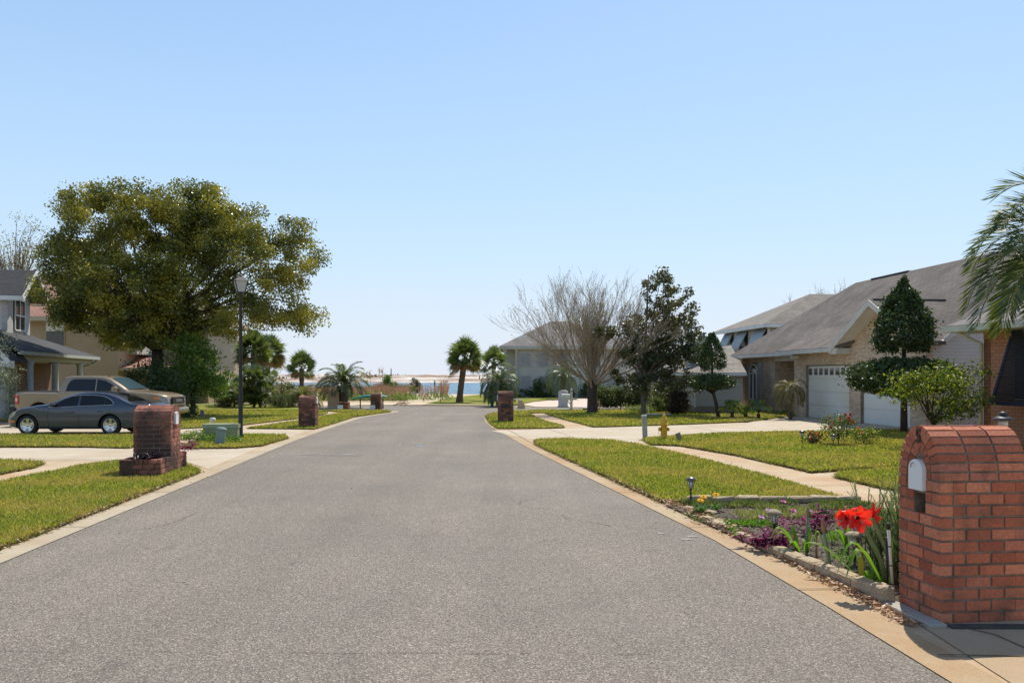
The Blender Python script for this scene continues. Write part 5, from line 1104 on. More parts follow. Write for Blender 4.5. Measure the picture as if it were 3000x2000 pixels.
v = [(.0, -.3, 2.92), (0, 11.5, 2.92), (-3, 8.6, 4.1), (-3, -.3, 4.1), (-3, 11.5, 2.92)]
roofpiece("porch_roof", v, [[0, 1, 2, 3], [1, 4, 2]], roof_dark, H, .1); fascia([((0.02, -.3, 2.92), (.02, 11.52, 2.92)), ((0, 11.52, 2.92), (-5, 11.52, 2.92))], H, M("grey_gutter", (.40, .40, .38)), .16, .08)
part("porch_beam", M("beam_tan", (.42, .36, .26)), H, (-.45, -.25, -.2, 11.1, 2.5, 2.76), (-2.4, -.25, 10.9, 11.1, 2.5, 2.76))
for y in (1.9, 5.3, 9.2): b = MB(); b.lathe([(.2, .0), (.2, .12), (.155, .16), (.14, 2.35), (.19, 2.42), (.19, 2.5)], 16, 0, Matrix.Translation((-.35, y, 0))); b.build("column", M("grey_column", (.44, .45, .48), (.40, .41, .44)), H)
b = MB(); b.tube([(.0, 11.3, 2.75), (-.2, 11.25, 2.55), (-.8, 11.0, 2.3), (-.8, 11.0, 2.2)], .06, 6); b.build("downpipe", M("grey_gutter", (.40, .40, .38)), H)
part("porch_wall", redbrick, H, (-2.39, -2.36, .2, 11.15, 0, 2.5)); wn = part("window", white_m, H, (-2.35, -2.30, 3.7, 6.0, .35, 2.3)); part("pane", M("curtained_glass", (.2, .21, .2), (.1, .1, .1), 2, .3), wn, (-2.30, -2.28, 3.85, 4.8, .45, 2.2), (-2.30, -2.28, 4.95, 5.9, .45, 2.2))
part("wing_wall", redbrick, H, (-6, -.55, -1.0, .2, 0, 2.6)); part("corner_trim", M("grey_gutter", (.40, .40, .38)), H, (-.56, -.3, -1.02, -.6, 0, 2.6))
b = MB(); b.add([(-6, -1.0, 2.6), (-.55, -1.0, 2.6), (-3.3, -1.0, 6.2), (-6, .2, 2.6), (-.55, .2, 2.6), (-3.3, .2, 6.2)], [[0, 1, 2], [5, 4, 3], [0, 1, 4, 3], [1, 2, 5, 4], [2, 0, 3, 5]]); b.build("wing_gable", M("pinkish_brick", (.36, .25, .2), (.3, .2, .16), 9), H)
roofpiece("wing_roof", [(-3.3, -1.5, 6.5), (-3.3, .6, 6.5), (-.0, -1.5, 2.5), (0, .6, 2.5), (-6.6, -1.5, 2.5), (-6.6, .6, 2.5)], [[0, 2, 3, 1], [0, 1, 5, 4]], roof_dark, H, .1)
b = MB(); b.add([(-3.3, -1.54, 6.5), (.05, -1.54, 2.48), (.05, -1.54, 2.2), (-3.3, -1.54, 6.2), (-3.3, -1.49, 6.5), (.05, -1.49, 2.48), (.05, -1.49, 2.2), (-3.3, -1.49, 6.2)], [[0, 1, 2, 3], [7, 6, 5, 4], [0, 1, 5, 4], [1, 2, 6, 5], [2, 3, 7, 6], [3, 0, 4, 7]]); b.box(-.4, .05, -1.5, -1.0, 2.2, 2.45); b.build("rake_board", white_m, H)
# ---- left: tan siding house with pink roof
H = thing("tan_house", "tan siding house with pinkish shingle roof behind the big oak", "house", (0, 0, 0), 0)
xr = at(345, 0, 49).x
part("wall", siding_tan, H, (-42, xr, 49, 60, 0, 5.3), (xr, -20.6, 54, 60, 0, 5.3)); part("side_bay", siding_white, H, (xr, at(398, 0, 50).x, 50.2, 54, 3.2, 5.2)); part("lower_wing", siding_tan, H, (xr, at(460, 0, 50).x, 50.5, 54, 0, 2.4))
v = [(-43, 48.3, 5.45), (xr + .7, 48.3, 5.45), (xr - 3.5, 54, 8.6), (-43, 54, 8.6), (xr + .7, 60, 5.45), (-43, 60, 5.45)]
roofpiece("roof", v, [[0, 1, 2, 3], [1, 4, 2], [4, 5, 3, 2]], roof_pink, H); fascia([((-43, 48.27, 5.45), (xr + .7, 48.27, 5.45))], H, M("tan_trim", (.52, .44, .32)), .25, .1)
v = [(xr + .5, 53, 5.35), (-19.8, 53, 5.35), (-19.8, 61, 5.35), (-22.5, 57, 7.2), (xr, 57, 7.2)]; roofpiece("rear_roof", v, [[0, 1, 3, 4], [1, 2, 3]], M("brown_eave", (.22, .15, .11)), H)
c0 = at(335, 1082, 49.2); c1 = at(465, 1082, 49.2); v = [(c0.x, 49.2, 2.35), (c1.x, 49.2, 2.35), (at(362, 0, 52).x, 52.5, 3.5), (at(420, 0, 53).x, 53.4, 3.5), (c1.x + .3, 54, 2.35), (c0.x, 54, 2.35)]
roofpiece("lower_roof", v, [[0, 1, 3, 2], [1, 4, 3], [0, 2, 5]], roof_pink, H, .1); fascia([((c0.x, 49.17, 2.35), (c1.x, 49.17, 2.35))], H, M("tan_trim", (.52, .44, .32)), .18, .1)
wx0, wx1 = at(138, 0, 49).x, at(189, 0, 49).x; wz0, wz1 = at(0, 1003, 49).z, at(0, 937, 49).z
wn = part("window", M("tan_trim", (.52, .44, .32)), H, (wx0 - .05, wx1 + .05, 48.93, 48.999, wz0 - .4, wz1 + .02)); part("blind", white_m, wn, (wx0, wx1, 48.90, 48.93, (wz0 + wz1) / 2, wz1)); part("pane", M("grey_screen", (.16, .16, .16)), wn, (wx0, wx1, 48.90, 48.93, wz0 - .35, (wz0 + wz1) / 2))
wx0, wx1 = at(362, 0, 50).x, at(390, 0, 50).x; wn = part("window", white_m, H, (wx0 - .15, wx1 + .15, 50.1, 50.19, 3.45, 4.9)); part("pane", glass_m, wn, (wx0, wx1, 50.07, 50.1, 3.6, 4.75))
# ================================================================ vegetation
oak_m = leafmat("oak_leaves", [(0.055, 0.072, 0.02), (0.10, 0.125, 0.028), (0.20, 0.21, 0.045)], .33, .33, spec=.5, clump=(0.40, 0.35, 0.055), cscale=.8, tm=(1.15, 1.15, .5))
mag_m = leafmat("magnolia_leaves", [(0.03, 0.05, 0.02), (0.06, 0.085, 0.03), (0.12, 0.11, 0.045)], .38, .22, clump=(0.14, 0.12, 0.04), cscale=.5, spec=.6)
dark_m = leafmat("dark_leaves", [(0.03, 0.05, 0.016), (0.05, 0.085, 0.025), (0.09, 0.12, 0.035)], .42, .2, spec=.4)
citrus_m = leafmat("citrus_leaves", [(0.05, 0.08, 0.02), (0.09, 0.14, 0.025), (0.16, 0.2, 0.03), (0.5, 0.46, 0.04)], .42, .35, spec=.35)
green_l = leafmat("green_leaves", [(0.05, 0.10, 0.02), (0.12, 0.20, 0.035), (0.26, 0.34, 0.06)], .38, .4, spec=.45)
hedge_m = leafmat("hedge_leaves", [(0.05, 0.08, 0.02), (0.10, 0.14, 0.035), (0.2, 0.22, 0.08)], .45, .3)
grey_l = leafmat("grey_green_leaves", [(0.10, 0.12, 0.08), (0.18, 0.2, 0.14), (0.26, 0.27, 0.2)], .5, .25)
palm_m = leafmat("palm_leaves", [(0.07, 0.10, 0.035), (0.12, 0.16, 0.05), (0.22, 0.25, 0.10)], .38, .35, spec=.5)
pindo_m = leafmat("feather_palm_leaves", [(0.05, 0.075, 0.025), (0.10, 0.135, 0.04), (0.17, 0.2, 0.07)], .35, .25, spec=.6)
brownleaf_m = leafmat("dead_fronds", [(0.20, 0.13, 0.06), (0.32, 0.22, 0.11)], .7, .2)
rose_m = leafmat("rose_leaves", [(0.05, 0.08, 0.02), (0.10, 0.16, 0.03), (0.2, 0.2, 0.05)], .35, .35)
def limb(b, p0, p1, r0, r1, bend=.12, n=6, sides=7):
    p0, p1 = Vector(p0), Vector(p1); L = (p1 - p0).length; o = Vector((random.gauss(0, 1), random.gauss(0, 1), random.gauss(0, .6))) * L * bend
    pts = []; rr = []
    for i in range(n + 1):
        t = i / n; pts.append(p0.lerp(p1, t) + o * math.sin(math.pi * t) + Vector((0, 0, .08 * L * math.sin(math.pi * t)))); rr.append(r0 + (r1 - r0) * t ** .8)
    b.tube(pts, rr, sides); return pts
def tree(name, label, x, y, lobes, ncl, spread, per, lsize, leafm, fork, tr, barkm=None, group=None, shell=(.55, 1.0), nl=26, elong=1.8, cat="tree", zsq=.8, lean=0, out=0, trunk2=None):
    t = thing(name, label, cat, (x, y, 0), 0, group)
    P, C = clumps(lobes, ncl, spread, per, shell, zsq)
    P = P[P[:, 2] > .1]
    ctr = np.average(np.array([l[:3] for l in lobes]), axis=0); od = (P - ctr); od /= np.linalg.norm(od, axis=1)[:, None] + 1e-6
    npmesh("crown", leaves(P, lsize, elong, up=.25, out=od * out), 4, leafm, t)
    b = MB(); f = Vector((lean, 0, fork)); b.tube([(0, 0, -.05), (lean * .15, 0, fork * .12), (lean * .5, 0, fork * .5), f], [tr * 1.45, tr * 1.1, tr, tr * .9], 12)
    idx = RNG.choice(len(C), min(nl, len(C)), replace=False)
    for i in idx:
        c_ = Vector(C[i]); m_ = f.lerp(c_, .45) + Vector((0, 0, .1 * (c_ - f).length)); limb(b, f, m_, tr * .5, tr * .2, .06, 4); limb(b, m_, c_, tr * .2, tr * .05, .1, 4, 5)
    b.build("trunk", barkm or bark_m, t); return t
twig_m = M("pale_twigs", (0.38, 0.30, 0.22), (0.26, 0.2, 0.15), 9, .9)
# big live oak
ox, oy = -16.9, 38.0
OL = []
def ol(px, py, rx, rz, dy=0.0, ry=None):
    p = at(px, py, oy + dy); s = (oy + dy) / F; OL.append((p.x - ox, p.y - oy, p.z, rx * s, (ry or rx * 1.05) * s, rz * s))
ol(430, 640, 150, 125); ol(280, 670, 130, 130, -.5); ol(560, 640, 130, 110, .5); ol(220, 830, 110, 120, 1); ol(400, 840, 170, 110, -1); ol(550, 820, 130, 130, -.5); ol(330, 920, 120, 60, .5)
ol(720, 760, 130, 100, -.3); ol(850, 760, 90, 75, .3); ol(800, 880, 110, 70, -.4); ol(690, 920, 90, 70, -.5); ol(880, 930, 60, 35, 0); ol(480, 930, 110, 70, 0); ol(190, 760, 90, 90, -1); ol(860, 690, 60, 45, .2); ol(620, 700, 120, 90, .8); ol(400, 970, 90, 50, 1.5); ol(690, 650, 85, 65, 0); ol(330, 960, 95, 42, -.5); ol(440, 985, 75, 32, -1.0); ol(560, 985, 60, 28, .3); ol(300, 900, 110, 70, 1.5); ol(560, 930, 80, 60, 1.0); ol(240, 900, 60, 50, 0)
tree("live_oak", "massive live oak with golden green crown over the parked cars on the left", ox, oy, OL, 700, .27, 290, .125, oak_m, 3.0, .30, nl=70, shell=(.5, 1.04), cat="tree", out=.3)
# sparse tree far left
t = tree("bare_oak", "thin half bare tree with reddish buds behind the dark roof at the left edge", -37.6, 60, [(0, 0, 11.2, 2.6, 2.5, 3.0), (1.4, 0, 9.3, 2.2, 2, 2.4), (-3, 0, 10, 3, 2, 3)], 190, .4, 34, .13, leafmat("sparse_buds", [(0.24, 0.13, 0.06), (0.22, 0.2, 0.04), (0.16, 0.18, 0.03)], .6, .3), 5.5, .2, greybark_m, nl=150, shell=(.2, 1))
tree("dark_tree", "dense dark tree behind the dark roof left of the oak trunk", -33, 64, [(0, 0, 4.5, 4, 3, 2.5), (5, 0, 4, 3, 2.5, 2)], 60, .5, 90, .25, green_l, 2.0, .2, nl=10)
# glossy tree left of the lamp
gx, gy = at(590, 0, 38).x, 37.0
tree("glossy_tree", "bushy glossy green tree between the oak trunk and the street lamp", gx, gy, [(.1, 0, 2.4, 1.1, 1.0, 1.1), (-.7, .3, 1.9, .9, 1, .9), (1.0, 0, 1.7, .7, .8, .9), (-.2, 0, 3.1, .8, .8, .7), (.2, -.2, 1.2, 1.3, .9, .5)], 110, .22, 85, .15, green_l, .9, .12, nl=14, elong=2.2)
tree("dark_shrub", "dark green shrub mass beneath the oak beside the pickup bonnet", at(500, 0, 36).x, 35.5, [(0, 0, 1.2, 1.2, 1, 1.2), (-1.4, 1.5, 1.4, 1.0, 1, 1.3)], 70, .22, 80, .13, dark_m, .4, .08, nl=8, cat="shrub")
def shrub(name, label, x, y, lobes, ncl, spread, per, ls, mat, group=None, nl=6, elong=1.8, z=0, cat="shrub", shell=(.5, 1)):
    return tree(name, label, x, y, lobes, ncl, spread, per, ls, mat, lobes[0][2] * .35, .03, None, group, shell, nl, elong, cat)
shrub("grey_shrub", "grey green shrub at the left edge in front of the porch house", at(-30, 0, 30).x, 30, [(0, 0, 2.3, 1.0, .9, 1.3), (-.2, 0, 1.1, 1.1, 1, 1.1)], 80, .2, 110, .07, grey_l)
shrub("small_shrub", "small round dark shrub behind the front of the pickup truck", at(567, 0, 34).x, 33.6, [(0, 0, .28, .38, .35, .32)], 24, .08, 60, .06, dark_m)
shrub("ivy_patch", "leafy ground plants around the green transformer box", -8.1, 21.6, [(-.45, .1, .14, .5, .5, .16), (.3, -.25, .1, .5, .4, .13)], 60, .07, 60, .055, green_l, cat="plant", nl=2)
x_, y_ = G(1735, 1211)
# ---- bare tree
def bare_tree(name, label, x, y, fork, tr, R0, H0_, nmain, seed, levels=4, group=None, budm=None, tw=1.0):
    rs = random.Random(seed); t = thing(name, label, "tree", (x, y, 0), 0, group); b = MB(); tips = []
    b.tube([(0, 0, -.05), (.02, 0, .15), (0, 0, fork * .5), (0, 0, fork), (0, 0, fork + .3)], [tr * 1.6, tr * 1.15, tr, tr * 1.1, tr * .6], 12)
    br = MB()
    def grow(p, d, L, r, lv):
        pts = [p]; n_ = 4
        for i in range(n_):
            d = (d + Vector((rs.gauss(0, .09), rs.gauss(0, .09), rs.gauss(0, .05) + .035 * (1 if lv else .6)))).normalized(); pts.append(pts[-1] + d * L / n_)
        rr = [r * (1 - .55 * i / n_) for i in range(n_ + 1)]; br.tube(pts, rr, 6 if lv == 0 else (4 if lv < 3 else 3), 0, False)
        if lv >= levels: tips.append(pts[-1]); return
        k = (5, 5, 4, 3)[min(lv, 3)]
        for j in range(k):
            q = rs.uniform(.25, 1.0) if j else 1.0; ii = min(n_ - 1, int(q * n_)); base = pts[ii].lerp(pts[ii + 1], q * n_ - ii) if ii < n_ else pts[-1]
            ax = Vector((rs.gauss(0, 1), rs.gauss(0, 1), rs.gauss(0, .5))); nd = (d + (ax - d * ax.dot(d)).normalized() * rs.uniform(.18, .55)); nd.z += .12; nd.normalize()
            grow(base, nd, L * rs.uniform(.5, .72), max(.006 * tw, r * (1 - .5 * q) * .55), lv + 1)
    for i in range(nmain):
        a = 2 * math.pi * (i * .618); el = R(15 + 70 * ((i + .5) / nmain) ** .8); d = Vector((math.cos(a) * math.cos(el), math.sin(a) * math.cos(el) * .8, math.sin(el)))
        L = (R0 * math.cos(el) + H0_ * math.sin(el)) * .46 * rs.uniform(.85, 1.1); grow(Vector((d.x * .1, d.y * .1, fork + rs.uniform(-.25, .15))), d, L, tr * .27, 0)
    b.build("trunk", bark_m, t); br.build("branches", twig_m, t)
    if budm:
        P = np.array([tuple(q) for q in tips]); npmesh("buds", leaves(P[RNG.random(len(P)) < .35], .07, 1.6), 4, budm, t)
    return t
bare_tree("bare_tree", "large leafless spreading tree with many limbs in front of the pale mansion", x_, y_, 1.35, .24, 4.1, 4.0, 21, 5, 4, budm=leafmat("new_buds", [(0.3, 0.2, 0.08), (0.3, 0.36, 0.1)], .6, .4), tw=1.0)
bare_tree("bare_tree", "small leafless tree top showing above the brown roof left of the ridge", at(2405, 0, 75).x, 75, 4.0, .12, 3.2, 5.8, 12, 9, 3, tw=2.2)
# ---- magnolia
mx, my = 6.2, 37.6; ML = []
for px, py, rx, rz_ in ((1940, 825, 50, 50), (1955, 890, 80, 55), (1925, 960, 95, 55), (1995, 960, 80, 60), (1790, 965, 55, 26), (1835, 1045, 60, 30), (1980, 1050, 110, 55), (1850, 1115, 80, 30), (1970, 1120, 105, 35), (2030, 1030, 50, 60), (1930, 1030, 85, 45)):
    p = at(px, py, my); s = my / F; ML.append((p.x - mx, random.uniform(-.4, .4), p.z, rx * s, rx * s * .9, rz_ * s))
tree("magnolia_tree", "tall glossy magnolia tree behind the grey marker post", mx, my, ML, 330, .13, 52, .165, mag_m, 1.5, .115, greybark_m, nl=80, elong=2.2, shell=(.2, 1.05))
b = MB(); b.tube([(0, 0, 1.4), (.1, 0, 3.5), (.25, 0, 6.6)], [.11, .07, .02], 8); o = b.build("trunk_leader", greybark_m, [q for q in bpy.data.objects if q.name.startswith('magnolia_tree')][0])
# ---- topiaries
def tiered(name, label, x, y, lower, upper, trunk, dens, ls, mat, leanx=0.0):
    t = thing(name, label, "tree", (x, y, 0)); P = []; C = []
    for (z0, z1, r0, r1, hollow, k) in (lower, upper):
        q = int(k); u = RNG.random(q); ang = RNG.uniform(0, 2 * math.pi, q); rr_ = (r0 + (r1 - r0) * u)
        # filled cone or ring, thick skin
        prof = np.where(abs(r1 - r0) < .2, rr_ * np.sqrt(np.clip(1 - (2 * np.abs(u - .5)) ** 3, .15, 1)), r1 + (r0 - r1) * (1 - u ** 1.9) * np.where(u < .16, .70 + 1.875 * u, 1) * np.where(u > .86, .75, 1))
        prof = prof * (1 + .07 * np.sin(3 * ang + 7 * u) + .06 * np.sin(7 * ang - 13 * u + x)) * np.where(RNG.random(q) < .09, RNG.uniform(1.03, 1.3, q), 1)
        rad = prof * (1 - .45 * RNG.random(q) ** 2.2) * (1 + .06 * np.sin(ang * 5) + .05 * RNG.normal(size=q))
        pts = np.stack([rad * np.cos(ang), rad * np.sin(ang), z0 + (z1 - z0) * u + RNG.normal(size=q) * .05], 1)
        keep = np.array([mnoise.noise(Vector((float(v[0]) * 3.2, float(v[1]) * 3.2, float(v[2]) * 3.2 + x))) > -.17 for v in pts]); P.append(pts[keep])
    P = np.concatenate(P); npmesh("crown", leaves(P, ls, 1.7), 4, mat, t)
    b = MB(); z_ = lower[0]; b.tube([(trunk[0], 0, 0), (trunk[0] * .6, 0, z_ * .5), (0, 0, z_), (0, 0, upper[1] * .85)], [trunk[1], trunk[1] * .9, trunk[1] * .8, .03], 8)
    for k in range(9):
        a = k * .7; b.tube([(0, 0, z_ * .85), (lower[2] * .5 * math.cos(a), lower[2] * .5 * math.sin(a), z_ + .15), (lower[2] * .75 * math.cos(a), lower[2] * .75 * math.sin(a), (lower[0] + lower[1]) / 2)], [.045, .03, .02], 5)
    b.build("trunk", bark_m, t); return t
tx, ty = G(2648, 1271)
tiered("topiary_tree", "large two tier topiary tree with pointed dark crown in front of the garage", tx, ty, (1.28, 2.34, 1.56, 1.44, 1, 25000), (2.62, 4.85, .92, .05, 0, 18000), (-.0, .12), 1, .10, dark_m)
sx, sy = at(2088, 0, 34.5).x, 34.6
tiered("topiary_tree", "smaller leaning two tier topiary tree before the pale siding house", sx, sy, (1.28, 1.86, 1.0, .88, 1, 7000), (2.12, 3.65, .60, .10, 0, 6500), (.28, .085), 1, .085, dark_m)
# citrus bush before the topiary
cx_, cy_ = at(2735, 0, 20).x, 20.0
tree("citrus_bush", "yellow green citrus bush above the tall brick mailbox", cx_, cy_, [(0, 0, 1.45, .85, .7, .5), (-.7, 0, 1.5, .5, .5, .45), (.8, 0, 1.35, .5, .5, .5), (.1, 0, 1.95, .5, .4, .25), (1.05, 0, 1.95, .28, .25, .2), (.5, 0, .95, .6, .5, .3)], 120, .13, 46, .085, citrus_m, .6, .06, nl=26, elong=2.2)
# hedges and shrubs right middle
hx0, hx1 = at(1760, 0, 44).x, at(1880, 0, 44).x
shrub("hedge", "clipped green hedge with white fence behind it right of the bare tree", (hx0 + hx1) / 2, 44.3, [(-1.1, 0, .6, .65, .5, .62), (-.4, 0, .62, .7, .5, .62), (.4, 0, .6, .7, .5, .62), (1.1, 0, .58, .6, .5, .58)], 190, .13, 90, .09, hedge_m, nl=12, cat="hedge")
x_, y_ = G(1928, 1211); shrub("boxwood_hedge", "low square green hedge left of the round dark bush", x_ + .05, y_ + .3, [(-.15, 0, .4, .32, .3, .36), (.2, 0, .42, .3, .3, .36)], 40, .09, 80, .07, hedge_m)
x_, y_ = G(1985, 1217); shrub("round_bush", "round dark maroon green bush against the pale siding house", x_, y_ + .2, [(0, 0, .58, .58, .5, .58)], 60, .1, 110, .07, leafmat("maroon_leaves", [(0.03, 0.03, 0.012), (0.06, 0.05, 0.02), (0.10, 0.04, 0.03)], .4, .2), cat="bush")
x_, y_ = at(1925, 0, 41).x, 41; shrub("olive_shrub", "olive green shrub behind the low square hedge", x_, y_, [(0, 0, .95, .55, .5, .6), (0, 0, .5, .6, .5, .4)], 40, .14, 60, .09, leafmat("olive_leaves", [(0.10, 0.12, 0.03), (0.18, 0.17, 0.04)], .4, .3))
for px, lab in ((1592, "dark rounded shrub left of the mansion door"), (1735, "dark upright shrub right of the mansion door")):
    shrub("mansion_shrub", lab, at(px, 0, 65.5).x, 65.5, [(0, 0, .75, .95, .6, .75)], 40, .18, 60, .14, dark_m)
shrub("foundation_planting", "low dark planting along the front of the pale mansion", at(1680, 0, 66).x, 66.2, [(-4.2, 0, .35, 1.8, .4, .35), (-1.4, 0, .3, 1.6, .4, .32), (2.2, 0, .35, 1.8, .4, .35), (4.6, 0, .4, 1, .4, .4)], 110, .15, 50, .13, dark_m, cat="planting")
# two clipped balls by the water
for px in (1412, 1441): shrub("ball_shrub", "dark clipped ball shrub by the water, " + ("left one of two" if px == 1412 else "right one of two"), at(px, 0, 75).x, 75, [(0, 0, .28, .22, .2, .2)], 14, .05, 40, .07, dark_m, "ball shrubs at the water's edge")
# ---- palms
def fanfrond(out, o, az, el, L, wd, nb=22, droop=.35, rs=random):
    "costapalmate frond: petiole then blades fanned out"
    d = Vector((math.cos(az) * math.cos(el), math.sin(az) * math.cos(el), math.sin(el))); up = Vector((0, 0, 1)); sd = d.cross(up).normalized() if abs(d.z) < .98 else Vector((1, 0, 0)); nm = sd.cross(d); ro = Matrix.Rotation(rs.uniform(-1.1, 1.1), 3, d); sd = ro @ sd; nm = ro @ nm
    tip = o + d * L * .48; w0 = .012 + .004 * L
    out.append([o - sd * w0, o + sd * w0, tip + sd * w0 * .6, tip - sd * w0 * .6])
    for i in range(nb):
        a = R(-105 + 210 * i / (nb - 1)); dd = (d * math.cos(a) + sd * math.sin(a) + nm * .12 * math.cos(a)).normalized(); l = L * .55 * (1 - .3 * abs(a) / R(105)) * rs.uniform(.85, 1.1)
        p1 = tip + dd * l * .55; p2 = p1 + (dd + Vector((0, 0, -droop * rs.uniform(.5, 1.5)))).normalized() * l * .45; s2 = dd.cross(nm).normalized() * wd
        out.append([tip, p1 - s2, p2, p1 + s2])
def sabal(name, label, x, y, h, r, lean=0.0, nf=42, tr=.14, group="fan palms near the water", dead=.12, wd=.028, boots=False):
    t = thing(name, label, "palm", (x, y, 0), random.random(), None); g = []; dd_ = []
    t.rotation_euler = (0, 0, 0)
    c = Vector((lean, 0, h))
    for i in range(nf):
        u = (i + .5) / nf; el = R(88 - 135 * u ** 1.0); az = i * 2.4 + random.uniform(-.2, .2)
        fanfrond(dd_ if u > 1 - dead else g, c + Vector((0, 0, random.uniform(-.15, .1))), az, el, r * random.uniform(.85, 1.08), wd * (r / 1.3), droop=.25 + .5 * u)
    npmesh("crown", np.array([[tuple(p) for p in q] for q in g]), 4, palm_m, t)
    if dd_: npmesh("dead_fronds", np.array([[tuple(p) for p in q] for q in dd_]), 4, brownleaf_m, t)
    b = MB(); k = 14; pts = []; rr = []
    for i in range(k + 1):
        u = i / k; pts.append((lean * u ** 1.3, 0, h * u)); rr.append(tr * (1.35 - .35 * min(1, u * 5)) * (1 + (.25 if boots and u > .6 else .05) * (i % 2)))
    b.tube(pts, rr, 10); b.build("trunk", palmbark_m, t); return t
p = at(1346, 0, 54.4); sabal("fan_palm", "tall leaning fan palm on the grass beside the water", p.x, 54.4, 3.0, 1.62, .38, 60, .2, wd=.036, dead=.12)
p = at(1447, 0, 58); sabal("fan_palm", "fan palm half hidden behind the twigs of the bare tree", p.x, 58, 2.85, 1.3, 0, 44, .16, wd=.034)
p = at(884, 0, 57); sabal("fan_palm", "small fan palm standing before the reeds left of the road", p.x, 57, 2.4, 1.3, 0, 40, .15, boots=True, wd=.033)
p = at(742, 0, 51); sabal("fan_palm", "left fan palm of the pair behind the street lamp", p.x, 51, 3.3, 1.6, 0, 56, .15, wd=.037)
p = at(782, 0, 53); sabal("fan_palm", "right fan palm of the pair behind the street lamp", p.x, 53, 3.25, 1.5, .1, 52, .17, wd=.037, dead=.2)
def feather(out, rach, o, az, el, L, droop, nl=34, ll=.38, lw=.012, vee=.35, tipd=.3):
    "pinnate frond arching out and down"
    d = Vector((math.cos(az) * math.cos(el), math.sin(az) * math.cos(el), math.sin(el))); p = Vector(o); pts = [p.copy()]; n_ = 12
    for i in range(n_):
        d = (d + Vector((0, 0, -droop / n_ * (1 + 1.2 * i / n_)))).normalized(); p = p + d * L / n_; pts.append(p.copy())
    rach.tube(pts, [.018 * (1 - .8 * i / n_) + .003 for i in range(n_ + 1)], 5, 0, False)
    for i in range(nl):
        u = .16 + .84 * i / (nl - 1); f = u * n_; j = min(n_ - 1, int(f)); q = pts[j].lerp(pts[j + 1], f - j); dd = (pts[j + 1] - pts[j]).normalized()
        sd = dd.cross(Vector((0, 0, 1))); sd = sd.normalized() if sd.length > .05 else Vector((math.sin(az), -math.cos(az), 0)); nm = sd.cross(dd)
        l = ll * (math.sin(math.pi * (.12 + .8 * u)) * .75 + .3)
        for s in (-1, 1):
            v_ = (dd * random.uniform(.75, 1.0) + sd * s * .8 + nm * vee * random.uniform(.3, 1.3)).normalized(); p1 = q + v_ * l * .5; p2 = p1 + (v_ + Vector((0, 0, -tipd))).normalized() * l * .5; wv = dd.cross(v_).cross(v_).normalized() * lw
            out.append([q, p1 - wv, p2, p1 + wv])
def pindo(name, label, x, y, h, L, nf, tr, ll, lw, droop=1.5, elr=(80, 5), mat=None, group=None, split=False, azs=None, boots=True, trunk=True, nl=34, vee=.35):
    t = thing(name, label, "palm", (x, y, 0), 0, group); g = []; rc = MB()
    for i in range(nf):
        u = (i + .5) / nf; el = R(elr[0] + (elr[1] - elr[0]) * u); az = i * 2.4 + random.uniform(-.15, .15) if azs is None else azs[i]
        if split: g = []; rc = MB()
        feather(g, rc, (0, 0, h), az, el, L * random.uniform(.88, 1.08), droop * random.uniform(.85, 1.15), nl, ll, lw, vee, .06 if split else .3)
        if split:
            fo = npmesh("frond", np.array([[tuple(p) for p in q] for q in g]), 4, mat or pindo_m, t); rc.build("frond_rib", M("frond_rib", (.16, .17, .07)), fo)
    if not split: npmesh("crown", np.array([[tuple(p) for p in q] for q in g]), 4, mat or pindo_m, t); rc.build("frond_ribs", M("frond_rib", (.16, .17, .07)), t)
    b = MB(); k = 12; b.tube([(0, 0, h * i / k) for i in range(k + 1)], [tr * (1.1 + .25 * (i % 2)) for i in range(k + 1)], 10); b.build("trunk", palmbark_m, t); return t
p = at(1005, 0, 45.8); pindo("feather_palm", "wind swept feather palm above the low brick planter on the left", p.x, 45.8, 1.3, 1.75, 34, .24, .42, .022, 1.35, (78, 20))
p = at(1464, 0, 47.5); pindo("feather_palm", "feather palm right behind the dark brick pillar at the right corner", p.x, 47.5, 1.35, 1.6, 38, .16, .42, .02, 2.2, (85, -5))
p = at(1650, 0, 62); pindo("feather_palm", "feather palm before the mansion behind the bare tree trunk", p.x, 62, 1.9, 2.1, 24, .18, .5, .018, 2.1, (80, 0))
p = at(880, 0, 46); pindo("feather_palm", "low sprawling feather palm behind the dark brick mailbox pillar", p.x, 46.5, .5, 1.4, 30, .15, .36, .02, 1.6, (75, 5), mat=leafmat("yellowish_fronds", [(0.10, 0.13, 0.03), (0.2, 0.2, 0.05), (0.35, 0.33, 0.14)], .4, .3))
p = at(2318, 0, 33.5); pindo("feather_palm", "thin feather palm with dry fronds in the dark porch recess", p.x, 33.6, 1.25, 1.0, 16, .07, .28, .012, 2.4, (80, -5), mat=leafmat("dry_fronds", [(0.12, 0.12, 0.05), (0.25, 0.18, 0.09), (0.10, 0.12, 0.03)], .5, .3))
t = pindo("large_feather_palm", "large grey green feather palm leaning in at the right edge over the roofs", 9.95, 13.9, 3.9, 2.35, 38, .2, .64, .018, 1.95, (86, 12), split=True, nl=52, vee=.3, mat=leafmat('big_palm_leaflets', [(0.05, 0.075, 0.02), (0.10, 0.135, 0.04), (0.18, 0.2, 0.07)], .5, .3, spec=.35))
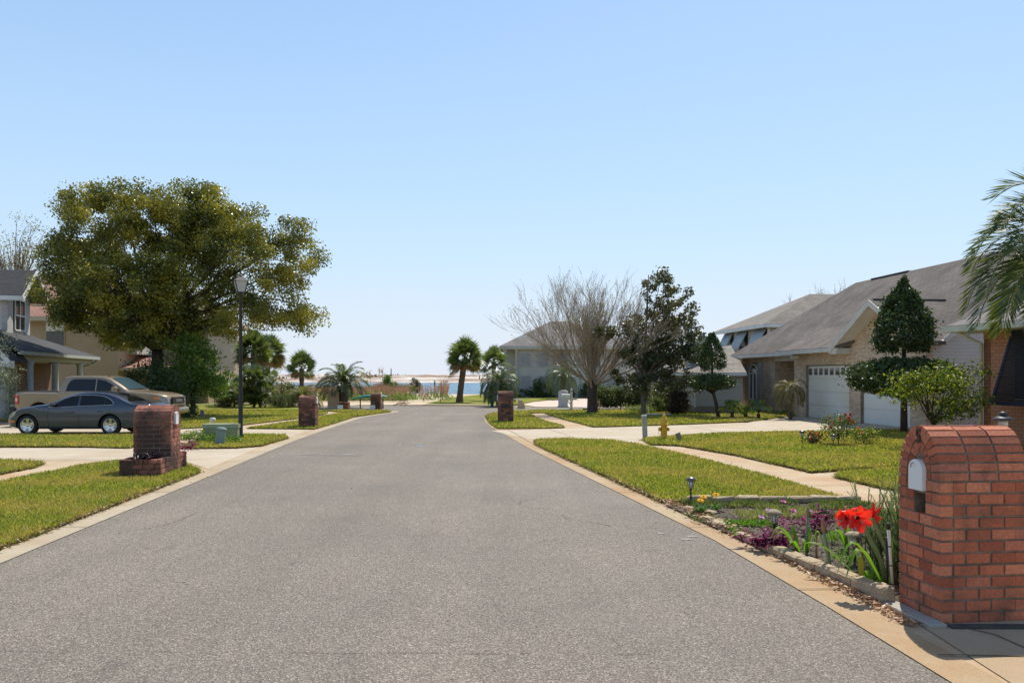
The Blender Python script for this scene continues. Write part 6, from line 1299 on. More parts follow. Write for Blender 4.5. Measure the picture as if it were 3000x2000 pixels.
# philodendrons by the window
def splitleaf(name, label, x, y, h, r, nlf, mat, lw=.09):
    t = thing(name, label, "plant", (x, y, 0), 0, None); g = []; b = MB(); o = Vector((0, 0, h * .35))
    for i in range(nlf):
        az = i * 2.4; el = R(random.uniform(15, 75)); d = Vector((math.cos(az) * math.cos(el), math.sin(az) * math.cos(el), math.sin(el))); e = o + d * r * random.uniform(.6, 1)
        b.tube([o, o.lerp(e, .5) + Vector((0, 0, .08)), e], .01, 4)
        sd = d.cross(Vector((0, 0, 1))).normalized(); dn = (d * .5 + Vector((0, 0, -.85))).normalized()
        for k in range(-4, 5):
            v_ = (dn * math.cos(k * .35) + sd * math.sin(k * .35)).normalized(); l = .3 * (1 - abs(k) * .06); w_ = sd.cross(v_).cross(v_).normalized() * .03
            g.append([e, e + v_ * l * .5 - w_, e + v_ * l, e + v_ * l * .5 + w_])
    npmesh("leaves", np.array([[tuple(p) for p in q] for q in g]), 4, mat, t); b.tube([(0, 0, 0), o], [.09, .07], 8); b.build("stem", bark_m, t)
x_, y_ = G(2145, 1227); splitleaf("split_leaf_plant", "bright green split leaf plant at the brick corner left of the arched window", x_, y_, .8, .6, 22, citrus_m)
x_, y_ = G(2185, 1226); splitleaf("split_leaf_plant", "smaller split leaf plant under the left shutter", x_, y_, .6, .4, 14, green_l)
x_, y_ = G(2222, 1229); splitleaf("split_leaf_plant", "dark drooping split leaf plant under the arched window", x_, y_, .75, .65, 22, dark_m)
# palmetto cluster behind the left lawn
def palmetto(name, label, x, y, n_, r, hh, mat, spread):
    t = thing(name, label, "shrub", (x, y, 0)); g = []
    for i in range(n_):
        c = Vector((random.gauss(0, spread), random.gauss(0, spread * .5), random.uniform(.1, hh))); az = random.uniform(0, 6.28); fanfrond(g, c, az, R(random.uniform(-10, 70)), r * random.uniform(.8, 1.1), .026, 18, .35)
    npmesh("fronds", np.array([[tuple(p) for p in q] for q in g]), 4, mat, t)
    b = MB(); b.tube([(0, 0, 0), (0, 0, hh * .4)], .07, 8); b.build("stem", palmbark_m, t)
palmetto("palmetto_clump", "big dark green clump of fan palm leaves behind the lamp post lawn", at(745, 0, 45.5).x, 45.5, 190, .8, 2.0, palm_m, .48)
palmetto("palmetto_clump", "darker clump of fan leaves left of the lamp post behind the lawn", at(690, 0, 47).x, 46.8, 120, .7, 1.3, palm_m, .5)
# grass clumps
def clumpgrass(name, label, x, y, n_, h, r, mat, spread=.15, w_=.006, cat="ornamental grass", group=None, plume=0, z=0.0):
    t = thing(name, label, cat, (x, y, z), 0, group); g = []
    for i in range(n_):
        a = random.uniform(0, 6.28); o = Vector((random.gauss(0, spread), random.gauss(0, spread), 0)); l = h * random.uniform(.6, 1.1); out_ = r * random.uniform(.2, 1)
        m_ = o + Vector((math.cos(a) * out_ * .35, math.sin(a) * out_ * .35, l * .65)); e = o + Vector((math.cos(a) * out_, math.sin(a) * out_, l * random.uniform(.6, 1))); s = Vector((-math.sin(a), math.cos(a), 0)) * w_
        g.append([o, m_ - s, e, m_ + s])
    npmesh("blades", np.array([[tuple(p) for p in q] for q in g]), 4, mat, t)
    if plume:
        P = []; 
        for i in range(plume):
            a = random.uniform(0, 6.28); e = np.array([math.cos(a) * r * .4, math.sin(a) * r * .4, h * 1.1]); P.append(e + RNG.normal(size=(50, 3)) * [.05, .05, .16])
        npmesh("plumes", leaves(np.concatenate(P), .08, 3), 4, leafmat("plume_beige", [(0.5, 0.42, 0.3), (0.36, 0.28, 0.18)], .7, .3), t)
    return t
x_, y_ = at(825, 0, 45.5).x, 45.2; clumpgrass("pampas_grass", "grey green pampas grass clump left of the dark brick mailbox pillar", x_, y_, 900, 1.0, .75, leafmat("pampas", [(0.10, 0.13, 0.07), (0.2, 0.22, 0.13)], .5, .3), .28, .008, plume=5)
x_, y_ = at(665, 0, 46).x, 45.6; clumpgrass("pampas_grass", "brown green grass clump under the dark palmetto left of the lamp post", x_, y_, 600, .9, .6, leafmat("pampas_dark", [(0.07, 0.08, 0.04), (0.14, 0.13, 0.07)], .5, .3), .25, .008)
x_, y_ = G(1876, 1213); clumpgrass("spiky_grass", "yellow green spiky grass clump at the foot of the magnolia", x_ - .1, y_ + .3, 380, .55, .5, leafmat("spiky", [(0.2, 0.26, 0.05), (0.3, 0.34, 0.1)], .5, .3), .28, .007)
x_, y_ = G(1905, 1213); clumpgrass("spiky_grass", "smaller spiky grass clump right of the magnolia trunk", x_, y_ + .3, 220, .42, .35, leafmat("spiky2", [(0.12, 0.18, 0.04), (0.24, 0.28, 0.09)], .5, .3), .18, .007)
# dark shrub row, sea grape, behind the palmetto
shrub("evergreen_shrub", "small dark clipped shrub between pampas grass and the sprawling palm", at(845, 0, 49).x, 49, [(0, 0, .85, .9, .5, .45)], 40, .15, 60, .1, dark_m)
shrub("scrub_bush", "olive bush in the reeds left of the small fan palm", at(820, 0, 55).x, 55, [(0, 0, .9, 1.3, .7, .6)], 50, .2, 60, .12, leafmat("olive2", [(0.16, 0.16, 0.05), (0.26, 0.24, 0.08)], .5, .3))
shrub("shore_shrub", "bright green slender shrub standing up out of the reeds", at(1132, 0, 66).x, 66, [(0, 0, 1.3, .35, .3, .8), (.25, 0, .8, .4, .3, .5)], 30, .14, 50, .12, green_l)
shrub("shore_tree", "little dark tree at the water's edge right of the reeds", at(1216, 0, 70).x, 70, [(0, 0, 1.15, .45, .3, .5), (.3, 0, .6, .35, .3, .3)], 26, .12, 50, .12, dark_m)
shrub("shore_bush", "low olive bush at the right end of the reeds", at(1180, 0, 67).x, 67, [(-.6, 0, .7, .9, .5, .6), (-2, 0, .5, 1, .5, .45), (.4, 0, .6, .5, .4, .5)], 80, .2, 60, .12, leafmat("olive3", [(0.10, 0.13, 0.03), (0.2, 0.2, 0.06)], .5, .3))
shrub("shore_weeds", "band of green weeds along the sand in front of the reeds", -9.5, 56.5, [(-3, 0, .25, 2.2, .8, .35), (.5, 0, .25, 2.2, .8, .35), (3.5, 1, .25, 2, .8, .3)], 150, .2, 40, .1, green_l, nl=1, cat="weeds")
# reeds
g = []
def reeds(x0p, x1p, n_, y0, y1, h0, h1):
    for i in range(n_):
        y = random.uniform(y0, y1); x = at(random.uniform(x0p, x1p), 0, y).x; h = random.uniform(h0, h1) * (1 + .25 * mnoise.noise(Vector((x * .6, y * .3, 2)))); l = Vector((random.gauss(0, .10) * h, random.gauss(0, .05) * h, h)); w_ = .018; o = Vector((x, y, 0))
        g.append([o + Vector((-w_, 0, 0)), o + Vector((w_, 0, 0)), o + l * .7 + Vector((w_, 0, 0)), o + l]);
        if random.random() < .4: m_ = o + l * random.uniform(.4, .8); e = m_ + Vector((random.choice((-1, 1)) * random.uniform(.15, .35), 0, random.uniform(-.05, .25))); g.append([m_, m_ + Vector((0, 0, .05)), e, m_ + Vector((0, 0, -.03))])
reeds(800, 1195, 4200, 58, 67, .75, 1.25); reeds(1100, 1190, 900, 64, 70, .7, 1.3); reeds(1190, 1310, 110, 68, 74, .8, 1.5); reeds(1288, 1310, 110, 68, 74, 1.0, 1.6)
reed_m = leafmat("reed_stems", [(0.24, 0.14, 0.085), (0.38, 0.25, 0.16), (0.55, 0.40, 0.28)], .7, .3, tm=(1, .9, .8))
tag(npmesh("reeds", np.array([[tuple(p) for p in q] for q in g]), 4, reed_m), kind='stuff', label="tall dry brown reeds along the shore", cat="reeds")
# plumed reed heads
b = MB(); P = []
for px in (1058, 1066, 1075, 1083, 1112, 1120): 
    p = at(px, random.uniform(1085, 1098), 62); b.tube([(p.x + .2, 62, 0), (p.x, 62, p.z)], .012, 4); P.append(np.array(tuple(p)) + RNG.normal(size=(60, 3)) * [.05, .05, .14])
t = thing("plumed_reed", "tall reed stalks with pale feathery heads rising over the brown reeds", "reed"); b.build("stalks", reed_m, t); npmesh("plumes", leaves(np.concatenate(P), .1, 2), 4, leafmat("plume_tan", [(0.55, 0.4, 0.25), (0.42, 0.3, 0.18)], .7, .3), t)
# far poles and shore posts
def pole(name, label, px, pt, pb, Y, r, mat, cap=None, group=None):
    a, c = at(px, pt, Y), at(px, pb, Y); b = MB(); b.tube([(a.x, Y, c.z), (a.x, Y, a.z)], [r, r * .8], 6); t = thing(name, label, name.replace('_', ' '), group=group); b.build("shaft", mat, t)
    if cap: b = MB(); b.lathe([(r * 1.3, 0), (r * 1.3, .12), (0, .3)], 8, 0, Matrix.Translation((a.x, Y, a.z))); b.build("cap", cap, t)
pole("dock_piling", "grey dock piling with white cap standing in the water", 1273.5, 1118, 1162, 80, .1, M("piling_wood", (.16, .14, .12)), white_m)
for px, pt, Y, lab in ((1146, 1079, 420, "left of the leaning palm above the reeds"), (1319, 1089, 430, "just left of the leaning palm crown"), (1405, 1099, 380, "right of the leaning palm trunk")): pole("utility_pole", "thin distant pole on the far dunes " + lab, px, pt, 1112, Y, .3, M("far_pole", (.16, .14, .13)), None, "distant poles on the island")
for px, pb in ((1242, 1177), (1290.5, 1181)):
    x_, y_ = G(px, pb); t = thing("marker_stake", "orange tipped stake " + ("standing in the sand" if px < 1250 else "at the edge of the far grass"), "stake", (x_, y_, 0)); b = MB(); b.tube([(0, 0, 0), (0, 0, .2)], .02, 5); b.build("stake", black_m, t); b = MB(); b.tube([(0, 0, .2), (.01, 0, .34)], .03, 6); b.build("tip", M("orange_tip", (.7, .12, .02)), t)
for px, pt, pb, lab in ((928.5, 1223, 1250, "thin dark stake by the kerb right of the dark brick pillar"), (1047, 1207, 1222, "thin dark stake where the left kerb bends")):
    x_, y_ = G(px, pb); b = MB(); b.tube([(.02, 0, 0), (-.02, 0, (pb - pt) / F * y_)], .014, 5); o = b.build("reflector_stake", black_m); o.location = (x_, y_, 0); tag(o, lab, "stake")
# driftwood on the sand
b = MB()
for i in range(14): 
    p = G(random.uniform(1150, 1190), random.uniform(1181, 1188)); a = random.uniform(-.6, .6); b.tube([(p[0], p[1], .02), (p[0] + .35 * math.cos(a), p[1] + .2 * math.sin(a), random.uniform(.05, .2))], .02, 4)
tag(b.build("driftwood", M("driftwood", (.22, .13, .08))), kind='stuff', label="small heap of brown driftwood and debris at the road end of the sand", cat="driftwood")
# white fence and pool chair behind the hedge
t = thing("pool_fence", "white picket pool fence behind the hedge and the magnolia", "fence", (0, 0, 0)); b = MB(); x0_, x1_ = at(1780, 0, 47).x, at(1905, 0, 47).x; x = x0_
while x < x1_: b.box(x, x + .03, 46.5, 46.53, 0, 1.05); x += .12
b.build("pickets", white_m, t); part("rail", white_m, t, (x0_, x1_, 46.48, 46.55, .98, 1.03), (x0_, x1_, 46.48, 46.55, .15, .2))
t = thing("garden_chair", "white garden chair seen right of the magnolia trunk", "chair", (at(1895, 0, 44).x, 44, 0), .3)
b = MB()
for sx_ in (-.22, .22):
    for sy_ in (-.2, .2): q_ = MB(); q_.tube([(sx_, sy_, 0), (sx_, sy_, .42)], .02, 5); q_.build("leg", white_m, t)
part("seat", white_m, t, (-.25, .25, -.25, .25, .42, .46)); b = MB()
for k in range(6): b.box(-.24 + k * .088, -.2 + k * .088, .22, .25, .46, .95)
b.box(-.25, .25, .22, .25, .93, .98); b.build("backrest", white_m, t)
# wooden frame and low bench by the bare tree
t = thing("wood_frame", "light wooden upside down L post right of the bare tree trunk", "post", (at(1756, 0, 43).x, 43, 0)); part("upright", M("pale_wood", (.5, .34, .18)), t, (-.03, .03, -.03, .03, 0, .46)); part("arm", M("pale_wood", (.5, .34, .18)), t, (-.26, -.03, -.03, .03, .40, .46))
t = thing("low_bench", "low dark bench with pale top behind the bare tree trunk", "bench", (at(1731, 0, 42.6).x, 42.4, 0)); part("seat", white_m, t, (-.45, .45, -.15, .15, .1, .14))
for s in (-.35, .3): part("leg", black_m, t, (s, s + .06, -.1, .1, 0, .1))
part("side_rail", black_m, t, (-.46, .46, -.17, -.151, .04, .13))
b = MB(); b.box(-.6, .6, -.1, .1, 0, .08, 0, None, .02); o = b.build("kerb_block", trim_m); o.location = (*G(1928, 1218), .03); tag(o, "low pale concrete block behind the magnolia on the lawn", "block")

# ================================================================ garden flowers
def rose(name, label, x, y, h, r, ncl, per, col, nfl, mat, fs=.045):
    t = tree(name, label, x, y, [(0, 0, h * .6, r, r * .8, h * .38)], ncl, .09, per, .05, mat, h * .2, .015, None, None, (.3, 1), 10, 1.6, "rose bush")
    P = []
    for i in range(nfl):
        a = random.uniform(0, 6.28); f = random.uniform(.4, 1); c = np.array([r * f * math.cos(a), r * f * math.sin(a), h * random.uniform(.5, 1.05)]); npmesh("flower", leaves(c + RNG.normal(size=(20, 3)) * fs * .28, fs, 1.2), 4, col, t)
red_f = leafmat("red_petals", [(0.45, 0.01, 0.01), (0.65, 0.02, 0.015)], .4, .3); coral_f = leafmat("coral_petals", [(0.7, 0.12, 0.06), (0.8, 0.25, 0.15)], .4, .3)
x_, y_ = G(2466, 1310); rose("rose_bush", "tall red rose bush on the big lawn before the garages", x_, y_ + .2, .88, .42, 60, 26, red_f, 12, rose_m)
x_, y_ = G(2385, 1308); rose("rose_bush", "small coral rose bush left of the tall red one", x_, y_ + .1, .36, .22, 30, 26, coral_f, 10, dark_m, .05)
x_, y_ = G(2540, 1308); rose("rose_bush", "yellow green rose bush right of the tall red one", x_, y_ + .2, .5, .4, 45, 26, coral_f, 4, citrus_m)
# rosemary around the mailbox
def _add_needles(g, sprigs):
    for o, d, l in sprigs:
        for j in range(int(l / .0055)):
            p_ = o + d * l * (j * .0055 / l); a = random.uniform(0, 6.28); v_ = (Vector((math.cos(a), math.sin(a), .2)) * .8 + d * .8).normalized() * random.uniform(.022, .042); w_ = Vector((-math.sin(a), math.cos(a), 0)) * .0035
            g.append([p_ - w_, p_ + w_, p_ + v_ + w_ * .4, p_ + v_])
def rosemary(name, label, x, y, n_, h, sx_, sy_, rad=.12):
    t = thing(name, label, "shrub", (x, y, .03)); g = []; st = MB()
    for i in range(n_):
        o = Vector((random.uniform(-sx_, sx_), random.uniform(-sy_, sy_), 0)); l = h * random.uniform(.3, 1.0); ln_ = Vector((random.gauss(0, .16), random.gauss(0, .16), 1)).normalized(); st.tube([o, o + ln_ * l * .6, o + (ln_ + Vector((random.gauss(0, .05), 0, 0))) * l], [.006, .005, .002], 4, 0, False)
        sprigs = [(o, ln_, l)]
        for _ in range(7):
            q_ = o + ln_ * l * random.uniform(.15, .85); a = random.uniform(0, 6.28); sprigs.append((q_, Vector((math.cos(a) * .55, math.sin(a) * .55, random.uniform(.5, 1.0))).normalized(), random.uniform(.10, .22)))
        _add_needles(g, sprigs)
        k = 0
        for j in range(k):
            u = .12 + .88 * j / k; p_ = o + ln_ * l * u; a = random.uniform(0, 6.28); v_ = Vector((math.cos(a), math.sin(a), .9)).normalized() * .048 * (1.25 - .7 * u); w_ = Vector((-math.sin(a), math.cos(a), 0)) * .004
            g.append([p_ - w_, p_ + w_, p_ + v_ + w_ * .4, p_ + v_])
    npmesh("needles", np.array([[tuple(p) for p in q] for q in g]), 4, leafmat("rosemary_needles", [(0.10, 0.15, 0.05), (0.18, 0.24, 0.09), (0.28, 0.33, 0.15)], .5, .35), t); st.build("stems", bark_m, t)
rosemary("rosemary_bush", "upright rosemary shrub left of and behind the tall brick mailbox", 3.66, 7.25, 120, .92, .32, .45)
rosemary("rosemary_bush", "rosemary shrub at the right edge behind the tall brick mailbox", 4.45, 6.95, 80, 1.05, .32, .3)
# purple heart
purple_m = leafmat("purple_leaves", [(0.08, 0.008, 0.035), (0.17, 0.015, 0.07), (0.28, 0.03, 0.13), (0.13, 0.02, 0.10)], .5, .3, spec=.2, tm=(1.3, .6, 1.0))
def strapclump(name, label, x, y, n_, L, r, mat, wd=.016, cat="plant", up=.9, z=.05, per=5):
    t = thing(name, label, cat, (x, y, z)); g = []
    for i in range(n_):
        o = Vector((random.gauss(0, r), random.gauss(0, r * .8), 0)); hh = random.uniform(.03, L * .9)
        for k in range(per):
            a = random.uniform(0, 6.28); e = random.uniform(.1, 1.1); l = L * random.uniform(.4, .8); v_ = Vector((math.cos(a), math.sin(a), e * up)).normalized(); p0 = o + Vector((0, 0, hh * k / per)); p1 = p0 + v_ * l * .55; p2 = p1 + (v_ + Vector((0, 0, -.5))).normalized() * l * .5; s = Vector((-math.sin(a), math.cos(a), 0)) * wd
            f_ = Vector((0, 0, wd * .5)); g.append([p0, p1 - s + f_, p1, p1]); g.append([p0 - s * .3, p1 - s + f_, p2, p1]); g.append([p0 + s * .3, p1, p2, p1 + s + f_])
    npmesh("leaves", np.array([[tuple(p) for p in q] for q in g]), 4, mat, t); return t
strapclump("purple_plant", "purple leaved plant spilling over the street side stones of the bed", 2.72, 8.35, 34, .22, .13, purple_m, .019)
strapclump("purple_plant", "purple leaved plant in the middle of the bed behind the budding amaryllis", 3.5, 9.25, 22, .24, .16, purple_m, .020)
strapclump("purple_plant", "sparse purple leaved plant right of the middle purple clump", 4.05, 8.9, 14, .2, .15, purple_m, .016)
strapclump("purple_plant", "purple leaved plant hanging from the rear planter of the left mailbox", -6.42, 15.7, 16, .26, .1, purple_m, .018, z=.36)
strapclump("planter_plant", "dark leaved plant filling the front planter of the left mailbox", -6.55, 14.25, 26, .2, .14, leafmat("very_dark_purple", [(0.015, 0.008, 0.012), (0.04, 0.015, 0.03)], .5, .1), .018, z=.30)
# ground cover tufts
gc = []; 
def tufts(x0, x1, y0, y1, n_, h, col):
    for i in range(n_):
        x, y = random.uniform(x0, x1), random.uniform(y0, y1)
        if mnoise.noise(Vector((x * 2.2, y * 2.2, 5))) < .02: continue
        for k in range(5):
            a = random.uniform(0, 6.28); o = Vector((x + random.gauss(0, .02), y + random.gauss(0, .02), .03)); e = o + Vector((math.cos(a) * .03, math.sin(a) * .03, h * random.uniform(.4, 1.2))); s = Vector((-math.sin(a), math.cos(a), 0)) * .006
            col.append([o, (o + e) / 2 - s, e, (o + e) / 2 + s])
tufts(2.55, 3.15, 8.85, 9.8, 1500, .045, gc); tufts(3.0, 3.5, 6.7, 8.2, 260, .05, gc)
tag(npmesh("ground_cover", np.array([[tuple(p) for p in q] for q in gc]), 4, leafmat("clover", [(0.07, 0.17, 0.02), (0.15, 0.28, 0.03), (0.24, 0.36, 0.07)], .6, .35, spec=.15)), kind='stuff', label="bright green low ground cover in the street side front of the bed", cat="ground cover")
gc = []; tufts(2.9, 4.3, 9.9, 10.9, 1900, .07, gc)
tag(npmesh("dry_groundcover", np.array([[tuple(p) for p in q] for q in gc]), 4, leafmat("dry_cover", [(0.3, 0.3, 0.12), (0.45, 0.4, 0.2), (0.2, 0.22, 0.08)], .7, .3, spec=.1)), kind='stuff', label="pale straw coloured wispy growth in the middle back of the bed", cat="ground cover")
gc = []; tufts(2.4, 5.0, 10.6, 11.3, 2200, .07, gc); tufts(3.9, 5.1, 8.6, 10.6, 900, .08, gc); tufts(2.25, 2.6, 9.8, 11.1, 260, .04, gc)
tag(npmesh("ground_cover", np.array([[tuple(p) for p in q] for q in gc]), 4, leafmat("ground_cover", [(0.06, 0.11, 0.03), (0.12, 0.18, 0.04), (0.2, 0.22, 0.08), (0.3, 0.25, 0.13)], .6, .3, spec=.15)), kind='stuff', label="patchy olive weeds along the back stones of the flower bed", cat="ground cover")
strapclump("green_tuft", "bright green grassy tuft in the mulch left of the pale capped light", *G(2447, 1600), 40, .12, .06, leafmat("bright_green", [(0.12, 0.26, 0.02), (0.26, 0.42, 0.04)], .4, .4), .004, up=2)
strapclump("green_tuft", "dark low herb behind the middle purple clump", *G(2412, 1532), 60, .16, .08, dark_m, .008, up=1.6)
# daisies and small flowers
def petals(b, c, r, n_, w_, tilt=(0, 0, 1), mi=0, cup=.2):
    c = Vector(c); t = Vector(tilt).normalized(); u = t.orthogonal().normalized(); v_ = t.cross(u)
    for k in range(n_):
        a = 2 * math.pi * k / n_ + random.uniform(-.05, .05); d = (u * math.cos(a) + v_ * math.sin(a)); s = t.cross(d) * w_; e = c + d * r + t * r * cup
        b.add([c + d * r * .12, c + d * r * .6 - s + t * r * cup * .6, e, c + d * r * .6 + s + t * r * cup * .6], [[0, 1, 2, 3]], mi)
yl = M("yellow_petals", (.78, .40, .0), (.72, .34, .0), 9, .7, spec=.1); yc = M("yellow_centre", (.45, .25, .02))
def gerbera(label, x, y, h, n_lv=14):
    t = thing("yellow_daisy", label, "flower", (x, y, .05)); g = []
    for i in range(n_lv):
        a = i * 2.4; l = random.uniform(.10, .17); o = Vector((0, 0, .0)); v_ = Vector((math.cos(a), math.sin(a), random.uniform(.25, .9))).normalized(); s = Vector((-math.sin(a), math.cos(a), 0)) * .032; g.append([o, v_ * l * .6 - s, v_ * l, v_ * l * .6 + s])
    npmesh("leaves", np.array([[tuple(p) for p in q] for q in g]), 4, leafmat('daisy_leaves', [(0.04, 0.10, 0.02), (0.08, 0.16, 0.03)], .6, .3, spec=.12), t); b = MB(); b.tube([(0, 0, 0), (.01, 0, h)], .004, 5); b.build("stem", M("green_stem", (.12, .2, .05)), t)
    b = MB(); 
    for q, z_ in ((.052, 0), (.045, .006), (.036, .011)): petals(b, (.01, 0, h + z_), q, 18, .006, (0, -.45, 1), 0, .12)
    f = b.build("flower", yl, t); b = MB(); b.lathe([(.0, 0), (.013, .004), (.0, .012)], 8, 0, Matrix.Translation((.01, 0, h + .012))); b.build("flower_centre", yc, f)
for px, py, base, lab in ((2059, 1456, 1490, "yellow daisy left of its pair at the far end of the bed"), (2096, 1449, 1492, "yellow daisy right of its pair at the far end of the bed"), (2050, 1466, 1500, "low yellow daisy nearest the black solar light")):
    x_, y_ = G(px, base, .05); h = at(px, py, y_).z - .05; gerbera(lab, x_, y_, h)
pk_m = M("pink_petals", (.65, .10, .42), (.55, .08, .35), 9, .5); pr_m = M("lilac_petals", (.55, .25, .55), (.5, .2, .5), 9, .5); or_m = M("orange_petals", (.8, .12, .03))
for px, py, base, m_, lab in ((2293, 1469, 1490, pk_m, "magenta flower nearest the back stones"), (2250, 1494, 1520, pr_m, "tall lilac flower above the weathered solar light"), (2228, 1514, 1535, pr_m, "lilac flower left of the weathered solar light"), (2322, 1495, 1520, pk_m, "hot pink flower between the solar light and the bud stem"), (2370, 1497, 1517, pr_m, "lilac flower right behind the tall amaryllis bud"), (2387, 1500, 1518, or_m, "orange red flower behind the middle purple clump"), (2424, 1498, 1515, pk_m, "small crimson flower left of the red amaryllis")):
    x_, y_ = G(px, base, .05); h = at(px, py, y_).z - .05; t = thing("bed_flower", lab, "flower", (x_, y_, .05)); b = MB(); b.tube([(0, 0, 0), (.01, 0, h)], .004, 4); 
    for k in range(4): a = k * 1.6; b.add([(0, 0, .01), (.03 * math.cos(a) - .01, .03 * math.sin(a), .03), (.07 * math.cos(a), .07 * math.sin(a), .05), (.03 * math.cos(a) + .01, .03 * math.sin(a), .03)], [[0, 1, 2, 3]])
    b.build("stem", M("green_stem", (.12, .2, .05)), t); b = MB()
    for q in (.04, .03, .02): petals(b, (.01, 0, h), q, 10, .011, (random.gauss(0, .3), -.4, 1), 0, .45 if q < .04 else .1)
    b.build("flower", m_, t)
# amaryllis
stem_m = M("amaryllis_stem", (.20, .26, .13), (.16, .22, .09), 12, .45); lf_m = leafmat("amaryllis_leaf", [(0.11, 0.23, 0.02), (0.18, 0.31, 0.035)], .5, .45, spec=.2); bud_m = M("bud_brown", (.35, .17, .07), (.25, .15, .05), 14, .6); sp_m = M("bud_sheath_brown", (.30, .14, .08), (.38, .2, .1), 14, .6)
am_red, n, b = nodes("amaryllis_red"); tc = N(n, "ShaderNodeTexCoord").outputs['Object']
c = ramp(n, noise(n, tc, 18, 3), [(0.3, (0.60, 0.012, 0.012)), (0.7, (0.78, 0.035, 0.02))]); n.links.new(c, b.inputs['Base Color']); b.inputs['Roughness'].default_value = .45
tr = N(n, "ShaderNodeBsdfTranslucent"); tr.inputs['Color'].default_value = (.95, .04, .02, 1); mx = N(n, "ShaderNodeMixShader"); mx.inputs[0].default_value = .45; n.links.new(b.outputs[0], mx.inputs[1]); n.links.new(tr.outputs[0], mx.inputs[2]); n.links.new(mx.outputs[0], n.nodes["Material Output"].inputs['Surface'])
def lily(c, face, r, rot=0.0, openf=1.0, parent=None):
    "six broad recurving petals round a dark throat"
    c = Vector(c); f = Vector(face).normalized(); u = Vector((0, 0, 1)) - f * f.z; u = u.normalized() if u.length > .1 else Vector((1, 0, 0)); v_ = f.cross(u); b = MB()
    for k in range(6):
        a = rot + k * math.pi / 3; d = u * math.cos(a) + v_ * math.sin(a); s = f.cross(d); wv = (.38 if k % 2 else .29) * r; rows = []
        for i in range(8):
            t = i / 7; rad = r * (.04 + 1.0 * t ** 1.05) * openf + .01; fwd = r * (-.75 + 1.0 * t ** .6 - .28 * t ** 3) ; w_ = wv * math.sin(math.pi * min(1, (.10 + .85 * t) ** 1.05)) ** .75
            cc = c + d * rad + f * (fwd + (.02 if k % 2 else 0) * r); rows.append([cc - s * w_ + f * w_ * .22, cc - s * w_ * .5 + f * .02 * r, cc - f * .05 * r, cc + s * w_ * .5 + f * .02 * r, cc + s * w_ + f * w_ * .22])
        vs = [p for row in rows for p in row]; b.add(vs, [[i * 5 + j, i * 5 + j + 1, (i + 1) * 5 + j + 1, (i + 1) * 5 + j] for i in range(7) for j in range(4)], 0, True)
    fl = b.build("flower", am_red, parent); b = MB()
    for k in range(6):
        a = k * 1.05; e = c + f * r * .35 - u * r * .18 + (u * math.cos(a) + v_ * math.sin(a)) * r * .09; b.tube([c - f * r * .5, c + f * r * .0 - u * r * .12, e], .0018, 4); b.tube([e, e + u * .006], .004, 4)
    b.build("stamens", M("stamen", (.75, .3, .2)), fl)
    b = MB(); b.lathe([(.0, 0), (.018 * r / .1, .005), (.0, .01)], 10, 0, Matrix.Translation(c - f * r * .45) @ f.to_track_quat('Z', 'Y').to_matrix().to_4x4()); b.build("throat", M("throat_dark", (.05, .004, .004)), fl); return fl
def bud(b, p, d, L, r, mi=0):
    p = Vector(p); d = Vector(d).normalized(); b.tube([p + d * L * t for t in (0, .15, .35, .6, .85, 1)], [r * .55, r * .8, r, r * .85, r * .45, r * .05], 8, mi)
def strap(g, o, az, L, h, wd, droop, lean=.6, z=.05):
    "long amaryllis leaf as a ribbon, keel folded"
    o = Vector(o); d = Vector((math.cos(az), math.sin(az), 0)); s = Vector((-math.sin(az), math.cos(az), 0)); n_ = 9; rows = []
    for i in range(n_ + 1):
        t = i / n_; p = o + d * L * t * lean + Vector((0, 0, h * math.sin(math.pi * min(1, t * .5 + t * t * droop)))); w_ = wd * 1.6 * (math.sin(math.pi * (.18 + .80 * t)) ** .7); rows.append((p - s * w_ + Vector((0, 0, w_ * .5)), p, p + s * w_ + Vector((0, 0, w_ * .5))))
    for a, b_ in zip(rows[:-1], rows[1:]): g.append([a[0], a[1], b_[1], b_[0]]); g.append([a[1], a[2], b_[2], b_[1]])
def ribbon(name, g, parent, mat=None):
    V = np.array([[tuple(p) for p in q] for q in g]); me = bpy.data.meshes.new(name); n_ = len(V); me.from_pydata([tuple(p) for p in V.reshape(-1, 3)], [], [[i * 4, i * 4 + 1, i * 4 + 2, i * 4 + 3] for i in range(n_)])
    bm = bmesh.new(); bm.from_mesh(me); bmesh.ops.remove_doubles(bm, verts=bm.verts, dist=.0003); 
    for f in bm.faces: f.smooth = True
    bm.to_mesh(me); bm.free(); return link(name, me, mat or lf_m, parent)
AG = "amaryllis plants in the flower bed"
# A: tall closed bud with fan of leaves
t = thing("amaryllis", "amaryllis with a tall closed green bud and a fan of bright leaves", "flower", (2.98, 8.05, 0), 0, AG)
b = MB(); b.tube([(0, 0, .04), (.0, 0, .2), (.01, 0, .41)], [.017, .015, .013], 10); b.build("stem", stem_m, t); b = MB(); bud(b, (.01, 0, .40), (0, 0, 1), .115, .018); b.build("bud", M("bud_green", (.24, .2, .08), (.3, .18, .08), 18), t)
for az, L, h, wd, dr, ln_ in ((3.3, .36, .26, .021, .30, .85), (2.8, .30, .20, .019, .35, .85), (3.9, .22, .14, .018, .25, .9), (2.2, .22, .27, .02, .0, .5), (.6, .14, .24, .018, .0, .5), (4.2, .28, .16, .018, .3, .8), (-.2, .25, .17, .018, .45, .6)):
    g = []; strap(g, (-.08 if az > 2 and az < 4.1 else .0, 0, .04), az, L, h, wd, dr, ln_); ribbon("leaf", g, t)
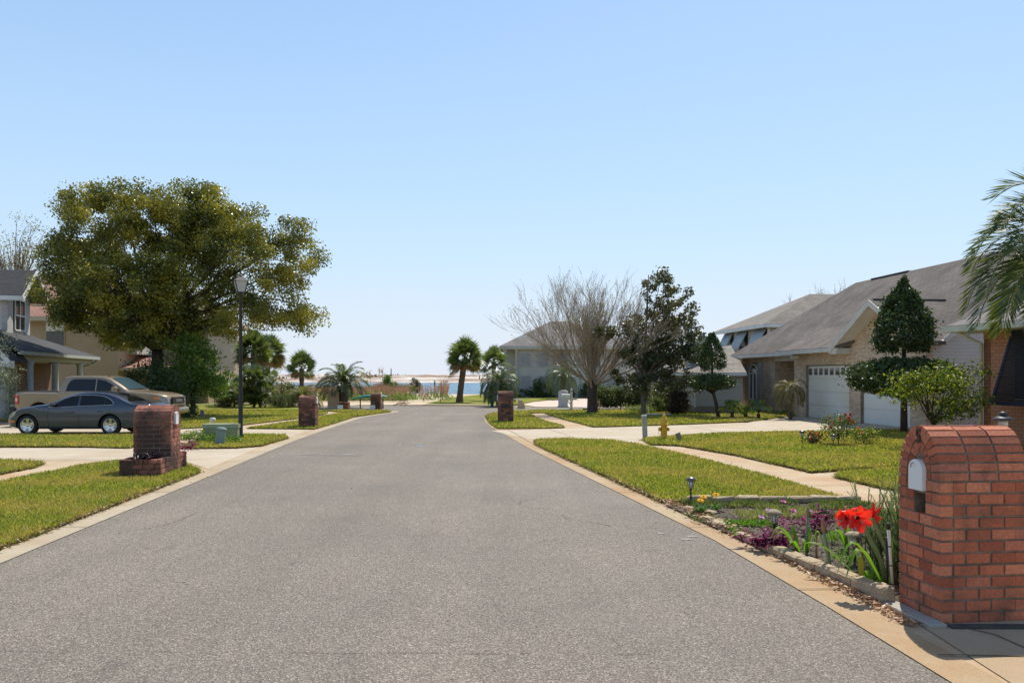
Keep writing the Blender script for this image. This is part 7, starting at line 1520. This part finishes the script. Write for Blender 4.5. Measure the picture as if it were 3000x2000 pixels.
# B: brown sheathed bud
t = thing("amaryllis", "amaryllis with a thick stem and split brown bud sheath", "flower", (2.96, 7.42, 0), 0, AG)
b = MB(); b.tube([(0, 0, .02), (-.005, 0, .08), (-.03, 0, .26), (-.055, 0, .39)], [.022, .02, .017, .014], 10); b.build("stem", stem_m, t)
b = MB(); bud(b, (-.055, 0, .37), (-.1, 0, 1), .14, .024); bud(b, (-.045, .01, .385), (.25, 0, 1), .09, .012); b.build("bud", sp_m, t)
# C: small reddish bud
t = thing("amaryllis", "amaryllis with a slim reddish bud between the two taller buds", "flower", (3.0, 7.85, 0), 0, AG)
b = MB(); b.tube([(0, 0, .03), (0, 0, .24)], [.012, .01], 8); b.build("stem", sp_m, t); b = MB(); bud(b, (0, 0, .235), (0, 0, 1), .11, .015); b.build("bud", bud_m, t)
g = []; strap(g, (.07, -.12, .04), 2.6, .2, .27, .016, .45, .8); ribbon("leaf", g, t)
# D: main flowering plant at the mailbox corner
t = thing("amaryllis", "red flowering amaryllis with large open blooms leaning over the bed left of the mailbox", "flower", (3.2, 6.85, 0), 0, AG)
P_ = Vector(at(2505, 1515, 6.72)) - Vector((3.2, 6.85, 0))
b = MB(); b.tube([(.02, 0, .03), (-.04, -.02, .25), (-.16, -.05, .47), (P_.x + .05, P_.y + .07, P_.z + .01)], [.021, .019, .016, .013], 10); b.build("stem", stem_m, t)
lily(P_ + Vector((.02, -.06, -.005)), (.12, -1, -.12), .105, .1, 1.0, t); lily(P_ + Vector((-.10, .01, -.015)), (-.95, -.35, -.12), .09, .3, .85, t); lily(P_ + Vector((-.035, .05, .055)), (-.25, .2, .9), .095, .0, .8, t)
for az, L, h, wd, dr, ln_, o_ in ((3.35, .46, .30, .024, .42, .75, (-.03, -.03, .05)), (3.1, .50, .34, .024, .42, .75, (-.02, 0, .05)), (1.2, .3, .4, .02, .0, .4, (.05, .0, .05)), (4.6, .2, .1, .018, .5, .7, (-.13, .06, .05)), (2.4, .3, .3, .02, .1, .4, (.06, .1, .03)), (2.75, .5, .25, .017, .1, .85, (-.12, .32, .05))):
    g = []; strap(g, o_, az, L, h, wd, dr, ln_); ribbon("leaf", g, t)
# E: second flowering stem with buds
t = thing("amaryllis", "amaryllis stem topped by a cluster of red half open buds just left of the mailbox", "flower", (3.3, 6.9, 0), 0, AG)
P_ = Vector(at(2556, 1512, 6.8)) - Vector((3.3, 6.9, 0)); b = MB(); b.tube([(.02, 0, .03), (-.02, 0, .25), (P_.x + .05, P_.y, .5), (P_.x, P_.y, P_.z)], [.02, .018, .015, .012], 10); b.build("stem", stem_m, t)
b = MB()
for d_, L_ in (((-.8, -.1, .75), .12), ((-.35, -.3, .9), .09), ((.15, .1, 1), .13), ((.7, 0, .8), .115), ((.45, -.3, -.1), .08)): bud(b, P_, d_, L_, .016)
b.build("bud", am_red, t); lily(P_ + Vector((.05, .02, -.04)), (.9, -.3, -.4), .06, .2, .7, t)
# F: drooping brown bud
t = thing("amaryllis", "amaryllis with a brown drooping bud right beside the pale capped light", "flower", (3.16, 6.98, 0), 0, AG)
p0 = Vector(at(2532, 1622, 6.95)) - Vector((3.16, 6.98, 0)); b = MB(); b.tube([(.02, 0, .03), (0, 0, .14), (p0.x, p0.y, p0.z)], [.015, .013, .012], 8); b.build("stem", stem_m, t); b = MB(); bud(b, p0, (-.55, 0, .8), .14, .017); b.build("bud", bud_m, t)
g = []; strap(g, (-.1, .0, .04), 1.5, .05, .2, .016, .0, .4); ribbon("leaf", g, t, M("yellow_leaf", (.5, .42, .05)))
# G: short stem behind
t = thing("amaryllis", "short stemmed amaryllis with broad leaves right behind the red blooms", "flower", (*G(2478, 1622), 0), 0, AG)
b = MB(); b.tube([(.02, 0, .03), (.0, 0, .2), (-.02, 0, .33)], [.018, .015, .012], 8); b.build("stem", stem_m, t)
for az, L, h, wd, dr, ln_ in ((3.6, .25, .22, .018, .1, .6), (5.2, .1, .24, .02, .0, .4), (2.6, .2, .25, .018, .0, .5)): g = []; strap(g, (0, 0, .04), az, L, h, wd, dr, ln_); ribbon("leaf", g, t)
